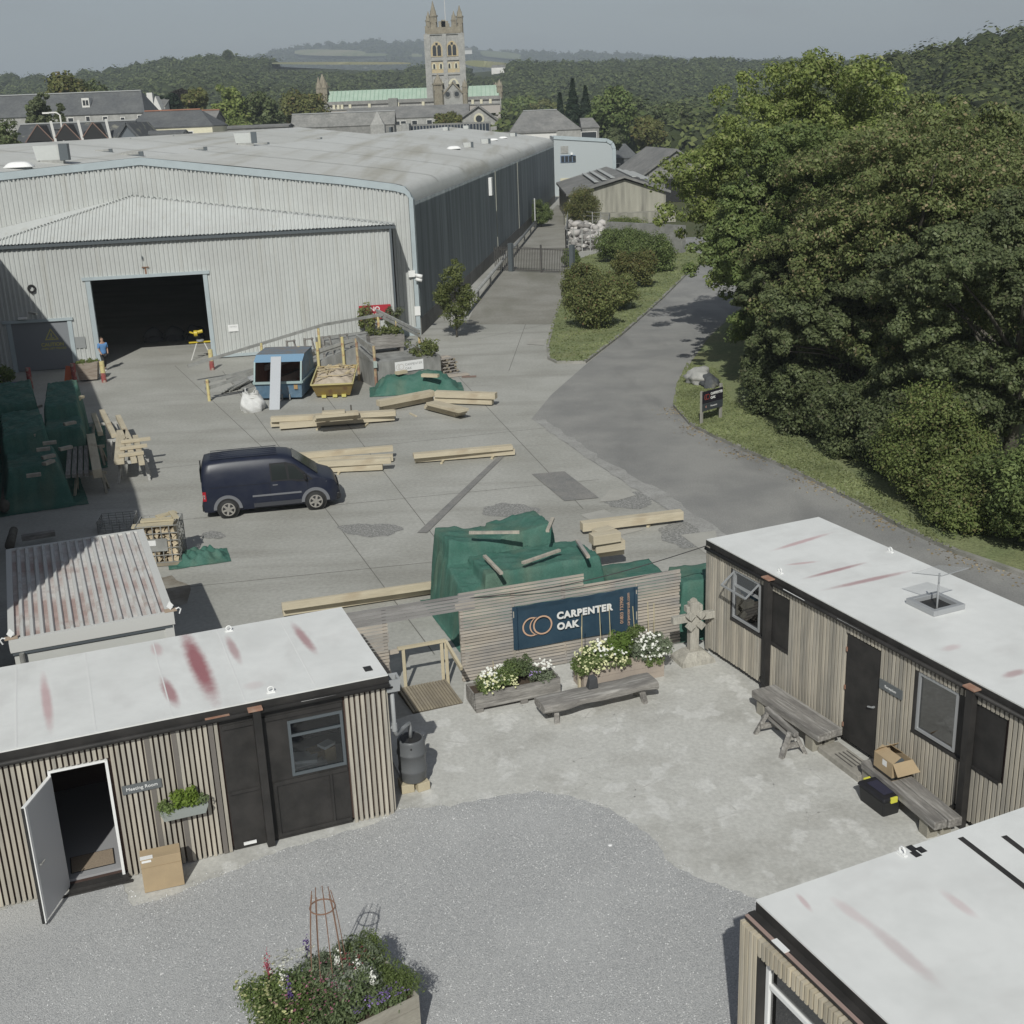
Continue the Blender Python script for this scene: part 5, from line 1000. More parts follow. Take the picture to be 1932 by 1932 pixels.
# inside things
t = thing('doormat', 'brown doormat just inside the open cabin door', 'doormat', (*(lambda q: (q[0], q[1]))((Vector((o[0], o[1])) + Vector((cos(R_(a)), sin(R_(a)))) * -5.15 + Vector((-sin(R_(a)), cos(R_(a)))) * .5)), .162), a); MB().box(-.38, .30, -.22, .24, 0, .012).build('mat', mat('mat_brown', (.30, .24, .18), fine=.2), t); MB().box(-.40, .32, -.24, .26, -.001, .006).build('border', M['black'], t)
def LCw(x, y, z=0): c, s = cos(R_(LCa)), sin(R_(LCa)); return (LCo[0] + x * c - y * s, LCo[1] + x * s + y * c, z)
t = thing('heater', 'white panel heater on the wall inside the open door', 'heater', LCw(-6.0, 1.6, .9), a - 90); MB().box(-.3, .3, -.05, .05, 0, .7).build('body', M['renderwhite'], t)
t = thing('desk', 'desk under the cabin window', 'desk', LCw(-1.4, .5, .16), a); MB().box(-.7, .7, -.36, .35, .98, 1.02).build('top', M['renderwhite'], t)
for sx in (-.66, .66): MB().box(sx - .03, sx + .03, -.25, .3, 0, .98).build('leg', M['alu'], t)
t = thing('paper_stack', 'white papers and files lying on the desk behind the cabin window', 'papers', LCw(-1.3, .42, 1.18), a)
for (x, y, ww, dd, hh, r_, z_) in ((-.2, 0, .5, .4, .06, 8, 0), (-.15, .05, .46, .34, .05, -14, .06), (.28, .02, .2, .3, .26, 4, 0), (.25, -.02, .25, .2, .05, 30, .26), (-.1, -.2, .6, .12, .05, 3, 0), (.1, .2, .3, .24, .12, 12, 0)):
    w = MB(); w.box(-ww / 2, ww / 2, -dd / 2, dd / 2, 0, hh); ob = w.build('sheaf', M['white'] if hh < .1 else M['cardboard'], t); ob.location = (x, y, z_ + .002); ob.rotation_euler = (0, 0, R_(r_))

# ---- right cabin (office)
M['mglass'] = glassmat('mirror_glass', (.45, .47, .48), .24)
o, a = RCo, RCa
str_ = [stain(o, a, (1525, 1088), (1625, 1062), .08, RED, .65), stain(o, a, (1570, 1108), (1705, 1078), .10, RED, .6), stain(o, a, (1465, 1035), (1560, 1006), .09, PINK, .7), stain(o, a, (1485, 1064), (1540, 1058), .07, PINK, .6), stain(o, a, (1895, 1275), (1932, 1262), .12, RED, .5), stain(o, a, (1780, 1225), (1810, 1215), .12, PINK, .35)]
RC = thing('office_cabin', 'long silvered batten cabin on the right with black door, two windows and roof hatch', 'cabin', (*o, 0), a); LX = 9.9; DEP = 3.0
wA, wB, dR = (1.0, 2.0, 1.27, 2.40), (6.75, 7.70, 1.25, 2.38), (4.84, 5.76, .16, 2.36)
w = MB(); wallholes(w, 0, LX, .16, 2.64, [wA, wB], .03, .1); w.box(0, LX, DEP - .08, DEP, .16, 2.64); w.box(0, .08, .1, DEP - .08, .16, 2.64); w.box(LX - .08, LX, .1, DEP - .08, .16, 2.64); w.build('wall', M['backing'], RC)
MB().box(.08, LX - .08, .1, DEP - .08, .16, .22).build('floor', M['floorgrey'], RC)
MB().box(.1, LX, .3, DEP - .2, .0, .15).build('base', M['black'], RC)
MB().box(-.05, LX, -.03, DEP + .05, 2.60, 2.735).build('fascia', M['cabblack'], RC); MB().box(-.04, LX, -.02, DEP + .06, 2.736, 2.76).build('roof', roofmat('stained_roof_right', str_), RC)
pb = (2.55, 3.03, 1.26, 2.40)
w = MB(); slats(w, 0, LX, .17, 2.56, [(.97, 3.05, 1.22, 2.41), (4.80, 5.80, 0, 2.39), (6.70, 8.75, 1.20, 2.40)], -.035, .028, .098, .062); w.build('battens', M['batten_r'], RC)
w = MB()
for i in range(32): y = .05 + i * .092; w.box(-.04, -.002, y, y + .06, .17, 2.6)
w.build('end_battens', M['batten_r'], RC)
w = MB()
for i in (-.01, .06): w.box(i, i + .055, -.045, -.031, .1, 2.62)
w.build('corner_board', mat('corner_board', (.33, .31, .27), fine=.1, fscale=6), RC)
w = MB(); w.box(2.02, 3.05, 0.0, .028, 1.22, 2.41); w.box(.96, 3.05, -.04, .027, 1.19, 1.24); w.box(.96, 1.0, -.035, .028, 1.24, 2.41); w.build('black_panel', M['cabblack'], RC); w = MB(); w.box(7.72, 8.74, .0, .028, 1.2, 2.40); w.box(6.68, 8.74, -.04, .027, 1.17, 1.22); w.box(6.69, 6.74, -.035, .028, 1.22, 2.4); w.build('black_panel', M['cabblack'], RC)
for x in (2.40, 8.07):
    w = MB(); w.box(x - .07, x + .07, -.16, -.03, .0, 2.66); w.box(x - .22, x - .1, -.1, -.03, .28, .34); ob = w.build('post', M['cabblack'], RC); MB().box(x - .13, x + .13, -.19, .0, 2.665, 2.69).build('rust_plate', M['redlead'], ob)
ob = MB().box(dR[0], dR[1], -.012, .02, dR[2], dR[3]); ob = ob.build('door', M['cabblack'], RC); w = MB(); w.bar((dR[1] - .08, -.06, 1.2), (dR[1] - .2, -.07, 1.17), .025, .025); w.bar((dR[1] - .08, -.012, 1.2), (dR[1] - .08, -.06, 1.2), .03, .03); w.build('door_handle', M['alu'], ob)
for z in (.4, 1.2, 2.0): MB().box(dR[0] - .02, dR[0] + .01, -.03, -.013, z, z + .09).build('hinge', M['rusty'] if 'rusty' in M else M['redlead'], ob)
for (x0, x1, z0, z1) in (wA, wB):
    fr = MB()
    for (p, q, r, s_) in ((x0, x1, z0, z0 + .05), (x0, x1, z1 - .05, z1), (x0, x0 + .05, z0 + .05, z1 - .05), (x1 - .04, x1, z0 + .05, z1 - .05)) + (((x0 + .05, x1 - .04, 2.02, 2.05),) if x0 < 3 else ()): fr.box(p, q, -.015, .06, r, s_)
    fr = fr.build('window', M['alu'], RC); MB().box(x0 + .05, x1 - .04, .02, .026, z0 + .05, (z1 - .05) if x0 > 3 else 2.02).build('pane', M['mglass'], fr)
    if x0 < 3:   # open top light
        w = MB(); y0 = -.34; w.bar((x0 + .05, .0, 2.36), (x0 + .05, y0, 2.10), .03, .03); w.bar((x1 - .05, .0, 2.36), (x1 - .05, y0, 2.10), .03, .03); w.bar((x0 + .05, y0, 2.10), (x1 - .05, y0, 2.10), .035, .035); w.build('open_light', M['alu'], fr)
        w = MB(); w.idx([(x0 + .06, -.01, 2.35), (x1 - .06, -.01, 2.35), (x1 - .06, y0 + .02, 2.11), (x0 + .06, y0 + .02, 2.11)], [(0, 1, 2, 3)]); w.build('open_pane', mat('clear_pane', (.55, .58, .6), rough=.1, trans=.88), fr)
MB().box(5.82, 6.42, -.06, -.035, 1.68, 1.86).build('name_plate', MATS['plate_grey'], RC); text('Reception', .075, M['white'], RC, (6.12, -.064, 1.745), align='CENTER')
w = MB(); w.cyl((0, -.07, 2.57), (LX, -.07, 2.60), .04, n=8); w.build('gutter', M['cabblack'], RC, True)
MB().box(2.9, 3.6, -.1, -.085, 2.6, 2.612).build('white_flake', M['white'], RC); MB().box(4.6, 5.3, -.1, -.085, 2.6, 2.612).build('white_flake', M['white'], RC)
eye(RC, 2.45, .15, 2.76); eye(RC, 2.6, DEP - .1, 2.76)
# roof hatch
hc = [loc2(G(*c5, 2.85), o, a) for c5 in ((1718.4, 1128.6), (1765.5, 1154.8), (1810.9, 1140.8), (1765.5, 1119.9))]; cx = sum(p[0] for p in hc) / 4; cy = sum(p[1] for p in hc) / 4
H_ = thing('roof_hatch', 'open grey framed roof hatch with raised clear lid on the right cabin', 'roof hatch', (o[0] + cx * cos(R_(a)) - cy * sin(R_(a)), o[1] + cx * sin(R_(a)) + cy * cos(R_(a)), 2.762), a)
w = MB()
for (p, q, r, s_) in ((-.38, .38, -.38, -.28), (-.38, .38, .28, .38), (-.38, -.28, -.28, .28), (.28, .38, -.28, .28)): w.box(p, q, r, s_, 0, .11)
w.build('frame', M['alu'], H_, bevel=.01); MB().box(-.28, .28, -.28, .28, .005, .02).build('opening', M['black'], H_)
w = MB(); w.cyl((.1, -.05, .02), (.1, -.05, .72), .018, n=8); w.build('stay', M['alu'], H_)
w = MB(); w.idx([(-.35, -.3, .62), (.42, -.3, .82), (.42, .35, .86), (-.35, .35, .66)], [(0, 1, 2, 3)]); w.build('lid', mat('clear_plastic', (.7, .72, .73), rough=.2, trans=.72), H_)
w = MB()
for p, q in (((-.35, -.3, .62), (.42, -.3, .82)), ((.42, -.3, .82), (.42, .35, .86))): w.bar(p, q, .012, .012)
w.build('lid_edge', M['alu'], H_)
# stuff inside window one
def RCw(x, y, z=0): c, s = cos(R_(RCa)), sin(R_(RCa)); return (RCo[0] + x * c - y * s, RCo[1] + x * s + y * c, z)
t = thing('plan_shelf', 'shelf of plans and files seen through the first office window', 'shelf', RCw(1.5, .55, .22), a); w = MB()
for z in (.3, .8, 1.2, 1.6): w.box(-.45, .5, 0, .3, z, z + .03)
w.box(-.48, -.45, 0, .3, 0, 1.9); w.box(.5, .53, 0, .3, 0, 1.9); w.build('frame', M['renderwhite'], t)
for i in range(9): MB().box(-.4 + i * .1, -.33 + i * .1, .02, .26, 1.233, 1.233 + .16 + .1 * random.random()).build('file', M['cardboard'] if i % 2 else M['renderwhite'], t)

# ---- near right cabin
o, a = BRo, BRa
stb = [stain(o, a, (1640, 1735), (1765, 1845), .12, (.50, .40, .40), .55), stain(o, a, (1505, 1680), (1530, 1710), .05, PINK, .5), stain(o, a, (1780, 1675), (1840, 1722), .09, PINK, .35), stain(o, a, (1575, 1690), (1640, 1740), .1, PINK, .3)]
BR = thing('corner_cabin', 'cabin in the lower right corner with white framed window and black roof strips', 'cabin', (*o, 0), a); LX = 9.0; DEP = 7.0; wC = (.33, 1.55, .75, 2.20)
w = MB(); wallholes(w, 0, LX, .1, 2.56, [wC, (3.2, 4.6, .75, 2.2)], .03, .1); w.box(0, LX, DEP - .08, DEP, .1, 2.56); w.box(0, .08, .1, DEP - .08, .1, 2.56); w.box(LX - .08, LX, .1, DEP - .08, .1, 2.56); w.build('wall', M['backing'], BR)
MB().box(.08, LX - .08, .1, DEP - .08, .1, .16).build('floor', M['floorgrey'], BR)
MB().box(0, LX, 0.0, DEP + .05, 2.56, 2.70).build('fascia', M['cabblack'], BR); MB().box(0.0, LX, -.005, DEP + .06, 2.701, 2.725).build('roof', roofmat('stained_roof_near', stb), BR)
w = MB(); slats(w, -.02, LX, .05, 2.44, [(wC[0] - .04, wC[1] + .5, wC[2] - .03, wC[3] + .0), (3.1, 4.9, .7, 2.2)], -.2, .028, .082, .05); w.build('battens', M['batten_b'], BR)
w = MB()
for i in range(70): y = -.19 + i * .1; w.box(-.05, -.005, y, y + .06, .05, 2.46)
w.build('end_battens', M['batten_b'], BR)
w = MB(); w.cyl((-.02, -.1, 2.50), (LX, -.1, 2.50), .05, n=8); w.box(-.02, LX, -.10, -.0, 2.535, 2.56); w.build('gutter', M['cabblack'], BR)
MB().box(.0, LX, -.16, -.11, 2.545, 2.556).build('pink_lining', mat('faded_lining', (.33, .24, .21)), BR)
MB().box(.55, .8, -.17, -.09, 2.557, 2.57).build('white_flake', M['white'], BR)
w = MB(); w.box(wC[1], wC[1] + .5, -.05, .0, wC[2] - .03, wC[3]); w.build('black_panel', M['cabblack'], BR); w = MB(); w.box(wC[0] - .05, wC[0] - .0, -.18, .1, wC[2] - .03, wC[3]); w.build('reveal', M['cabblack'], BR)
x0, x1, z0, z1 = wC; fr = MB()
for (p, q, r, s_) in ((x0, x1, z0, z0 + .07), (x0, x1, z1 - .07, z1), (x0, x0 + .08, z0 + .07, z1 - .07), (x1 - .07, x1, z0 + .07, z1 - .07), (x0 + .08, x1 - .07, 1.72, 1.80)): fr.box(p, q, -.07, .0, r, s_)
fr = fr.build('window', M['white'], BR, bevel=.012); MB().box(x0 + .08, x1 - .07, -.035, -.03, z0 + .07, z1 - .07).build('pane', M['mglass'], fr)
def lbr(u, v): return loc2(G(u, v, 2.73), o, a)
for k, (p, q) in enumerate((((1812, 1580), (1932, 1672)), ((1894, 1577), (1990, 1650)))):
    P0, P1 = lbr(*p), lbr(*q); w = MB(); w.bar((P0[0], P0[1], 2.729), (P0[0] + (P1[0] - P0[0]) * 1.6, P0[1] + (P1[1] - P0[1]) * 1.6, 2.729), .085, .004); w.build('roof_strip', M['cabblack'], BR)
for (u, v) in ((1728, 1611), (1738, 1603), (1720, 1600)): P0 = lbr(u, v); MB().box(P0[0] - .06, P0[0] + .06, P0[1] - .05, P0[1] + .05, 2.726, 2.731).build('tape_patch', M['black'], BR)
P0 = lbr(1702, 1611); eye(BR, P0[0], P0[1], 2.726); P0 = lbr(1673, 1600); MB().box(P0[0] - .12, P0[0] + .12, DEP + .07, DEP + .25, 2.6, 2.65).build('rust_plate', M['redlead'], BR)
w = MB(); w.cyl((-.25, .35, 2.0), (-.05, .35, 2.0), .06); w.box(-.12, -.05, .28, .42, 1.92, 2.08); w.build('wall_lamp', M['cabblack'], BR)

# ---- grey container
CO = loc2; cp = G(322.3, 1154, 2.72); ca = 21.5; CT = thing('storage_container', 'pale grey storage cabin with rusty ribbed roof behind the meeting room cabin', 'container', (cp.x, cp.y, 0), ca); CW, CL = 3.0, 5.75
MB().box(-CW, .0, .03, CL, .1, 2.5).build('wall', mat('cont_grey', (.54, .545, .52), rough=.6, fine=.03, fscale=2), CT)
w = MB(); w.box(-CW - .05, .05, -.03, .05, 2.45, 2.72); w.box(-CW - .05, .06, CL - .08, CL + .03, 2.45, 2.70); w.box(-.1, .06, .05, CL - .08, 2.45, 2.72); w.box(-CW - .06, -CW + .06, .05, CL - .08, 2.45, 2.72)
w.build('frame', mat('cont_frame', (.58, .58, .56), rough=.6), CT)
M['rustroof'] = mat('rusty_roof', (.38, .285, .26), col2=(.56, .54, .52), scale=.8, lo=.42, hi=.62, fine=.12, fscale=5, rough=.9, streak=((.55, .55, .54), (1, 1, 1), .28, .5, .6, .6))
MB().box(-CW + .06, -.1, .05, CL - .08, 2.6, 2.66).build('roof', M['rustroof'], CT)
w = MB(); n = 15
for i in range(n): x = -CW + .2 + (CW - .42) * i / (n - 1); w.prismy([(x - .05, 2.661), (x + .05, 2.661), (x + .025, 2.725), (x - .025, 2.725)], .06, CL - .1)
rb = w.build('roof_ribs', mat('roof_rib', (.56, .56, .545), col2=(.42, .36, .33), scale=1.5, lo=.55, hi=.7), CT)
for i, x in enumerate((-CW, 0.0)):
    w = MB(); w.box(x - .12, x + .12, -.03, .1, 2.725, 2.755); ob = w.build('corner_plate', mat('buff_plate', (.42, .33, .25)), CT); w = MB(); w.tube([(x + (.16 if x == 0 else -.16), 0, 2.65), (x + (.2 if x == 0 else -.2), 0, 2.74), (x + (.16 if x == 0 else -.16), 0, 2.78), (x + (.1 if x == 0 else -.1), 0, 2.76)], .015, 6); w.idx([(x, .0, 2.76), (x + .07, .02, 2.84), (x, .03, 2.94), (x - .07, .01, 2.84)], [(0, 1, 2, 3)]); w.build('hook', M['white'], ob)
w = MB(); w.cyl((-CW + .14, -.05, .1), (-CW + .14, -.05, 2.42), .05, n=10); w.build('downpipe', M['steel'], CT); w = MB(); w.box(-CW - .02, -.0, -.01, .03, 2.38, 2.45); w.build('shadow_gap', M['darkgrey'], CT)
w = MB(); w.box(-.15, .02, -.005, .06, .1, 2.45); w.build('corner_post', MATS['cont_frame'], CT)

# ================================================================ SLATTED SCREEN, BANNER
o, a = SCo, SCa
M['larch'] = mat('larch_slat', (.44, .39, .33), col2=(.31, .295, .28), scale=1.1, stretch=(.5, 1, 1.5), lo=.42, hi=.62, island=.10, fine=.06, fscale=5, rough=.9)
def SCw(x, y=0, z=0): c, s = cos(R_(SCa)), sin(R_(SCa)); return (SCo[0] + x * c - y * s, SCo[1] + x * s + y * c, z)
S = thing('slatted_screen', 'horizontal slatted timber screen wall carrying the blue banner', 'screen', (*o, 0), a)
w = MB(); z = .02
while z < 2.1:
    for (x0, x1) in (((0, 2.45), (2.46, 5.32)) if z < 1.70 else (((.0, 2.93),) if z > 1.86 else ((-.1, 2.93), (2.94, 5.32)) if z < 1.86 else ())):
        if z > 1.84 and x1 > 3: continue
        j = random.uniform(-.004, .004); w.box(x0 + random.uniform(-.02, .02), x1 + random.uniform(-.02, .02), -.022 + j, 0, z, z + .054)
    z += .076
w.build('slats', M['larch'], S)
for x in (.05, 1.25, 2.45, 3.65, 5.25): MB().box(x - .04, x + .04, .002, .09, 0, 2.08 if x < 2.9 else 1.82).build('post', M['larch'], S)
MB().box(2.93, 5.32, -.03, .02, 1.825, 1.85).build('cap_rail', M['larch'], S)
# left part of the screen, beside the cabin and over the gap
S2 = thing('slatted_gateway', 'slatted screen panel beside the cabin with a header bridging the gap above the ramp', 'screen', SCw(-1.62), a); w = MB(); z = .05
while z < 1.70:
    w.box(-.95 + random.uniform(-.02, .02), 0 + random.uniform(-.02, .03), -.02, 0, z, z + .054); z += .076
w.build('slats', M['larch'], S2)
w = MB(); z = 1.72
while z < 2.06:
    w.box(-.95, 1.98, -.022, 0, z, z + .06); z += .076
w.build('header_slats', mat('grey_slat', (.285, .275, .27), col2=(.215, .205, .2), scale=2, stretch=(.6, 3, 3), island=.15, fine=.08), S2)
for x in (-.9, -.04): MB().box(x - .04, x + .04, .002, .08, 0, 2.05).build('post', M['larch'], S2)
# banner
B = thing('banner', 'dark blue printed banner hanging on the slatted screen', 'banner', SCw(1.2, -.06, .58), a)
M['navy'] = mat('banner_blue', (.026, .055, .085), col2=(.034, .068, .10), scale=2, rough=.45, spec=.4); bw, bh = 3.03, 1.05
def bann(u_, v_): x = u_ * bw; z = v_ * bh + .0 * x; y = -.012 * sin(u_ * 9 + v_ * 2) - .02 * sin(v_ * 6 + u_ * 4) * v_ - .03 * (v_ > .93) * abs(sin(u_ * 14)); return (x, y, z)
MB().grid(bann, 60, 20).build('cloth', M['navy'], B, True)
M['ltr'] = mat('banner_white', (.72, .72, .70)); M['peach'] = mat('banner_peach', (.55, .36, .25))
def bend(obj, dz=-.012, kx=0.0):
    for v in obj.data.vertices:
        c = obj.matrix_basis @ v.co; y = bann(min(max(c.x / bw, 0), 1), min(max(c.z / bh, 0), 1))[1]; v.co.z += -(y) + (0 if obj.rotation_euler.x == 0 else 0)
tb = text('CARPENTER', .222, M['ltr'], B, (1.03, -.055, .60), name='lettering', bold=.012, kern=1.14); tb2 = text('OAK', .222, M['ltr'], B, (1.03, -.055, .34), bold=.012, kern=1.14)
logo(M['peach'], B, .56, .52, .23, -.055)
text('01803 732900', .115, M['peach'], B, (2.64, -.06, .22), (90, -90, 0), align='LEFT'); text('carpenteroak.com', .110, M['peach'], B, (2.80, -.06, .14), (90, -90, 0), align='LEFT')
w = MB(); w.box(.10, .105, -.045, -.02, .0, bh); w.box(2.93, 2.935, -.045, -.02, .02, bh); w.build('hem', mat('hem', (.012, .04, .08)), B)
for x in (.03, 3.0): w = MB(); w.bar((x, .02, -.22), (x, .02, bh + .05), .035, .02); w.build('batten', M['batten'], B)
# cable over the yard
t = thing('cable', 'thin black cable strung from the screen to the right cabin', 'cable', SCw(0, .3, 2.3)); e0 = Vector(SCw(-.6, .1, 2.0)) - Vector(SCw(0, .3, 2.3)); e1 = Vector(RCw(.0, -.05, 2.62)) - Vector(SCw(0, .3, 2.3)); w = MB(); w.tube([e0.lerp(e1, k / 16) - Vector((0, 0, .25 * sin(pi * k / 16) )) for k in range(17)], .011, 5); w.build('wire', M['black'], t)

# ramp and handrail
M['deckw'] = mat('deck_timber', (.30, .26, .19), col2=(.24, .21, .165), scale=2, island=.12, fine=.1, fscale=8); M['newwood'] = mat('new_softwood', (.52, .46, .33), col2=(.46, .40, .28), scale=1.5, stretch=(1, 1, .5), fine=.06)
dk = [Vector((-2.62, 23.75, 0)), Vector((-2.25, 22.95, 0)), Vector((-1.2, 23.32, 0)), Vector((-1.6, 24.30, 0)), Vector((-2.52, 24.05, 0))]
D_ = thing('timber_ramp', 'small ribbed timber ramp through the gap in the screen', 'ramp', (-2.25, 22.95, 0)); r0 = dk[1]; ex = (dk[2] - dk[1]); ey = (dk[3] - dk[2]); w = MB(); n = 17
for i in range(n):
    p = ex * (i / n); q = ex * ((i + .72) / n); e = ey if i > 3 else ey * (.80 + .05 * i); e = ey
    w.hexa([p + Vector((0, 0, .0)), q, q + e, p + e, p + Vector((0, 0, .05)), q + Vector((0, 0, .05)), q + e + Vector((0, 0, .13)), p + e + Vector((0, 0, .13))])
w.build('boards', M['deckw'], D_); w = MB(); w.hexa([Vector((0, 0, .0)), ex * .99, ex * .99 + ey, ey, Vector((0, 0, .03)), ex * .99 + Vector((0, 0, .03)), ex * .99 + ey + Vector((0, 0, .11)), ey + Vector((0, 0, .11))]); w.build('deck_base', mat('deck_dark', (.15, .13, .10)), D_)
Hh = thing('handrail', 'pale softwood handrail at the top of the ramp', 'handrail', (-2.48, 24.06, 0)); w = MB(); p = Vector((0, 0, 0)); q = Vector((.82, .28, 0))
for pos in (p, q, q + Vector((.1, -.05, 0))): MB().bar(pos, pos + Vector((0, 0, 1.0)), .07, .07).build('post', M['newwood'], Hh)
MB().bar(p + Vector((-.12, -.04, 1.03)), q + Vector((.1, .03, 1.03)), .09, .055).build('top_rail', M['newwood'], Hh); MB().bar(q + Vector((.1, .0, 1.0)), q + Vector((.45, -.85, .75)), .06, .09).build('side_rail', M['newwood'], Hh); MB().bar(p + Vector((-.5, -.15, .96)), p + Vector((-.1, -.03, .98)), .04, .1).build('grey_rail', M['larch'], Hh)

# barrel with downpipe
bc = G(768.5, 1488); bx, by_ = -2.19 + .06, 20.32
Bl = thing('water_barrel', 'dark grey plastic rainwater barrel standing on timber blocks at the cabin corner', 'barrel', (bx, by_, .20)); pr = [(0, 0), (.225, 0), (.245, .03), (.255, .2), (.27, .22), (.27, .26), (.255, .28), (.262, .55), (.28, .57), (.28, .60), (.262, .62), (.258, .80), (.25, .84), (.235, .86), (.215, .86), (.21, .845), (0, .845)]
Bl.location = (-2.04, 20.0, .2); MB().lathe(pr, n=32).build('body', mat('barrel_grey', (.115, .12, .125), rough=.38), Bl, True); MB().cyl((0, 0, .846), (0, 0, .862), .2, n=28).build('lid', M['black'], Bl)
MB().cyl((.02, -.262, .75), (.02, -.27, .75), .018, n=8).build('plug', M['black'], Bl)
for i, (dx, dy, r_) in enumerate(((-.14, -.08, 18), (.13, -.03, 28))): t = thing('timber_block', ['left squared timber block under the water barrel', 'right squared timber block under the water barrel'][i], 'wood block', (-2.04 + dx, 20.0 + dy, 0), r_, 'blocks under the barrel'); MB().box(-.12, .12, -.17, .17, .027, .198).build('block', M['newwood'], t, bevel=.008)
Dp = thing('downpipe', 'grey square hopper and round downpipe dropping into the barrel', 'downpipe', LCw(.14, .12, 0), a); w = MB(); w.idx([(-.11, -.12, 2.42), (.12, -.12, 2.42), (.12, .12, 2.42), (-.11, .12, 2.42), (-.13, -.14, 2.66), (.14, -.14, 2.66), (.14, .14, 2.66), (-.13, .14, 2.66), (-.1, -.1, 2.65), (.1, -.1, 2.65), (.1, .1, 2.65), (-.1, .1, 2.65), (-.08, -.08, 2.5), (.08, -.08, 2.5), (.08, .08, 2.5), (-.08, .08, 2.5)], [(3, 2, 1, 0), (0, 1, 5, 4), (1, 2, 6, 5), (2, 3, 7, 6), (3, 0, 4, 7), (4, 5, 9, 8), (5, 6, 10, 9), (6, 7, 11, 10), (7, 4, 8, 11), (8, 9, 13, 12), (9, 10, 14, 13), (10, 11, 15, 14), (11, 8, 12, 15), (12, 13, 14, 15)]); w.build('hopper', mat('pipe_grey', (.33, .34, .345), rough=.5), Dp)
tgt = loc2((-2.04, 20.0), LCw(.14, .12, 0)[:2], a); w = MB(); w.tube([(0, 0, 2.42), (0, 0, 1.62), (.02, .01, 1.52), (tgt[0] * .5, tgt[1] * .5, 1.44), (tgt[0] * .95, tgt[1] * .95, 1.38), (tgt[0], tgt[1], 1.28), (tgt[0], tgt[1], 1.07)], .038, 12); w.build('pipe', MATS['pipe_grey'], Dp, True); w = MB(); w.cyl((0, 0, 1.6), (0, 0, 1.75), .05, n=12); w.box(-.09, .0, -.02, .02, 1.66, 1.7); w.build('clip', MATS['pipe_grey'], Dp)
w = MB(); w.box(-.2, .0, -.13, -.02, 2.5, 2.62); w.build('gutter_outlet', M['black'], Dp)
# ================================================================ DARK BLUE VAN
M['vanblue'] = mat('van_blue', (.010, .014, .032), rough=.38, spec=.4, col2=(.020, .024, .040), scale=3); M['vangrey'] = mat('van_trim', (.16, .165, .18), rough=.6); M['tyre'] = mat('tyre', (.035, .035, .035), rough=.8); M['alloy'] = mat('alloy', (.42, .40, .37), rough=.4, metal=.5)
M['vanglass'] = mat('van_glass', (.025, .03, .03), rough=.08, spec=.7)
ra, fb = G(434, 978), G(597, 962); vd = (fb - ra); va = math.degrees(atan2(vd.y, vd.x)); vs_ = .955
VN = thing('van', 'dark blue panel van with grey wheel arches parked in the middle of the yard', 'van', (0, 0, 0), va)
nrm_ = Vector((-sin(R_(va)), cos(R_(va)), 0)); ctr = ra.lerp(fb, .5) + nrm_ * .86; VN.location = ctr; VN.scale = (vs_, vs_, vs_)
WB = 1.45; HW = .89
def top(x):   # roof and bonnet line
    return float(np.interp(x, [-2.24, -2.20, -2.1, -1.6, -.6, .2, .62, .75, 1.0, 1.62, 1.72, 2.0, 2.16, 2.24, 2.27], [1.2, 1.82, 1.93, 1.97, 1.985, 1.97, 1.92, 1.87, 1.68, 1.20, 1.14, 1.05, .94, .74, .5]))
def hwid(x, z):
    tz = top(x); w_ = HW * (1 - .0 * x) * float(np.interp(x, [-2.24, -2.1, 1.6, 2.0, 2.18, 2.27], [.93, 1, 1, .95, .80, .66]))
    belt = min(1.12, tz - .05)
    return w_ if z <= belt else w_ - .15 * (z - belt) / .86
def vsec(x):
    tz = top(x); bl = min(1.12, tz - .06); zs = [.26, .42, .70, bl]; pts = [(hwid(x, .42) * .93, .24)] + [(hwid(x, z), z) for z in (.42, .75, bl)]
    up = tz - bl; pts += [(hwid(x, bl + up * .5), bl + up * .5), (hwid(x, tz) + .0 - .02, tz - min(.12, up * .35)), (hwid(x, tz) - .10, tz - min(.03, up * .1)), (hwid(x, tz) * .5, tz + .012), (0, tz + .018)]
    return pts
xs = [-2.24, -2.21, -2.12, -1.9, -1.45, -.9, -.3, .2, .5, .66, .8, 1.0, 1.2, 1.4, 1.6, 1.72, 1.85, 2.0, 2.12, 2.2, 2.25, 2.27]
mb = MB(); secs = []
for x in xs:
    s = vsec(x); secs.append([(x, -a, b) for a, b in s] + [(x, a, b) for a, b in s[-2::-1]])
k = len(secs[0]); mb.idx([p for s in secs for p in s], [(i * k + j, (i + 1) * k + j, (i + 1) * k + j + 1, i * k + j + 1) for i in range(len(xs) - 1) for j in range(k - 1)] + [tuple(range(k)), tuple((len(xs) - 1) * k + j for j in range(k - 1, -1, -1))])
vb = mb.build('body', M['vanblue'], VN, True)
def vpanel(name, pts, m, off=.012, side=-1):   # (x,z) outline laid on the flank
    o = MB().face([(x, side * (hwid(x, z) + off), z) for x, z in pts]); return o.build(name, m, VN)
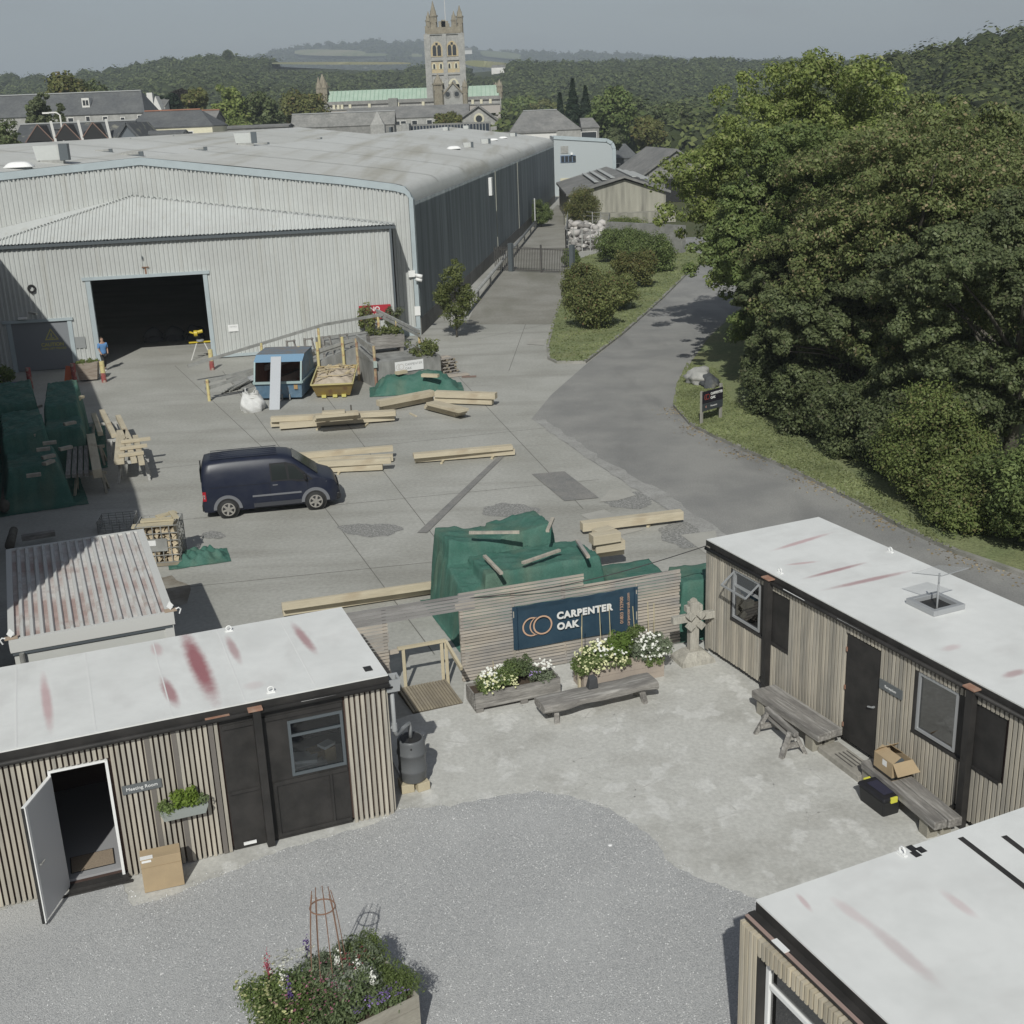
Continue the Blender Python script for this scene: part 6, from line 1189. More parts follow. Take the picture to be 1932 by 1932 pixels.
for sd_ in (-1, 1):
    vpanel('window_surround', [(.02, 1.14), (.02, 1.74), (.56, 1.74), (.86, 1.64), (1.42, 1.10), (1.2, 1.05), (.9, 1.06), (.72, 1.12)], M['vangrey'] if 0 else mat('van_black', (.02, .02, .022), rough=.5), .006, sd_)
    vpanel('side_window', [(.07, 1.18), (.07, 1.70), (.52, 1.70), (.58, 1.17)], M['vanglass'], .014, sd_); vpanel('quarter_window', [(.64, 1.17), (.62, 1.65), (.82, 1.58), (1.24, 1.14), (1.0, 1.13)], M['vanglass'], .014, sd_)
    MB().box(-.62, 1.0, sd_ * (HW + .005) - .012, sd_ * (HW + .005) + .012, .66, .72).build('side_strip', M['vangrey'], VN)
    MB().box(-.60, .98, sd_ * (HW + .0) - .012, sd_ * (HW + .0) + .012, .30, .44).build('sill', mat('sill_dark', (.05, .052, .06), rough=.6), VN)
    MB().box(.07, .24, sd_ * (HW + .012) - .012, sd_ * (HW + .012) + .012, 1.0, 1.03).build('door_handle', M['vangrey'], VN)
    for x in (-.02, 1.22): MB().box(x - .005, x + .005, sd_ * (HW + .001) - .006, sd_ * (HW + .001) + .006, .36, 1.08).build('door_seam', MATS['van_black'], VN)
    MB().box(-2.0, -.02, sd_ * (HW + .001) - .005, sd_ * (HW + .001) + .005, 1.09, 1.10).build('door_seam', MATS['van_black'], VN)
    m_ = MB(); m_.hexa([(1.12, sd_ * .92, 1.14), (1.22, sd_ * .92, 1.14), (1.22, sd_ * 1.06, 1.14), (1.12, sd_ * 1.06, 1.14), (1.10, sd_ * .92, 1.34), (1.18, sd_ * .92, 1.34), (1.18, sd_ * 1.06, 1.34), (1.10, sd_ * 1.06, 1.34)]); m_.build('wing_mirror', MATS['van_black'], VN, bevel=.02)
    for wx in (-WB, WB):
        m_ = MB(); n = 20
        for i in range(n):   # arch
            t0, t1 = pi * i / n - .12 * 0, pi * (i + 1) / n; r0, r1 = .37, .475
            P4 = [(wx + r * cos(t), max(.26, .33 + r * sin(t))) for r, t in ((r0, t0), (r1, t0), (r1, t1), (r0, t1))]
            y0, y1 = sd_ * (HW - .04), sd_ * (HW + .03); m_.idx([(x, y0, z) for x, z in P4] + [(x, y1, z) for x, z in P4], [(4, 5, 6, 7), (0, 4, 7, 3), (1, 2, 6, 5)])
        m_.build('wheel_arch', M['vangrey'], VN)
        MB().cyl((wx, sd_ * (HW - .3), .34), (wx, sd_ * (HW + .008), .34), .375, n=28).build('wheel_well', M['black'], VN)
        y = sd_ * (HW - .02); m_ = MB(); m_.cyl((wx, y - sd_ * .2, .315), (wx, y + sd_ * .04, .315), .315, n=32); wh = m_.build('wheel', M['tyre'], VN, True)
        m_ = MB(); yo = y + sd_ * .045; n = 32
        for i in range(n):
            t0, t1 = 2 * pi * i / n, 2 * pi * (i + 1) / n; m_.face([(wx + r * cos(t), yo, .315 + r * sin(t)) for r, t in ((.19, t0), (.225, t0), (.225, t1), (.19, t1))])
        for i in range(6):
            t = 2 * pi * i / 6 + .3; c_, s_ = cos(t), sin(t)
            for ww, ra_, rb_ in ((.045, .03, .12), (.03, .12, .2)): m_.face([(wx + a * c_ - b * s_, yo + sd_ * .004, .315 + a * s_ + b * c_) for a, b in ((ra_, -ww), (rb_, -ww * (1.3 if ra_ > .1 else .7)), (rb_, ww * (1.3 if ra_ > .1 else .7)), (ra_, ww))])
        m_.cyl((wx, yo - sd_ * .01, .315), (wx, yo + sd_ * .01, .315), .05, n=12); m_.build('rim', M['alloy'], wh)
    tl = MB().box(-2.235, -2.12, sd_ * .875 - .02, sd_ * .875 + .012, .66, .98).build('tail_light', mat('tail_red', (.35, .02, .03), rough=.2), VN); MB().box(-2.238, -2.16, sd_ * .875 - .02, sd_ * .875 + .016, .74, .88).build('reverse_lens', M['white'], tl)
    m_ = MB(); m_.hexa([(1.92, sd_ * .80, .74), (2.13, sd_ * .66, .72), (2.19, sd_ * .40, .74), (2.0, sd_ * .45, .80), (1.84, sd_ * .87, .98), (2.09, sd_ * .76, .86), (2.16, sd_ * .5, .86), (1.99, sd_ * .5, 1.0)]); m_.build('headlight', mat('lamp_glass', (.45, .46, .45), rough=.2), VN)
ws = MB(); 
ws.idx([(.80, -.60, 1.86), (.80, .60, 1.86), (1.60, .72, 1.235), (1.60, -.72, 1.235)], [(0, 3, 2, 1)]); ws.build('windscreen', M['vanglass'], VN)
for i in range(6): y = -.55 + i * .22; MB().bar((-1.9, y, 1.99), (.3, y, 1.995), .04, .014).build('roof_rib', M['vanblue'], VN)
MB().box(-2.29, -2.235, -.80, .80, .28, .52).build('rear_bumper', MATS['van_black'], VN, bevel=.02); MB().box(2.10, 2.30, -.70, .70, .26, .50).build('front_bumper', MATS['van_black'], VN, bevel=.04); MB().box(2.21, 2.285, -.36, .36, .56, .72).build('grille', MATS['van_black'], VN)
MB().box(-2.262, -2.245, -.6, .6, 1.25, 1.7).build('rear_window', M['vanglass'], VN); MB().box(-2.27, -2.24, -.02, .02, .55, 1.85).build('rear_door_seam', MATS['van_black'], VN)

# ================================================================ TIMBER STACKS
M['oak'] = mat('fresh_oak', (.56, .50, .38), col2=(.48, .42, .31), scale=1.6, stretch=(.4, 3, 3), island=.06, fine=.07, fscale=7, rough=.85, streak=((.36, .28, .19), (1, 2, 2), .9, .58, .72, .5))
M['endg'] = mat('end_grain', (.42, .33, .2))
def beam(u0, v0, u1, v1, w, h, z, lab, grp, cat='timber', m='oak', name='timber_beam'):
    p, q = G(u0, v0, z), G(u1, v1, z); d = q - p; L = d.length; a = math.degrees(atan2(d.y, d.x)); mb = MB(); mb.box(0, L, 0, w, 0, h)
    o_ = mb.build(name, M[m], None, bevel=.006); o_.location = (p.x, p.y, z + .003); o_.rotation_euler = (0, 0, R_(a)); tag(o_, lab, cat, grp); return o_
g1 = 'sawn beams lying in the yard before the skips'
beam(528, 810, 745, 793, .28, .22, .08, 'long squared oak beam at the front of the stack before the skips', g1); beam(511, 806, 744, 789, .25, .22, .08, 'long oak beam just behind the front one before the skips', g1)
beam(511, 797, 747, 785, .3, .2, .31, 'upper long oak beam carrying the short banded bundle', g1)
beam(511, 797, 745, 784, .3, .2, .06, 'long oak beam at the rear of the stack before the skips', g1)
for i, (dz, dd, lab) in enumerate(((0, 0, 'bottom board of the short banded bundle'), (.13, .0, 'middle board of the short banded bundle'), (.26, .05, 'top board of the short banded bundle'))): beam(591 + i * 2, 797 - dz * 26, 681 - i * 2, 790 - dz * 26, .62 - dd * 4, .115, .515 + dz, lab, g1)
beam(608, 783, 651, 780, .34, .1, .895, 'short plank lying on top of the banded bundle', g1)
g2 = 'sawn beams beside the green heap'
beam(723, 776, 818, 756, .3, .24, .06, 'lower oak beam slanting left of the green heap', g2); beam(718, 768, 820, 748, .34, .26, .32, 'upper oak beam slanting left of the green heap', g2)
beam(819, 760, 928, 764, .3, .24, .06, 'lower straight oak beam right of the green heap', g2); beam(820, 750, 934, 754, .34, .26, .32, 'upper straight oak beam right of the green heap', g2)
for i in range(3): beam(800 + i * 2, 771 - i * 3.2, 859 + i * 3, 787 - i * 3.6, .55, .12, .05 + i * .15, ['lowest', 'middle', 'topmost'][i] + ' board of the small skewed pile on the yard', g2)
g3 = 'sawn beams behind the van'
beam(585, 893, 722, 887, .28, .22, .05, 'oak beam nearest behind the van bonnet', g3); beam(560, 880, 742, 870, .26, .22, .05, 'oak beam farther behind the van', g3); beam(545, 868, 742, 852, .22, .20, .28, 'pale top beam behind the van', g3); beam(600, 882, 738, 875, .24, .2, .28, 'front top beam behind the van', g3)
g4 = 'pair of beams in the middle of the yard'
beam(783, 873, 972, 858, .3, .2, .05, 'lower beam of the lone pair in the middle of the yard', g4); beam(781, 866, 968, 849, .3, .16, .26, 'upper beam of the lone pair in the middle of the yard', g4)
g5 = 'beams around the netted timber pile'
beam(1100, 1004, 1290, 981, .3, .26, .12, 'long oak beam sticking out right of the netted pile', g5); beam(535, 1163, 838, 1117, .25, .22, .05, 'long pale beam left of the netted pile behind the screen', g5); beam(533, 1153, 830, 1110, .1, .2, .28, 'thin pale plank on the long beam left of the netted pile', g5)
for i, q in enumerate(((1120, 1030, 1172, 1022, .9), (1125, 1045, 1180, 1037, .62), (1128, 1052, 1178, 1046, .35), (1130, 1020, 1160, 1012, .2))): beam(q[0], q[1], q[2], q[3], .34, .26, q[4], ['top squared block poking from the netted pile', 'second block poking from the netted pile', 'third block poking from the netted pile', 'lowest plank end behind the netted pile'][i], g5)
for i, (u, v, lab) in enumerate(((706, 781, 'thin bearer under the slanting beam'), (772, 781, 'thin bearer under the slanting beams farther right'), (866, 768, 'bearer crossing the straight beams'))): beam(u, v, u + 12, v + 6, .08, .05, .0, lab, 'bearers', name='timber_bearer')

for i, (u, v, w_, z, a_, lab) in enumerate(((611, 793, .66, .515, 96, 'left strap round the short banded bundle'), (664, 788, .66, .515, 96, 'right strap round the short banded bundle'))):
    p = G(u, v, z); ob = MB().box(-.03, .03, -.012, w_, .0, .385).build('strap', mat('strap_dark', (.10, .09, .075)), None); ob.location = p; ob.rotation_euler = (0, 0, R_(8)); tag(ob, lab, 'strap', 'straps round the bundle')
for (u0, v0, u1, v1) in ((600, 812, 606, 806), (690, 806, 696, 800), (640, 896, 646, 888), (835, 876, 840, 869), (930, 867, 935, 860), (1150, 1004, 1155, 996), (1225, 996, 1230, 988)):
    beam(u0, v0, u1, v1, .09, .055, 0, 'small bearer block under one of the long yard beams', 'bearers', m='newwood', name='timber_bearer')

# ================================================================ GREEN NETTED PILES
M['net'] = mat('green_net', (.045, .130, .100), col2=(.070, .160, .128), scale=2.5, rough=.8, fine=.12, fscale=30, bump=.5, bscale=12, streak=((.125, .165, .12), (1, 1, .35), 1.3, .5, .68, .5))
M['net_thin'] = mat('green_net_thin', (.10, .17, .105), col2=(.045, .155, .11), scale=1.6, lo=.4, hi=.6, rough=.85, fine=.14, fscale=40, streak=((.22, .21, .13), (1, 1, .4), 1.5, .5, .68, .55))
def drape(name, lab, cat, org, ang, x0, x1, y0, y1, hf, m, grp=None, nu=70, nv=50, seed=0, fold=.05, flare=.25):
    """cloth over a heap: hf(x,y) -> height of what lies beneath"""
    rd = random.Random(seed); ph = [rd.uniform(0, 6) for _ in range(8)]
    def fn(a, b):
        x = x0 + (x1 - x0) * a; y = y0 + (y1 - y0) * b; h = hf(x, y)
        r = fold * (sin(x * 7 + ph[0] + y * 3) * .4 + sin(x * 13 + ph[1] - y * 8 + 2 * sin(y * 3)) * .3 + sin(y * 15 + ph[2] + x * 4) * .25 + (1 - abs(sin(x * 4.3 - y * 5.1 + ph[3] + sin(x * 2.3) * 1.5))) ** 3 * .9 + (1 - abs(sin(x * 2.9 + y * 6.7 + ph[4] + sin(y * 3.1)))) ** 4 * .8 + sin(x * 31 + y * 23 + ph[5]) * .07)
        e = min(1, 2.2 * min(a, 1 - a, b, 1 - b) * 6); g_ = (.5 if h > .6 else 1.0)
        return (x + r * .5 * (1 - g_ + .3), y + r * .4, max(.012 + .03 * (r + fold), h + r * g_ * e))
    t = thing(name, lab, cat, (org[0], org[1], 0), ang, grp); MB().grid(fn, nu, nv).build('sheet', M[m], t, True); return t
def boxh(x, y, bx, h, sl=.16):   # soft-shouldered box
    d = max(bx[0] - x, x - bx[1], bx[2] - y, y - bx[3]); return h * (1 - min(1, max(0, d / sl)) ** 1.3) if d < sl else 0
# big pile behind the screen: origin at its left front, x to the right along the screen
def pile(x, y):
    back = boxh(x, y, (1.05, 3.75, 1.75, 2.95), 1.98 + .08 * sin(x * 2) + .08 * (x > 2.4), .2); fr = boxh(x, y, (1.5, 4.4, .25, 1.6), 1.66, .22); lft = boxh(x, y, (.95, 1.8, .3, 2.4), 1.2 + .4 * y / 2.4, .25)
    return max(back, fr, lft)
drape('netted_timber_pile', 'big timber pile under dark green netting directly behind the screen', 'covered pile', (-2.0, 25.9), 19, .62, 4.9, -.2, 3.3, pile, 'net', 'netted piles by the screen', 150, 110, 3, .05)
drape('netted_low_pile', 'low flat green netted stack right of the big pile', 'covered pile', (2.45, 27.0), 15, -.3, 1.7, -.3, 1.7, lambda x, y: boxh(x, y, (0, 1.35, 0, 1.35), 1.12, .2), 'net', 'netted piles by the screen', 40, 40, 4, .025)
drape('netted_corner_pile', 'green netted stack between the screen end and the right cabin', 'covered pile', (3.95, 26.2), 12, -.3, 1.5, -.2, 1.4, lambda x, y: boxh(x, y, (0, 1.2, .05, 1.1), 1.42, .15), 'net', 'netted piles by the screen', 40, 40, 5, .025)
for i, (u0, v0, u1, v1, z, lab, dk_) in enumerate(((885, 1005, 980, 1004, 2.28, 'pale batten lying at the back edge of the big green netted pile', 0), (1033, 1002, 1043, 978, 2.35, 'short batten lying crosswise on the top right of the green pile', 0), (914, 1049, 946, 1082, 1.86, 'batten slanting down the left of the lower green tier', 0),
        (986, 1062, 1056, 1038, 1.86, 'batten slanting across the middle of the lower green tier', 0), (1089, 1020, 1110, 1051, 1.9, 'dark batten slanting on the right of the lower green tier', 1))):
    p, q = G(u0, v0, z), G(u1, v1, z); ob = MB().bar(p - p, q - p, .085, .06).build('batten', M['larch'] if dk_ else M['batten_r'], None); ob.location = p; tag(ob, lab, 'batten', 'battens holding down the netting')
# side poster-like thin net face (timber showing through) is a part of the pile
# small heap by the dock
def heap(x, y):
    return .80 * max(0, 1 - ((x - 1.95) / 1.95) ** 4) ** .9 * max(0, 1 - ((y - .75) / .85) ** 2) ** .6 * (1 + .12 * sin(x * 3))
drape('green_sheet_heap', 'crumpled green sheet over a low heap below the company board', 'covered heap', (-6.05, 53.75), 6, -.2, 4.1, -.2, 1.9, heap, 'net', None, 80, 40, 7, .09)
for (u, v, z, ang, L, lab) in ((757, 705, .84, 40, .55, 'short block of wood on top of the green sheet heap'), (812, 711, .78, 160, .8, 'plank resting on the right of the green sheet heap')):
    p = G(u, v, z); ob = MB().box(-L / 2, L / 2, -.12, .12, 0, .13).build('wood_offcut', M['newwood'], None); ob.location = p; ob.rotation_euler = (0, 0, R_(ang)); tag(ob, lab, 'wood block')
# crumpled green sheet by the firewood
def crum(x, y):
    r2 = ((x - .75) / .8) ** 2 + ((y - .45) / .55) ** 2; return max(0, 1 - r2) ** .5 * (.17 + .10 * (1 - abs(sin(x * 6 + y * 4))) + .09 * (1 - abs(sin(y * 9 - x * 5))) + .05 * sin(x * 17 + y * 11))
drape('crumpled_sheet', 'crumpled dark green sheet dropped beside the firewood cage', 'tarpaulin', (-9.75, 32.35), 18, -.1, 1.65, -.15, 1.1, crum, 'net', None, 60, 44, 9, .05)
# dark piles at the left in the shade
def pl2(x, y): return max(boxh(x, y, (.0, 1.25, 0, 1.9), 1.55, .22), boxh(x, y, (.0, 1.15, 1.8, 6.6), 2.05, .2))
drape('sheeted_pile', 'sheeted green pile nearest the warehouse door, half in sunlight', 'covered pile', (-17.0, 43.2), 18, -.4, 2.0, -.5, 7.3, pl2, 'net', 'sheeted piles in the shade on the left', 70, 150, 11, .08)
def pl3(x, y): return max(boxh(x, y, (0, 1.5, 0, 2.6), 1.35, .35), boxh(x, y, (.0, 1.35, 2.5, 6.4), 1.95, .2), boxh(x, y, (.0, 1.3, 6.9, 11.4), 2.15, .22))
drape('sheeted_pile', 'long dark green sheeted pile along the left edge of the yard', 'covered pile', (-16.6, 38.6), 23, -.5, 2.3, -.7, 12.2, pl3, 'net', 'sheeted piles in the shade on the left', 80, 220, 12, .09)
for i, (u, v, z) in enumerate(((125, 764, 1.75), (141, 757, 1.75), (150, 753, 1.75), (94, 838, 1.8), (124, 848, 1.8), (70, 821, 1.8), (82, 850, 1.7), (92, 864, 1.65), (92, 875, 1.62), (64, 899, 1.5), (132, 801, 1.75), (70, 733 + 37, 1.75))):
    p = G(u, v, z); ob = MB().box(-.22, .22, -.09, .09, 0, .1).build('wood_offcut', M['newwood'] if i < 3 else M['batten_r'], None, bevel=.006); ob.location = p; ob.rotation_euler = (0, 0, R_(20 + 25 * (i % 3))); tag(ob, 'sawn offcut weighing down the green sheets in the shade on the left', 'wood block', 'offcuts on the sheeted piles')

# ================================================================ TRESTLES AND BEAMS, left
M['trest'] = mat('trestle_wood', (.40, .36, .28), col2=(.30, .28, .235), scale=2, fine=.1)
def trestle(p, a, lab, h=.72, w=1.15, m='trest'):
    t = thing('trestle', lab, 'trestle', p, a, 'trestles holding beams on the left'); MB().box(-w / 2, w / 2, -.05, .05, h - .1, h).build('top_rail', M[m], t)
    for sx in (-1, 1):
        for sy in (-1, 1): MB().bar((sx * w * .36, sy * .05, h - .05), (sx * w * .46, sy * .3, 0), .08, .06).build('leg', M[m], t)
        MB().box(sx * w * .40 - .03, sx * w * .40 + .03, -.2, .2, h * .42, h * .42 + .08).build('stretcher', M[m], t)
    return t
trestle((-14.55, 40.25, 0), 10, 'timber trestle at the near end of the grey beams'); trestle((-15.75, 43.9, 0), 10, 'timber trestle at the far end of the grey beams')
M['galvt'] = mat('painted_trestle', (.52, .52, .50), col2=(.36, .35, .33), scale=4)
trestle((-13.45, 41.6, 0), 12, 'white spattered trestle nearest the van under pale timbers', m='galvt'); trestle((-14.75, 44.9, 0), 12, 'white spattered trestle in the middle of the row', m='galvt'); trestle((-16.3, 47.6, 0), 14, 'white spattered trestle at the far end of the row', m='galvt')
def lbeam(p0, p1, w, h, z, lab, m='oak', grp='beams laid on the trestles'):
    d = Vector((p1[0] - p0[0], p1[1] - p0[1], 0)); ob = MB().box(0, d.length, -w / 2, w / 2, 0, h).build('timber_beam', M[m], None, bevel=.006); ob.location = (p0[0], p0[1], z); ob.rotation_euler = (0, 0, atan2(d.y, d.x)); tag(ob, lab, 'timber', grp)
for i in range(4): lbeam((-15.05 + i * .2, 39.6 + .04 * i), (-16.55 + i * .2, 44.3), .15, .13, .722, ['outer left', 'second', 'third', 'fourth'][i] + ' grey beam on the near trestles', 'woodgrey')
lbeam((-14.0, 39.5), (-15.85, 44.6), .30, .30, .722, 'thick fresh oak beam beside the grey beams on the near trestles')
for i, q in enumerate((((-12.9, 40.9), (-14.2, 44.7), 'pale beam nearest the van on the white trestles'), ((-13.25, 41.2), (-14.4, 44.2), 'short pale beam inside the nearest one'), ((-13.75, 41.1), (-15.0, 45.6), 'wide pale board in the middle of the white trestles'), ((-15.1, 45.0), (-16.9, 49.3), 'pale beam at the far end of the trestle row'), ((-15.75, 45.4), (-17.05, 48.7), 'second pale beam at the far end of the trestle row'), ((-14.2, 44.0), (-15.9, 48.2), 'pale beam linking middle and far trestles'))): lbeam(q[0], q[1], .2 if i != 2 else .34, .16, .722 + .0 * i, q[2], grp='pale beams on the white trestles')
for i in range(3): lbeam((-14.35 + .25 * i, 43.4 - i * 1.0), (-13.35 + .15 * i, 43.75 - i * 1.0), .14, .12, .90, ['far', 'middle', 'near'][i] + ' cross piece lying over the pale beams', grp='cross pieces over the pale beams')
# logs and bits at the far left edge
for i, (u0, v0, u1, v1, r_, z, lab) in enumerate(((8, 958, 18, 885, .16, .3, 'barky log lying at the left edge in the shade'), (2, 850, 4, 800, .12, .5, 'pale pole leaning at the left edge'), (18, 1030, 26, 1000, .14, .4, 'short barky log beside the container'))):
    p, q = G(u0, v0, z), G(u1, v1, z); ob = MB().cyl((0, 0, 0), q - p, r_, r_ * .85, 10).build('log', M['bark'], None, True); ob.location = p; tag(ob, lab, 'log')
beam(42, 1022, 105, 1012, .2, .16, .2, 'weathered beam lying behind the container in the shade', 'edge timber', m='woodgrey')
# blue bins at far left
for i, (u, v, lab) in enumerate(((16, 800, 'dark blue wheeled bin nearest the camera at the left edge'), (26, 775, 'dark blue wheeled bin behind the first one'))):
    p = G(u, v); t = thing('wheeled_bin', lab, 'bin', (p.x, p.y, 0), 20, 'blue bins at the left edge'); MB().hexa([(-.5, -.4, .1), (.5, -.4, .1), (.5, .4, .1), (-.5, .4, .1), (-.62, -.5, 1.05), (.62, -.5, 1.05), (.62, .5, 1.05), (-.62, .5, 1.05)]).build('body', mat('bin_blue', (.02, .035, .14), rough=.4), t, bevel=.03); MB().hexa([(-.65, -.54, 1.06), (.65, -.54, 1.06), (.65, .54, 1.06), (-.65, .54, 1.06), (-.6, -.45, 1.12), (.6, -.45, 1.12), (.6, .5, 1.22), (-.6, .5, 1.22)]).build('lid', MATS['bin_blue'], t, bevel=.02); MB().box(-.3, .3, -.505, -.48, .75, .9).build('sticker', M['white'], t)
    for sx in (-.45, .45): MB().cyl((sx - .04, .35, .1), (sx + .04, .35, .1), .1, n=12).build('wheel', M['tyre'], t)
g_ = G(22, 728); tree('shrub', 'scrubby weeds growing by the small door in the shade', g_.x - .6, g_.y + .5, 1.1, .9, .4, L_green, 30, 60, .12, 90, .03, .6, .3, cat='bush', limbs=3)

# ================================================================ IBC CAGES
def cage(name, lab, x, y, a, w=1.12, d=1.0, h=1.0, base=True):
    t = thing(name, lab, 'cage', (x, y, 0), a, 'wire cages'); b = .13 if base else 0; r_ = .014; mb = MB()
    for z in [b + h * k / 5 for k in range(6)]:
        for (p, q) in (((0, 0), (w, 0)), ((w, 0), (w, d)), ((w, d), (0, d)), ((0, d), (0, 0))): mb.bar((p[0], p[1], z), (q[0], q[1], z), r_ * 1.5, r_ * 1.5)
    for k in range(6):
        for (x_, y_) in ((w * k / 5, 0), (w * k / 5, d), (0, d * k / 5), (w, d * k / 5)): mb.bar((x_, y_, b), (x_, y_, b + h), r_ * 1.5, r_ * 1.5)
    mb.build('wire_frame', M['steel'], t); return t, w, d, h, b
t, w_, d_, h_, b_ = cage('firewood_cage', 'wire cage on a pallet packed with split firewood and topped with boards', -10.68, 32.45, 6, 1.16, 1.05, 1.1)
mb = MB()
for y in (.0, .45, .9): mb.box(0, w_, y, y + .12, .02, .10)
mb.box(0, w_, 0, d_, .10, .13); mb.build('pallet', M['deckw'], t); P_ = []
mb = MB(); rd = random.Random(5); i = 0
for lx in range(7):
    for lz in range(8):
        for ly in (0, 1):
            cx, cz = .09 + lx * .155 + rd.uniform(-.02, .02), .2 + lz * .12 + rd.uniform(-.015, .015); r_ = rd.uniform(.07, .10); n = rd.choice([3, 3, 4]); a0 = rd.uniform(0, 6); y0 = .03 + ly * .5 + rd.uniform(-.01, .03); L = .44
            pts = [(cx + r_ * cos(a0 + 2 * pi * k / n) * rd.uniform(.8, 1.2), cz + r_ * sin(a0 + 2 * pi * k / n)) for k in range(n)]; mb.prismy(pts, y0, y0 + L)
mb.build('firewood', mat('split_wood', (.58, .49, .35), col2=(.44, .36, .25), scale=5, island=.25), t, kind='stuff')
MB().box(w_ * .2, w_ * .72, -.03, -.015, .48, .86).build('data_plate', M['steel'], t); MB().box(w_ * .22, w_ * .45, -.036, -.031, .66, .82).build('label_plate', M['white'], t)
for i, (x, y, L, w2, r_, lab) in enumerate(((.45, .25, 1.15, .28, 2, 'wide board at the front on top of the firewood cage'), (.55, .55, .95, .26, 0, 'board in the middle on top of the firewood cage'), (.75, .85, .6, .2, 35, 'small slanting board at the back of the firewood cage'), (1.0, .6, .7, .16, 110, 'narrow board across the right of the firewood cage'))):
    c, s = cos(R_(6)), sin(R_(6)); ob = MB().box(-L / 2, L / 2, -w2 / 2, w2 / 2, 0, .05).build('board', M['newwood'], None); ob.location = (-10.68 + x * c - y * s, 32.45 + x * s + y * c, 1.17 + .052 * i); ob.rotation_euler = (0, 0, R_(6 + r_)); tag(ob, lab, 'board', 'boards on the firewood cage')
t, *_ = cage('empty_cage', 'empty bent wire cage behind the ribbed container roof', -12.9, 35.7, 8, 1.1, .8, .4, False)

# ================================================================ SKIPS, BAG, DOCK
M['skipblue'] = mat('skip_blue', (.10, .19, .29), col2=(.17, .25, .33), scale=1.6, rough=.6, fine=.12, fscale=5, streak=((.22, .15, .10), (1, 1, .5), 2.2, .60, .68, .8))
M['skipyel'] = mat('skip_yellow', (.36, .26, .08), col2=(.28, .20, .09), scale=1.6, rough=.6, fine=.1, streak=((.22, .13, .07), (1, 1, .5), 2.2, .6, .68, .8)); M['rustin'] = mat('rusty_inside', (.20, .12, .09), col2=(.26, .15, .11), scale=3)
K = thing('blue_skip', 'enclosed blue steel skip open at the front with rusty inside', 'skip', (-11.35, 53.45, 0), -3); 
W2, D2 = 2.15, 3.0
mb = MB(); yb = 0
def shell(mb, o_, i_, faces):
    n = len(o_); mb.idx(list(o_) + list(i_), faces)
# lower tub
b0 = [(.10, .25, .12), (W2 - .10, .25, .12), (W2 - .10, D2 - .5, .12), (.10, D2 - .5, .12)]; t0 = [(0, 0, .85), (W2, 0, .85), (W2, D2, .85), (0, D2, .85)]
mb.idx(b0 + t0, [(3, 2, 1, 0), (0, 1, 5, 4), (1, 2, 6, 5), (2, 3, 7, 6), (3, 0, 4, 7)]); mb.build('tub', M['skipblue'], K)
mb = MB(); i0 = [(.16, .3, .18), (W2 - .16, .3, .18), (W2 - .16, D2 - .55, .18), (.16, D2 - .55, .18)]; i1 = [(.06, .06, .85), (W2 - .06, .06, .85), (W2 - .06, D2 - .06, .85), (.06, D2 - .06, .85)]; mb.idx(i0 + i1, [(0, 1, 2, 3), (0, 4, 5, 1), (1, 5, 6, 2), (2, 6, 7, 3), (3, 7, 4, 0)])
mb.idx([(.06, .1, .85), (.06, D2 - .06, .85), (.06, D2 - .3, 1.75), (.06, .55, 1.75)], [(0, 1, 2, 3)]); mb.idx([(W2 - .06, .1, .85), (W2 - .06, D2 - .06, .85), (W2 - .06, D2 - .3, 1.75), (W2 - .06, .55, 1.75)], [(3, 2, 1, 0)]); mb.idx([(0.06, D2 - .07, .85), (W2 - .06, D2 - .07, .85), (W2 - .06, D2 - .32, 1.8), (.06, D2 - .32, 1.8)], [(0, 1, 2, 3)]); mb.build('inside', M['rustin'], K)
mb = MB()   # upper hood: sides, back, sloping lids
mb.idx([(0, .0, .87), (0, D2, .87), (0, D2 - .25, 1.95), (0, .95, 1.95), (0, .4, 1.72)], [(0, 4, 3, 2, 1)]); mb.idx([(W2, .0, .87), (W2, D2, .87), (W2, D2 - .25, 1.95), (W2, .95, 1.95), (W2, .4, 1.72)], [(0, 1, 2, 3, 4)]); mb.idx([(0, D2, .87), (W2, D2, .87), (W2, D2 - .25, 1.95), (0, D2 - .25, 1.95)], [(1, 0, 3, 2)])
mb.build('hood', M['skipblue'], K); mb = MB(); mb.idx([(-.03, .38, 1.73), (W2 + .03, .38, 1.73), (W2 + .03, .97, 1.97), (-.03, .97, 1.97), (-.03, D2 - .2, 1.97), (W2 + .03, D2 - .2, 1.97)], [(0, 1, 2, 3)]); mb.build('front_lid', mat('skip_blue_light', (.20, .33, .46), rough=.6, fine=.08), K); mb = MB(); mb.box(-.03, W2 + .03, .98, D2 - .2, 1.95, 1.985); mb.build('roof', mat('skip_roof', (.20, .18, .165), col2=(.15, .2, .25), scale=2), K)
mb = MB(); mb.bar((-.03, -.02, .87), (W2 + .03, -.02, .87), .1, .1); mb.bar((-.02, 0, .87), (-.02, D2, .87), .09, .09); mb.bar((W2 + .02, 0, .87), (W2 + .02, D2, .87), .09, .09); mb.bar((W2 - .02, .0, .87), (W2 - .02, .42, 1.74), .07, .07); mb.bar((.02, .0, .87), (.02, .42, 1.74), .07, .07); mb.build('rim', mat('skip_rim', (.33, .42, .42), rough=.6), K)
for x in (1.15, 1.5): MB().box(x, x + .05, .12, .2, .05, .3).build('lug', M['steel'], K)
MB().box(1.78, 1.95, .03, .05, .55, .8).build('hazard_plate', mat('plate_orange', (.38, .25, .12)), K)
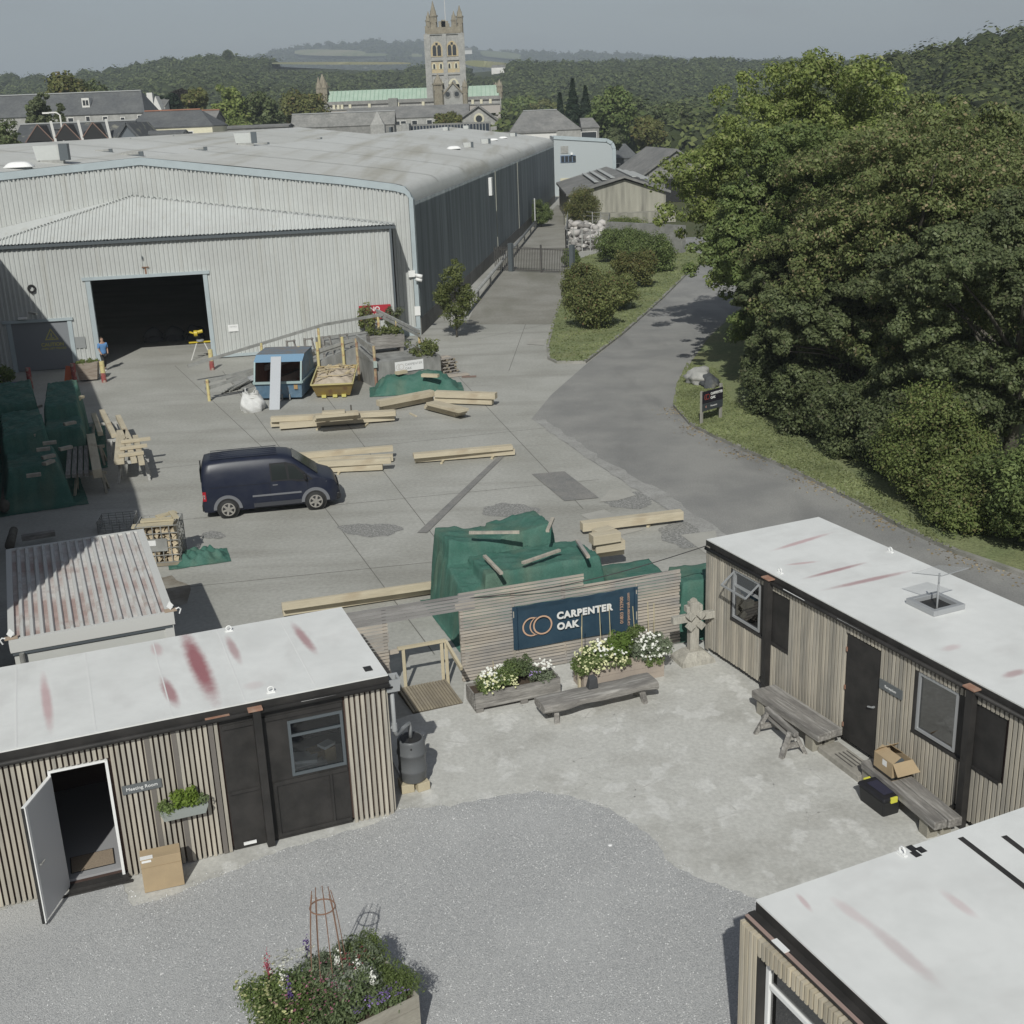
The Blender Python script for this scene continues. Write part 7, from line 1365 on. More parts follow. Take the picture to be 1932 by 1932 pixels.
t = thing('ramp_plate', 'tall pale metal plate leaning against the front of the blue skip', 'metal sheet', (-10.42, 51.8, 0), -3); mb = MB(); mb.bar((.2, 0, .0), (.2, 1.2, 2.12), .46, .05, up=(0, -1, .5)); mb.build('plate', mat('plate_pale', (.40, .42, .45), rough=.5), t)
K = thing('yellow_skip', 'open yellow skip heaped with sawdust and offcuts', 'skip', (-8.75, 53.55, 0), 2); mb = MB()
b0 = [(.12, .25, .08), (1.62, .25, .08), (1.62, 2.2, .08), (.12, 2.2, .08)]; t0 = [(-.05, -.25, .72), (1.82, -.25, .72), (1.82, 2.9, .95), (-.05, 2.9, .95)]
mb.idx(b0 + t0, [(3, 2, 1, 0), (0, 1, 5, 4), (1, 2, 6, 5), (2, 3, 7, 6), (3, 0, 4, 7)]); mb.idx([(p[0] * .94 + .05, p[1] * .94 + .08, p[2] + .06) for p in b0] + [(p[0] * .94 + .05, p[1] * .94 + .06, p[2]) for p in t0], [(0, 1, 2, 3), (0, 4, 5, 1), (1, 5, 6, 2), (2, 6, 7, 3), (3, 7, 4, 0)]); mb.build('tub', M['skipyel'], K)
MB().idx([(-.062, -.2, .70), (-.062, 2.8, .92), (.11, 2.2, .09), (.11, .3, .09)], [(0, 3, 2, 1)]).build('side_panel', M['skipblue'], K)
mb = MB(); mb.bar((-.05, -.25, .72), (1.82, -.25, .72), .06, .06); mb.bar((-.05, -.25, .72), (-.05, 2.9, .95), .06, .06); mb.bar((1.82, -.25, .72), (1.82, 2.9, .95), .06, .06); mb.build('rim', mat('skip_rim_y', (.50, .44, .22)), K)
for x in (.45, .95, 1.35): MB().box(x - .1, x + .1, .08, .2, .04, .16).build('foot', M['yellow'], K)
mb = MB(); mb.grid(lambda a, b: (.02 + 1.72 * a, -.15 + 2.95 * b, .60 + .24 * b + .28 * (sin(pi * a) * sin(pi * b)) + .05 * sin(a * 17 + b * 9) * sin(b * 13)), 24, 30); ch = mb.build('sawdust', mat('sawdust', (.54, .47, .38), col2=(.47, .40, .31), scale=6, fine=.12, bump=.6), K, True)
mb = MB(); rd = random.Random(8)
for i in range(46):
    x, y = rd.uniform(.1, 1.65), rd.uniform(.2, 2.8); a = rd.gauss(.4, .6); L = rd.uniform(.15, .55); z = .68 + .24 * y / 2.9 + .28 * sin(pi * x / 1.8) * sin(pi * min(1, y / 2.9)) + rd.uniform(0, .06); mb.bar((x - L * cos(a) / 2, y - L * sin(a) / 2, z), (x + L * cos(a) / 2, y + L * sin(a) / 2, z + rd.uniform(-.04, .06)), .06, .03)
mb.build('offcuts', mat('offcut', (.50, .42, .28), island=.2), K, kind='stuff')
t = thing('rubble_bag', 'white builders bulk bag beside the blue skip', 'bag', (-11.2, 51.9, 0), 10); rd = random.Random(2)
def bagf(a, b):
    th = 2 * pi * a; r = .46 * (1 + .10 * sin(th * 3 + b * 4) + .06 * sin(th * 7 + b * 9)) * (1.12 - .35 * b) * (.9 + .25 * sin(pi * min(1, b * 1.2))); sq = 1 / max(abs(cos(th)), abs(sin(th))) ** .5; return (r * sq * cos(th), r * sq * sin(th), .0 + .78 * b * (1 + .12 * sin(th * 2 + 1)))
MB().grid(bagf, 40, 16).build('bag', mat('bag_white', (.66, .66, .65), col2=(.58, .58, .57), scale=5, bump=.8, bscale=9), t, True); MB().lathe([(0, .55), (.3, .62), (.36, .6)], n=16).build('fill', M['renderwhite'], t)
for a_ in (45, 135, 225): MB().tube([(.30 * cos(R_(a_)), .30 * sin(R_(a_)), .78), (.33 * cos(R_(a_)), .33 * sin(R_(a_)), .95), (.28 * cos(R_(a_ + 25)), .28 * sin(R_(a_ + 25)), .76)], .02, 5).build('strap', MATS['bag_white'], t)
# dock
M['dockc'] = mat('dock_concrete', (.30, .30, .285), col2=(.19, .19, .18), scale=1.0, lo=.42, hi=.62, stretch=(1, 1, .35), fine=.12, fscale=5)
DK = thing('loading_dock', 'raised concrete loading dock with sloping ramp wall and low parapet', 'loading dock', (-6.12, 55.45, 0), 26.5); fw = 3.35
MB().box(0, fw, 0, 8.6, 0, 1.18).build('platform', M['dockc'], DK)
mb = MB(); mb.hexa([(-.02, .0, 1.18), (.22, .0, 1.18), (.22, 2.2, 1.18), (-.02, 2.2, 1.18), (-.02, 0, 1.2), (.22, 0, 1.2), (.22, 2.2, 1.62), (-.02, 2.2, 1.62)]); mb.build('stepped_wall', M['dockc'], DK)
mb = MB(); mb.hexa([(-5.4, 2.2, 0), (-.0, 2.2, 0), (-.0, 2.45, 0), (-5.4, 2.45, 0), (-5.4, 2.2, .25), (-.0, 2.2, 1.62), (-.0, 2.45, 1.62), (-5.4, 2.45, .25)]); mb.build('ramp_wall', M['dockc'], DK)
mb = MB(); mb.hexa([(-5.4, 2.46, 0), (-.03, 2.46, 0), (-.03, 6.5, 0), (-5.4, 6.5, 0), (-5.4, 2.46, .05), (-.03, 2.46, 1.1), (-.03, 6.5, 1.1), (-5.4, 6.5, .05)]); mb.build('ramp', M['dockc'], DK)
cb = thing('company_board', 'white board with faint company lettering on the dock front', 'sign', Vector((-6.12, 55.45, 0)) + Vector((cos(R_(26.5)), sin(R_(26.5)), 0)) * 1.72 + Vector((sin(R_(26.5)), -cos(R_(26.5)), 0)) * .03 + Vector((0, 0, .86)), 26.5)
MB().box(-.72, .72, -.02, .0, -.24, .24).build('panel', M['white'], cb); inkm = mat('faded_ink', (.30, .30, .30)); text('CARPENTER', .15, inkm, cb, (-.22, -.024, .03), kern=1.1); text('OAK', .15, inkm, cb, (-.22, -.024, -.16), kern=1.1); logo(mat('faded_ink2', (.5, .46, .42)), cb, -.47, 0, .13, -.024)
# posts and rails
RL_ = thing('dock_railing', 'galvanised rails on rusty yellow posts along the dock ramp', 'railing', (-6.12, 55.45, 0), 26.5)
for i, (x, y, z0, z1, m_) in enumerate(((.0, -.08, 0, 2.0, 'rustpost'), (-.05, 2.1, 0, 2.05, 'rustpost'), (-.75, 2.1, 0, 2.2, 'yelpaint'), (-2.0, 2.1, .0, 2.1, 'yelpaint'), (-2.9, 2.1, .0, 2.0, 'rustpost'), (-5.0, 2.1, .0, 1.5, 'yelpaint'), (-7.3, 2.1, 0, 1.0, 'yelpaint'), (3.4, 2.6, 1.18, 2.0, 'yelpaint'), (3.35, 5.4, 1.18, 2.1, 'yelpaint'), (3.35, 8.0, 1.18, 2.1, 'yelpaint'), (-.5, 6.4, 1.0, 2.0, 'yelpaint'), (-3.5, 6.4, .6, 1.6, 'yelpaint'))):
    if m_ == 'rustpost' and 'rustpost' not in M: M['rustpost'] = mat('rusty_post', (.30, .18, .13), col2=(.48, .40, .24), scale=3, lo=.45, hi=.6)
    MB().cyl((x, y, z0), (x, y, z1), .07, n=8).build('post', M[m_], RL_)
for (p, q) in (((-7.4, 2.2, .55), (-.1, 2.2, 2.0)), ((-7.4, 2.25, .85), (-.1, 2.25, 1.8)), ((-7.2, 6.4, .9), (-.2, 6.4, 2.15)), ((-.2, 6.4, 2.15), (3.35, 7.2, 2.2)), ((3.35, 2.4, 1.75), (3.35, 8.2, 2.1)), ((3.35, 2.4, 1.95), (3.35, 8.2, 2.3)), ((-.02, .0, 1.75), (-.02, 2.1, 2.0)), ((-.02, .0, 1.9), (-.02, 2.1, 2.15)), ((0, 0, 1.98), (.0, 1.9, 1.98))): MB().bar(p, q, .09, .14).build('rail', M['steel'], RL_)
for (x, y) in ((-.02, -.15), (3.38, 2.5)): MB().box(x - .08, x + .08, y - .06, y + .04, 1.0, 1.3).build('lamp_box', mat('pale_green_box', (.42, .48, .45)), RL_)
def DKw(x, y, z=0): c, s = cos(R_(26.5)), sin(R_(26.5)); return (-6.12 + x * c - y * s, 55.45 + x * s + y * c, z)
t = thing('dock_planter', 'weathered plank planter on short legs standing on the dock', 'planter', DKw(1.55, 2.4, 1.182), 20); MB().box(-.85, .85, -.4, .4, .22, .85).build('box', M['woodgrey'], t, bevel=.01)
for sx in (-.7, .7): MB().box(sx - .08, sx + .08, -.35, .35, 0, .215).build('leg', M['woodgrey'], t)
C, N = clumped(rng.uniform([-.8, -.35, .85], [.8, .35, 1.15], (26, 3)), np.full(26, .2), 40); quads('foliage', C, N, rng.uniform(.06, .13, len(C)), MATS['leaf_buddleia'], t)
def weeds(lab, p, n, rx, ry, rz, ls, lm, k=40, name='weeds'):
    t = thing(name, lab, 'plant', p); C, N = clumped(rng.uniform([-rx, -ry, .05], [rx, ry, rz], (n, 3)), rng.uniform(.12, .28, n), k); quads('foliage', C, N, rng.uniform(.6, 1.3, len(C)) * ls, lm, t)
    mb = MB()
    for i in range(8): mb.tube([(random.uniform(-rx, rx) * .5, random.uniform(-ry, ry) * .5, 0), (random.uniform(-rx, rx), random.uniform(-ry, ry), rz)], .012, 4)
    mb.build('stems', M['bark'], t); return t
weeds('straggly weeds trailing over the dock front corner', DKw(2.6, .5, 1.18), 26, .7, .5, .5, .11, MATS['leaf_buddleia']); weeds('leafy plant hiding part of the red sign', (*AP(8.45, 0, .55)[:2], 1.2), 22, .42, .25, 1.1, .13, L_shrub); weeds('wispy grass tuft by the downpipe above the dock', (*AP(9.9, 0, .5)[:2], 1.3), 20, .4, .3, .9, .10, L_willow); weeds('weeds at the right side of the dock', DKw(3.7, 2.2, .4), 22, .4, .6, 1.2, .12, L_ivy)
t = thing('wooden_frames', 'grey timber frames stored upright on the dock ramp', 'frames', DKw(-1.6, 4.2, .85), 26.5)
for i in range(4): mb = MB(); x = -1.2 + i * .9; mb.bar((x, 0, 0), (x, .1, 1.1), .1, .06); mb.bar((x + .5, 0, 0), (x + .35, .1, 1.1), .1, .06); mb.bar((x, 0, .5), (x + .5, .05, .5), .08, .06); mb.bar((x, .05, 1.05), (x + .42, .05, 1.05), .08, .06); mb.build('frame', M['woodgrey'], t)
t = thing('rubbish_sacks', 'grey plastic sheeting bundled on the dock ramp', 'sheeting', DKw(-4.2, 3.6, .45), 20); MB().grid(lambda a, b: (1.6 * a - .8, .9 * b - .45, .55 * sin(pi * a) * sin(pi * b) + .10 * sin(a * 19) * sin(b * 15)), 26, 20).build('sheet', mat('grey_plastic', (.25, .26, .27), rough=.35, col2=(.4, .41, .42), scale=3), t, True)
for k in range(6): p = Vector(DKw(3.95, .9, .145 * k)); t = thing('pallet', ['lowest', 'second', 'third', 'fourth', 'fifth', 'topmost'][k] + ' broken brown pallet in the stack beside the dock', 'pallet', (p.x + random.uniform(-.08, .08), p.y + random.uniform(-.06, .06), p.z), 26 + random.uniform(-10, 10), 'pallets stacked by the dock'); mb = MB(); [mb.box(-.45, .45, y, y + .1, .09, .115) for y in (-.4, -.2, 0, .2, .38)]; mb.build('deck', M['larch'], t); mb = MB(); [mb.box(x, x + .1, -.4, .48, 0, .088) for x in (-.45, -.05, .35)]; mb.build('bearers', M['deckw'], t)
t = thing('scrap_boards', 'loose brown boards lying at the foot of the pallet stack', 'boards', DKw(4.2, .0, .0), 20); [MB().bar((-.5, i * .22, .05), (.6, i * .25 + .05, .05), .14, .05).build('board', M['larch'], t) for i in range(3)]
MBc = MB(); MBc.prism([(-.35, -.2), (.35, -.2), (.35, .2), (-.35, .2)], .012, .016); ob = MBc.build('drain_cover', mat('drain', (.24, .17, .14)), None); ob.location = (G(813, 711).x + .35, G(813, 711).y - .2, 0); tag(ob, 'small brown drain cover beside the pallets', 'drain cover'); ob.location = (*G(809 + 5, 711)[:2], 0); ob.location = (*G(885, 711)[:2], 0)
t = thing('scrap_pipes', 'galvanised pipes and bars lying left of the blue skip', 'scrap', (-13.1, 56.4, 0), 10)
for i in range(6): MB().cyl((-.4 + i * .12, -.9 + .1 * i, .06 + .05 * (i % 3)), (.7 + i * .1, 1.6 - .2 * i, .1 + .06 * i), .05, n=7).build('pipe', M['steel'], t)

# ================================================================ DOORWAY THINGS
def bollard(p, lab, m='yelpaint', h=1.05):
    t = thing('bollard', lab, 'bollard', (p[0], p[1], 0), 0, 'bollards guarding the doorways'); MB().cyl((0, 0, 0), (0, 0, h * .45), .125, n=16).build('base', M['redpaint'], t, False); MB().cyl((0, 0, h * .452), (0, 0, h), .12, n=16).build('post', M[m], t)
bollard((-20.0, 59.3), 'yellow topped bollard left of the big doorway'); bollard((-15.1, 61.4), 'yellow topped bollard right of the big doorway'); bollard((-21.35, 59.05), 'worn red bollard at the right of the small door', 'redpaint'); bollard((-23.3, 58.35), 'red bollard in shade left of the small door', 'redpaint')
t = thing('orange_board', 'faded orange board propped against the middle bollard', 'board', (-21.75, 59.2, 0), 10); MB().bar((0, 0, 0), (.18, .15, .85), .42, .04, up=(0, -1, .2)).build('board', mat('orange', (.50, .14, .07)), t)
t = thing('door_planter', 'square plank planter with salad greens beside the big doorway', 'planter', (-20.95, 60.0, 0), 10); MB().hexa([(-.42, -.36, 0.08), (.42, -.36, .08), (.42, .36, .08), (-.42, .36, .08), (-.55, -.45, .92), (.55, -.45, .92), (.55, .45, .92), (-.55, .45, .92)]).build('box', mat('planter_wood', (.38, .33, .28), col2=(.24, .19, .15), scale=2.2, stretch=(1, 1, 5)), t); C, N = clumped(rng.uniform([-.48, -.38, .93], [.48, .38, .98], (24, 3)), np.full(24, .1), 30); quads('foliage', C, N, rng.uniform(.05, .11, len(C)), L_ivy, t)
# mitre saw on its stand
t = thing('mitre_saw', 'yellow mitre saw on folding legs in the big doorway', 'mitre saw', (-16.35, 64.6, 0), 10)
for sx, sy in ((-.55, -.3), (.55, -.3), (-.55, .35), (.55, .35)): MB().bar((sx * .35, 0, .88), (sx, sy, 0), .04, .04).build('leg', M['renderwhite'], t)
MB().box(-.6, .6, -.06, .06, .88, .95).build('beam', mat('tool_yellow', (.55, .42, .04), rough=.4), t); MB().cyl((0, 0, .96), (0, 0, 1.04), .2, n=18).build('turntable', M['alu'], t); MB().bar((-.05, .15, 1.0), (-.25, .0, 1.45), .1, .16).build('arm', M['black'], t); MB().cyl((-.28, -.08, 1.4), (-.1, -.08, 1.4), .16, n=18).build('blade_guard', MATS['tool_yellow'], t); MB().cyl((-.1, -.05, 1.45), (.18, -.05, 1.5), .09, n=12).build('motor', MATS['tool_yellow'], t); MB().bar((-.5, -.1, 1.5), (-.3, -.1, 1.42), .06, .08).build('handle', MATS['tool_yellow'], t)
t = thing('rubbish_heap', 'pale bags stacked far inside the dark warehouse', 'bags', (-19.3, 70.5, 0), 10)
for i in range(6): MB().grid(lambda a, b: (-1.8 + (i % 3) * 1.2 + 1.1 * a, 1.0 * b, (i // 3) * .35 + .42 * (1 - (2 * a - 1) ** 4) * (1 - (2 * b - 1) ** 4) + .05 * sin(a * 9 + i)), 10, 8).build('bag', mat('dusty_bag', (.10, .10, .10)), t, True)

# person: skin-grown figure
def skin(name, verts, edges, radii, m, parent, sub=2):
    me = bpy.data.meshes.new(name); me.from_pydata(verts, edges, []); ob = bpy.data.objects.new(name, me); COL.objects.link(ob); sk = ob.modifiers.new('s', 'SKIN'); ss = ob.modifiers.new('u', 'SUBSURF'); ss.levels = ss.render_levels = sub
    me.skin_vertices[0].data[0].use_root = True
    for i, r_ in enumerate(radii): r_ = r_ if isinstance(r_, tuple) else (r_, r_); me.skin_vertices[0].data[i].radius = r_
    dg = bpy.context.evaluated_depsgraph_get(); nm = bpy.data.meshes.new_from_object(ob.evaluated_get(dg)); bpy.data.objects.remove(ob); nm.materials.clear(); nm.materials.append(m); nm.polygons.foreach_set('use_smooth', [True] * len(nm.polygons))
    o2 = bpy.data.objects.new(name, nm); COL.objects.link(o2); o2.parent = parent; return o2
PR = thing('person', 'person in a blue T-shirt and dark trousers stepping in at the left doorway edge', 'person', (-20.85, 62.3, 0), -140)
skn = mat('skin', (.42, .26, .19), rough=.6)
bv = [(0, 0, .95), (0, .0, 1.15), (0, .02, 1.38), (0, .03, 1.50), (0, .02, 1.60), (0, .0, 1.70), (.17, .02, 1.40), (.24, .06, 1.14), (.20, .2, .96), (.20, .25, .88), (-.17, .02, 1.40), (-.25, -.03, 1.14), (-.2, .1, .94), (-.19, .14, .86), (.09, 0, .88), (.1, .10, .50), (.1, .02, .10), (.1, .16, .03), (-.09, 0, .88), (-.1, -.1, .50), (-.1, -.30, .12), (-.1, -.18, .04)]
be = [(0, 1), (1, 2), (2, 3), (3, 4), (4, 5), (2, 6), (6, 7), (7, 8), (8, 9), (2, 10), (10, 11), (11, 12), (12, 13), (0, 14), (14, 15), (15, 16), (16, 17), (0, 18), (18, 19), (19, 20), (20, 21)]
skin('body', bv, be, [(.14, .10), (.12, .09), (.15, .10), .055, .085, .095, .06, .04, .032, .04, .06, .04, .032, .04, .085, .06, .045, .045, .085, .06, .045, .045], skn, PR)
skin('shirt', [(0, 0, .84), (0, 0, 1.15), (0, .02, 1.40), (.19, .02, 1.40), (.25, .05, 1.18), (-.19, .02, 1.40), (-.26, -.02, 1.18)], [(0, 1), (1, 2), (2, 3), (3, 4), (2, 5), (5, 6)], [(.18, .14), (.17, .13), (.18, .13), .085, .065, .085, .065], mat('tshirt_blue', (.12, .26, .50)), PR)
skin('trousers', [(0, 0, .96), (.1, 0, .84), (.1, .1, .50), (.1, .02, .12), (-.1, 0, .84), (-.1, -.1, .50), (-.1, -.29, .14)], [(0, 1), (1, 2), (2, 3), (0, 4), (4, 5), (5, 6)], [(.17, .14), .11, .085, .07, .11, .085, .07], mat('trousers', (.04, .04, .04)), PR)
skin('hair', [(0, -.02, 1.68), (0, -.03, 1.77)], [(0, 1)], [.10, .06], mat('hair', (.06, .045, .03)), PR)
for (x, y, r_) in ((.1, .12, 0), (-.1, -.22, 20)): MB().box(x - .05, x + .05, y - .13, y + .14, .005, .09).build('shoe', M['renderwhite'], PR, bevel=.02)

# ================================================================ VERGE SIGN, ROCKS
p0, p1 = G(1323.5, 804.2), G(1359.3, 793.5); d = p1 - p0; t = thing('entrance_sign', 'dark entrance sign on two grey posts standing on the grass verge', 'sign', (p0.x, p0.y, .1), math.degrees(atan2(d.y, d.x))); wS = d.length
for x in (0, wS): MB().box(x - .045, x + .045, -.04, .05, -.1, 1.42 if x else 1.30).build('post', mat('post_grey', (.30, .29, .26)), t)
MB().box(-.03, wS + .04, -.07, -.045, .80, 1.28).build('upper_panel', mat('sign_black', (.022, .02, .028), rough=.4), t); MB().box(-.03, wS + .04, -.07, -.045, .50, .79).build('lower_panel', mat('sign_grey', (.055, .062, .07), rough=.4), t)
text('CARPENTER', .135, M['white'], t, (wS * .38, -.075, 1.09), bold=.006); text('OAK', .135, M['white'], t, (wS * .38, -.075, .93), bold=.006); logo(mat('logo_red', (.40, .08, .06)), t, wS * .19, 1.05, .11, -.076); text('Reception', .10, M['white'], t, (wS * .38, -.075, .62)); MB().face([(wS * .1, -.074, .66), (wS * .17, -.074, .60), (wS * .17, -.074, .72)]).build('arrow', mat('arrow_pink', (.45, .25, .22)), t)
for (u, v, r_, lab, m_) in ((1317, 724, .62, 'pale boulder on the verge by the road bend', 'stone'), (1338, 729, .46, 'dark mossy boulder beside the pale one', 'slate_m')):
    p = G(u, v, .1); ob = blobs('boulder', np.array([[0., 0, r_ * .4]]), np.array([r_]), 3, M[m_], .62); ob.location = p; ob.data.polygons.foreach_set('use_smooth', [True] * len(ob.data.polygons)); tag(ob, lab, 'rock', 'boulders on the verge')

# ================================================================ COURTYARD
M['cross'] = mat('cross_oak', (.43, .41, .36), col2=(.31, .295, .26), scale=2.5, stretch=(3, 3, .5), fine=.14, fscale=12, bump=.4, rough=.9, streak=((.42, .40, .34), (3, 3, .6), 2, .52, .7, .7))
X_ = thing('oak_cross', 'large weathered oak cross on a chamfered plinth beside the screen end', 'cross', (3.98, 25.0, 0), 18)
mb = MB(); mb.hexa([(-.42, -.33, 0), (.42, -.33, 0), (.42, .33, 0), (-.42, .33, 0), (-.40, -.31, .12), (.40, -.31, .12), (.40, .31, .12), (-.40, .31, .12)]); mb.hexa([(-.40, -.31, .121), (.40, -.31, .121), (.40, .31, .121), (-.40, .31, .121), (-.20, -.16, .30), (.20, -.16, .30), (.20, .16, .30), (-.20, .16, .30)]); mb.build('plinth', M['cross'], X_, bevel=.01)
MB().box(-.11, .11, -.09, .09, .28, 1.46).build('upright', M['cross'], X_, bevel=.015); MB().box(-.52, -.115, -.07, .07, 1.0, 1.17).build('arm', M['cross'], X_, bevel=.01); MB().box(.115, .52, -.07, .07, 1.0, 1.17).build('arm', M['cross'], X_, bevel=.01); MB().box(-.2, -.115, -.08, .08, 1.24, 1.38).build('upper_block', M['cross'], X_, bevel=.01); MB().box(.115, .2, -.08, .08, 1.24, 1.38).build('upper_block', M['cross'], X_, bevel=.01)
for sx in (-1, 1):
    for z in (1.17, .98 - .06):
        mb = MB(); c = (sx * .13, z); rr = .115; mb.prismy([(c[0] + rr * cos(R_(a_)), c[1] + rr * sin(R_(a_))) for a_ in (0, 90, 180, 270)], -.17, -.06); mb.build('carved_block', M['cross'], X_, bevel=.008)
MB().cyl((0, -.02, 1.46), (0, .02, 1.46), .09, n=14).build('rounded_top', M['cross'], X_)

def flowers(parent, n, box, zf, m, size=.035, name='flowers'):
    P = rng.uniform([box[0], box[1], 0], [box[2], box[3], 0], (n, 3)); P[:, 2] = [zf(a, b) + .07 for a, b in P[:, :2]]; v = []; 
    C = np.repeat(P, 3, 0) + rng.normal(size=(n * 3, 3)) * .004; N = np.tile([0, -.55, .85], (n * 3, 1)) + rng.normal(size=(n * 3, 3)) * .25
    return quads(name, C, N, np.repeat(rng.uniform(.75, 1.3, n), 3) * size, m, parent, 1.2, kind='stuff')
M['petal'] = mat('petal_white', (.74, .74, .68), rough=.7); M['petal_y'] = mat('petal_cream', (.62, .62, .36), rough=.7); M['petal_pink'] = mat('petal_pink', (.48, .20, .28), rough=.7); M['petal_v'] = mat('petal_violet', (.36, .26, .55), rough=.7); M['petal_r'] = mat('petal_red', (.34, .07, .10), rough=.7); M['petal_dv'] = mat('petal_purple', (.12, .07, .22), rough=.7)
L_pl1 = leafmat('leaf_petunia', (.13, .19, .055), (.21, .27, .10)); L_pl2 = leafmat('leaf_grey', (.16, .20, .125), (.26, .30, .20)); L_pl3 = leafmat('leaf_deep', (.125, .18, .08), (.21, .26, .125))
def foliage(parent, x0, x1, y0, y1, z0, hf, n, ls, lm, k=46, r_=.09, name='foliage', over=.0):
    c = rng.uniform([x0, y0, 0], [x1, y1, 1], (n, 3)); c[:, 2] = [z0 + hf(a, b) * (.35 + .65 * t_) for a, b, t_ in c]; C, N = clumped(c, rng.uniform(.7, 1.3, n) * r_, k, .5, .9); return quads(name, C, N, rng.uniform(.6, 1.4, len(C)) * ls, lm, parent, .6)
# trough planter left
a = math.degrees(atan2(.6, 1.74)); P1 = thing('trough_planter', 'low plank trough of white flowers in front of the left of the screen', 'planter', (-.92, 22.79, 0), 19); L1, W1 = 1.92, .55
mb = MB()
for k in range(3): mb.box(-.02, L1, 0, .03, .13 + k * .12, .245 + k * .12)
for k in range(3): mb.box(-.03, .0, .0, W1, .13 + k * .12, .245 + k * .12)
for k in range(3): mb.box(L1 - .03, L1, .031, W1 - .031, .13 + k * .12, .245 + k * .12)
mb.box(0, L1, W1 - .03, W1, .13, .49); mb.box(.0, L1 - .031, .031, W1 - .031, .14, .17); mb.build('box', M['woodgrey'], P1); MB().box(.0, L1 - .032, .032, W1 - .032, .36, .42).build('soil', mat('soil', (.08, .06, .045), fine=.3), P1)
for x in (.1, 1.1): MB().box(x - .08, x + .08, .02, W1 - .03, .0, .128).build('foot', M['woodgrey'], P1)
hf1 = lambda x, y: .22 * sin(pi * min(1, max(0, (x + .02) / 1.9))) ** .5 + .10 * (abs(x - 1.05) < .4)
foliage(P1, .18, .98, -.02, .5, .46, lambda x, y: hf1(x, y) * 1.2, 110, .05, L_pl1); foliage(P1, .85, 1.4, .1, .62, .5, lambda x, y: .34, 70, .05, L_pl3); foliage(P1, 1.3, 1.85, .02, .5, .42, hf1, 34, .05, L_pl2)
flowers(P1, 62, (.25, -.04, .95, .5), lambda x, y: .50 + .26 * sin(pi * (x - .1) / 1.1) * (.5 + y), M['petal'], .055, 'white_flowers'); flowers(P1, 30, (.25, -.04, .9, .4), lambda x, y: .50 + .2 * sin(pi * (x - .1) / 1.1), M['petal_y'], .05, 'cream_flowers'); flowers(P1, 22, (1.45, .1, 1.85, .5), lambda x, y: .62 + .2 * y, M['petal'], .055, 'white_flowers'); flowers(P1, 14, (1.2, .0, 1.6, .2), lambda x, y: .6, M['petal_v'], .03, 'violet_flowers')
# tall planter right
P2 = thing('box_planter', 'deep plank box planter overflowing with white flowers under the banner', 'planter', (1.41, 23.6, 0), 19); L2, W2_ = 1.92, .6; mb = MB()
for k in range(4): mb.box(0, L2, 0, .03, .02 + k * .15, .165 + k * .15); mb.box(.0, .03, .031, W2_, .02 + k * .15, .165 + k * .15); mb.box(L2 - .03, L2, .031, W2_, .02 + k * .15, .165 + k * .15)
mb.box(.031, L2 - .031, W2_ - .03, W2_, .02, .6); mb.build('box', mat('planter_plank', (.40, .34, .285), col2=(.34, .29, .25), scale=2, fine=.06), P2); MB().box(.032, L2 - .032, .032, W2_ - .032, .45, .52).build('soil', MATS['soil'], P2); MB().box(-.08, -.03, .1, .17, 0, .62).build('corner_post', M['newwood'], P2)
hf2 = lambda x, y: .34
foliage(P2, -.12, 1.05, -.14, .5, .44, lambda x, y: .42 * sin(pi * (x + .3) / 1.6), 200, .05, L_pl1); foliage(P2, .75, 1.25, .05, .55, .6, lambda x, y: .42, 50, .09, leafmat('leaf_strap', (.12, .19, .04), (.19, .27, .07)), 30, .1); foliage(P2, 1.15, 2.05, -.12, .5, .46, lambda x, y: .42, 170, .05, L_pl2); foliage(P2, 1.5, 1.9, -.1, .1, .25, lambda x, y: .35, 22, .05, L_pl1); foliage(P2, 1.3, 1.6, .3, .6, .9, lambda x, y: .2, 12, .06, L_pl1)
flowers(P2, 120, (-.05, -.13, 1.0, .5), lambda x, y: .56 + .34 * sin(pi * (x + .25) / 1.5) * (.55 + .8 * y), M['petal_y'], .05, 'cream_flowers'); flowers(P2, 46, (.3, -.1, 1.05, .5), lambda x, y: .62 + .32 * sin(pi * (x + .25) / 1.6) * (.55 + .8 * y), M['petal'], .06, 'white_flowers'); flowers(P2, 70, (1.2, -.08, 1.95, .5), lambda x, y: .62 + .34 * (.4 + .9 * y), M['petal'], .058, 'white_flowers')
flowers(P2, 60, (-.1, -.2, 1.0, -.1), lambda x, y: .42 + .28 * random.random(), M['petal_y'], .05, 'cream_flowers'); flowers(P2, 26, (1.3, -.2, 2.0, -.1), lambda x, y: .5 + .28 * random.random(), M['petal'], .05, 'white_flowers')
flowers(P1, 40, (.2, -.1, .95, .0), lambda x, y: .40 + .3 * random.random(), M['petal_y'], .045, 'cream_flowers')
for i, (x, y, h, lx) in enumerate(((.12, .4, 1.15, .05), (.16, .42, .85, 0), (.62, .45, 1.25, -.02), (.83, .4, 1.25, -.02), (1.45, .45, 1.1, -.05), (1.75, .42, 1.15, 0), (1.88, .42, 1.1, .02))): MB().cyl((x, y, .5), (x + lx, y + .05, .5 + h), .009, n=5).build('cane', mat('bamboo', (.48, .42, .26)), P2)
MB().cyl((.62, .5, .42), (.6, .55, .9), .008, n=5).build('cane', MATS['bamboo'], P1)
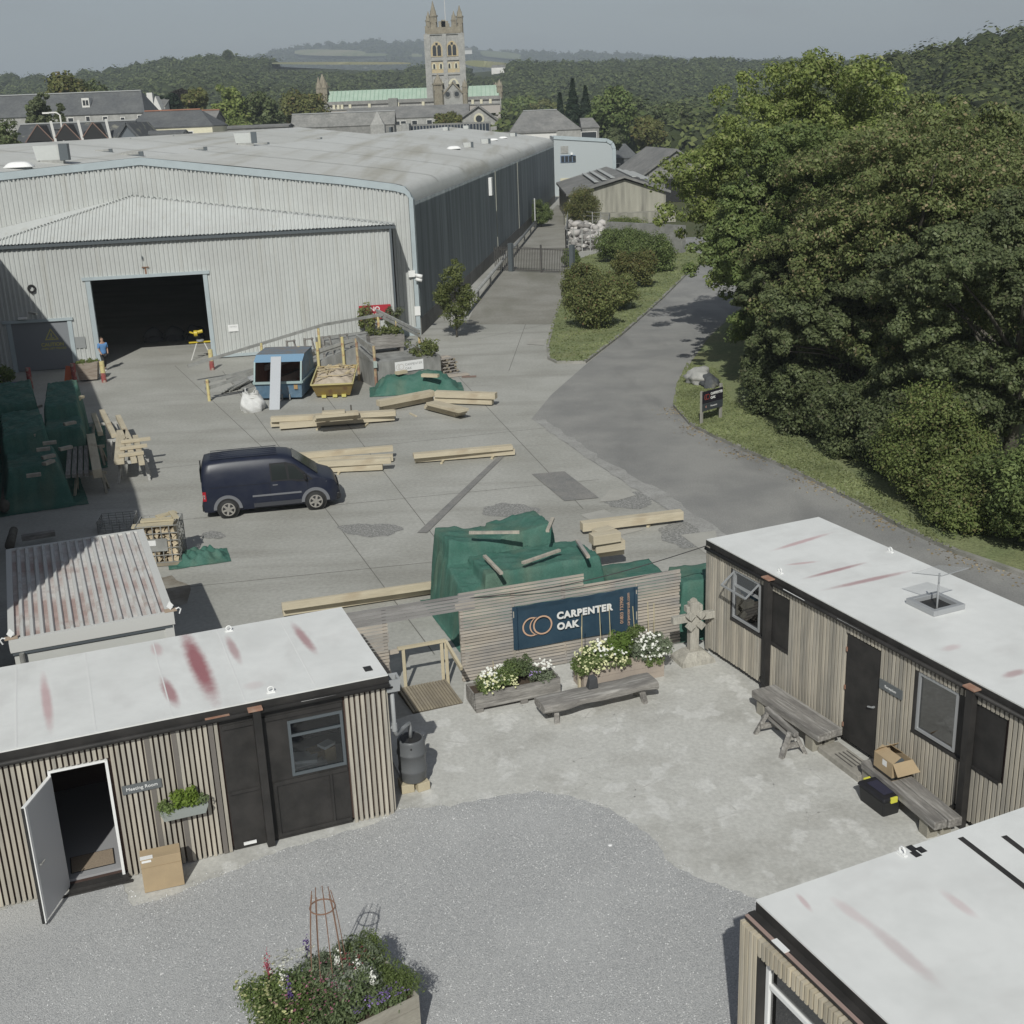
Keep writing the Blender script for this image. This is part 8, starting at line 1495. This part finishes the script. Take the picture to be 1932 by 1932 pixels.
# log bench in front
Bn = thing('log_bench', 'thick grey half log bench in front of the planters', 'bench', (.52, 22.05, 0), 21.5); mb = MB(); Lb = 2.62
def lb(a, b):
    x = Lb * a; th = b * 2 * pi; wy = .27 + .02 * sin(x * 3); y = .3 + wy * (1 if cos(th) > 0 else -1) * abs(cos(th)) ** .45 + .012 * sin(x * 9); z = .40 + .10 * (1 if sin(th) > 0 else -1) * abs(sin(th)) ** .5 * (1 if sin(th) > 0 else .9 + .25 * sin(x * 5)); return (x, y, z)
mb.grid(lb, 44, 24); n0 = len(mb.v); k = 25; w_ = 45
mb.f.append(tuple(j * w_ for j in range(24))); mb.m.append(0); mb.f.append(tuple(j * w_ + 44 for j in range(23, -1, -1))); mb.m.append(0); mb.build('seat', M['woodgrey'], Bn)
for x in (.32, 2.3):
    for sy in (-1, 1): MB().bar((x, .3 + sy * .12, .33), (x + (.04 if x > 1 else -.03), .3 + sy * .22, 0), .10, .08).build('leg', M['woodgrey'], Bn)
t = thing('dark_stone', 'small dark pointed stone standing on the log bench', 'stone', (1.72, 22.93, .497), 20); t.location = (*G(1117, 1297, .5)[:2], .503); MB().hexa([(-.11, -.09, 0), (.11, -.09, 0), (.11, .09, 0), (-.11, .09, 0), (-.08, -.06, .2), (.10, -.07, .24), (.06, .05, .28), (-.06, .05, .27)]).build('stone', mat('slate_stone', (.055, .056, .06)), t, bevel=.015)
# benches at the office cabin
def slab_bench(name, lab, o_, ang, L, planks, h, grp, blocks=(.25, -.3)):
    t = thing(name, lab, 'bench', (*o_, 0), ang, grp); y = 0
    for w_ in planks: MB().box(0 + random.uniform(-.02, .02), L + random.uniform(-.03, .03), y, y + w_ - .012, h - .16, h).build('plank', M['woodgrey'], t, bevel=.015); y += w_
    for bx_ in (blocks[0], L + blocks[1]):
        for k in (0, 1): MB().box(bx_ - .12, bx_ + .12, .04 + k * y * .5, y * .5 - .02 + k * y * .5, 0, h - .163).build('block', mat('block_wood', (.33, .31, .26), col2=(.25, .235, .2), scale=3, fine=.12), t, bevel=.01)
    return t
b1 = slab_bench('plank_bench', 'two plank grey bench against the office cabin left of the door', (4.80, 22.48), -66, 2.15, (.32, .27), .50, 'benches by the office cabin')
b2 = slab_bench('plank_bench', 'single slab grey bench with the cardboard box right of the door', (6.22, 19.55), -73, 2.2, (.26, .28), .48, 'benches by the office cabin', (.12, -.35))
ts = thing('sawhorse', 'small grey wooden sawhorse before the left bench', 'sawhorse', (4.93, 21.62, 0), -73)
MB().box(0, 1.15, -.05, .05, .47, .56).build('top_rail', M['woodgrey'], ts, bevel=.01); MB().box(.1, 1.05, -.04, .04, .34, .42).build('lower_rail', M['woodgrey'], ts, bevel=.01)
for x, s_ in ((.12, -1), (1.0, 1)):
    for sy in (-1, 1): MB().bar((x, sy * .04, .5), (x + s_ * .08, sy * .27, 0), .09, .07).build('leg', M['woodgrey'], ts)
    MB().box(x - .03, x + .03, -.2, .2, .16, .26).build('stretcher', M['woodgrey'], ts)
st = thing('door_step', 'thick grooved timber step below the black door', 'step', (5.74, 20.70, 0), -69); mb = MB(); mb.box(0, 1.25, 0, .46, 0, .15); mb.build('block', mat('step_wood', (.36, .34, .30), col2=(.28, .265, .235), scale=2, fine=.12, fscale=10), st, bevel=.012)
for k in range(4): MB().box(.38 + .0, .92, .10 + k * .09, .13 + k * .09, .151, .154).build('groove', mat('groove', (.10, .095, .085)), st)
# tote box
to = thing('storage_tote', 'black plastic tote with yellow clips on the ground by the bench', 'storage box', (6.02, 18.98, 0), -68); mb = MB(); mb.hexa([(.03, .03, 0), (.67, .03, 0), (.67, .37, 0), (.03, .37, 0), (.0, .0, .33), (.70, .0, .33), (.70, .40, .33), (.0, .40, .33)]); mb.build('body', mat('tote_black', (.022, .022, .023), rough=.4), to, bevel=.03)
mb = MB(); mb.hexa([(-.02, -.02, .335), (.72, -.02, .335), (.72, .42, .335), (-.02, .42, .335), (.0, .0, .40), (.70, .0, .40), (.70, .40, .40), (.0, .40, .40)]); mb.build('lid', mat('tote_lid', (.02, .02, .024), rough=.5), to, bevel=.02); MB().box(.12, .58, .09, .31, .402, .408).build('lid_panel', mat('tote_panel', (.035, .035, .06), rough=.6), to)
for x in (-.035, .70): MB().box(x, x + .04, .13, .27, .30, .41).build('clip', mat('clip_yellow', (.62, .60, .08), rough=.5), to, bevel=.008)
# cartons
def carton(name, lab, o_, ang, w, d, h): t = thing(name, lab, 'cardboard box', o_, ang); MB().box(0, w, 0, d, 0, h).build('carton', M['cardboard'], t, bevel=.006); return t
q = LCw(-4.50, -.66, .035); c1 = carton('cardboard_box', 'tall brown cardboard box on the ground by the open cabin door', (-6.27, 16.97, .035), 18, .64, .30, .62); MB().box(.0, .20, -.003, .1, .622, .625).build('white_tape', M['white'], c1); MB().box(.02, .17, -.004, -.001, .56, .60).build('white_tape', M['white'], c1); MB().box(-.002, .642, -.0035, -.001, .46, .465).build('crease', mat('crease', (.30, .22, .13)), c1)
c2 = thing('open_box', 'open cardboard box with loose flaps standing on the bench', 'cardboard box', (6.37, 19.27, .483), -70); mb = MB(); w_, d_, h_ = .52, .42, .34
for (x0, x1, y0, y1) in ((0, w_, 0, .008), (0, w_, d_ - .008, d_), (0, .008, .008, d_ - .008), (w_ - .008, w_, .008, d_ - .008)): mb.box(x0, x1, y0, y1, 0, h_)
mb.box(.008, w_ - .008, .008, d_ - .008, .0, .01); mb.build('carton', M['cardboard'], c2)
for pts in ([(0, 0, h_), (w_, 0, h_), (w_, .17, h_ + .10), (0, .17, h_ + .10)], [(0, d_, h_), (w_ * .5, d_, h_), (w_ * .5, d_ - .16, h_ + .12), (0, d_ - .16, h_ + .12)], [(w_, 0, h_), (w_, d_, h_), (w_ + .19, d_ + .03, h_ - .16), (w_ + .19, -.03, h_ - .16)], [(0, 0, h_), (0, d_, h_), (.14, d_, h_ + .14), (.14, 0, h_ + .14)]): o_ = MB().face(pts).build('flap', M['cardboard'], c2); so = o_.modifiers.new('t', 'SOLIDIFY'); so.thickness = .008
MB().box(-.003, w_ + .003, -.004, -.001, .01, .06).build('black_band', M['black'], c2); MB().box(w_ + .001, w_ + .004, .0, d_, .01, .06).build('black_band', M['black'], c2); MB().box(w_ - .28, w_ - .16, -.004, -.001, .2, .31).build('label_sticker', M['white'], c2); MB().box(.3, .45, .1, .3, .2, .33).build('contents', M['darkgrey'], c2)
# hanging trough by the meeting room door
hp_ = thing('wall_trough', 'grey wall trough of bright green herbs hanging on the battened cabin', 'hanging planter', LCw(-4.02, -.06, 1.02), LCa); MB().hexa([(.05, -.16, 0), (.73, -.16, 0), (.73, .0, 0), (.05, .0, 0), (.0, -.22, .18), (.78, -.22, .18), (.78, .0, .18), (.0, .0, .18)]).build('trough', mat('zinc', (.36, .39, .37), rough=.5), hp_); foliage(hp_, .25, .6, -.2, -.04, .12, lambda x, y: .32, 46, .055, leafmat('leaf_bright', (.13, .20, .03), (.22, .30, .06)), 40, .08); foliage(hp_, .0, .25, -.2, -.04, .06, lambda x, y: .26, 16, .05, L_pl1, 34, .07, over=1); foliage(hp_, .6, .78, -.18, -.04, .12, lambda x, y: .2, 12, .05, L_pl3, 34, .06)
# foreground planter
F = thing('foreground_planter', 'big square timber planter brimming with mixed flowers at the bottom edge', 'planter', (-1.5, 13.4, 0), 34); F.scale = (1, -.68, 1.3)
LF, WF, HF = 1.75, 2.0, .60   # local: x from -LF..0 , y from 0 down to -WF  (corner at the origin, top right in the photo)
mb = MB()
for k in range(4): z0, z1 = .035 + k * .142, .172 + k * .142; mb.box(-.045, 0, -WF, 0, z0, z1); mb.box(-LF, -.046, -.045, 0, z0, z1); mb.box(-LF, -.046, -WF, -WF + .045, z0, z1); mb.box(-LF, -LF + .045, -WF + .046, -.046, z0, z1)
mb.build('box', mat('planter_oak', (.34, .32, .27), col2=(.27, .25, .21), scale=1.5, stretch=(1, 1, 3), fine=.12, fscale=12), F); MB().box(-LF + .046, -.046, -WF + .046, -.046, .48, .54).build('soil', MATS['soil'], F)
zf = lambda x, y: .26 * (sin(pi * min(1, max(0, -x / LF))) ** .6) * (.65 + .35 * sin(x * 4 + y * 3))
foliage(F, -LF + .1, -.15, -WF + .1, -.1, .55, zf, 420, .05, L_pl3, 60, .12); foliage(F, -1.0, -.1, -WF, -1.2, .56, lambda x, y: .22, 110, .045, L_pl2, 60, .11); foliage(F, -LF - .2, -LF + .45, -WF - .25, -.6, .46, lambda x, y: .28, 170, .045, L_pl1, 56, .11); foliage(F, -.32, .06, -.9, -.1, .56, lambda x, y: .20, 60, .03, leafmat('leaf_box', (.13, .18, .05), (.19, .24, .09)), 80, .10); foliage(F, -.45, .02, -WF, -1.3, .56, lambda x, y: .2, 60, .035, MATS['leaf_box'], 70, .10); foliage(F, -.9, -.4, -1.2, -.5, .60, lambda x, y: .2, 60, .045, leafmat('leaf_sage', (.24, .27, .21), (.33, .36, .29)), 46, .1)
flowers(F, 110, (-LF - .3, -WF - .2, -LF + .3, -.7), lambda x, y: .76 + .06 * sin(x * 20), M['petal_y'], .045, 'cream_flowers'); flowers(F, 46, (-LF + .15, -WF - .2, -LF + .6, -1.5), lambda x, y: .86, M['petal'], .055, 'white_flowers'); flowers(F, 30, (-1.5, -WF, -.9, -1.6), lambda x, y: .88, M['petal'], .05, 'white_flowers'); flowers(F, 80, (-LF - .05, -1.1, -LF + .8, -.05), lambda x, y: .80, M['petal_pink'], .033, 'pink_flowers'); flowers(F, 50, (-1.5, -1.4, -.8, -.3), lambda x, y: .84, M['petal_pink'], .028, 'pink_flowers'); flowers(F, 30, (-.7, -1.4, -.3, -.9), lambda x, y: .80, M['petal_r'], .03, 'red_flowers'); flowers(F, 150, (-.95, -.38, -.15, .0), lambda x, y: .66, M['petal_v'], .033, 'violet_flowers')
for i, (x, y, h, m_) in enumerate(((-.95, -WF - .05, .30, 'petal_dv'), (-1.5, -1.15, .22, 'petal_dv'), (-.72, -1.4, .15, 'petal'), (-.55, -.95, .12, 'petal'), (-.5, -.5, .12, 'petal'), (-1.5, -1.5, .2, 'petal'), (-1.55, -WF, .28, 'petal_r'))):
    C = np.array([[x, y, .74 + h * .45]]) + rng.normal(size=(90, 3)) * [.022, .022, .075]; quads('flower_spike', C, rng.normal(size=(90, 3)), rng.uniform(.02, .04, 90), M[m_], F)
# obelisk in it
ob_ = thing('garden_obelisk', 'rusty wire plant support rising from the foreground planter', 'plant support', (0, 0, 0)); ob_.location = (-2.76, 13.84, .80); rm = mat('rusty_wire', (.22, .13, .09), rough=.8); mb = MB()
for k in range(9): t_ = 2 * pi * k / 9 + .2; mb.tube([(.26 * cos(t_), .26 * sin(t_), 0), (.20 * cos(t_), .20 * sin(t_), .8), (.165 * cos(t_), .165 * sin(t_), 1.15), (.13 * cos(t_), .13 * sin(t_), 1.36)], .0065, 5)
mb.build('wires', rm, ob_); MB().tube([(.17 * cos(k * pi / 12), .17 * sin(k * pi / 12), 1.12) for k in range(25)], .010, 6).build('ring', rm, ob_)
t = thing('small_stone', 'white fleck of stone on the slab centre', 'stone', G(1151, 1595, .03)); MB().lathe([(0, .02), (.03, .012), (.04, 0)], n=7).build('stone', M['white'], t)

for o_ in list(COL.objects):
    if o_.parent is None and o_.get('label') and not o_.get('kind'): o_['kind'] = 'thing'
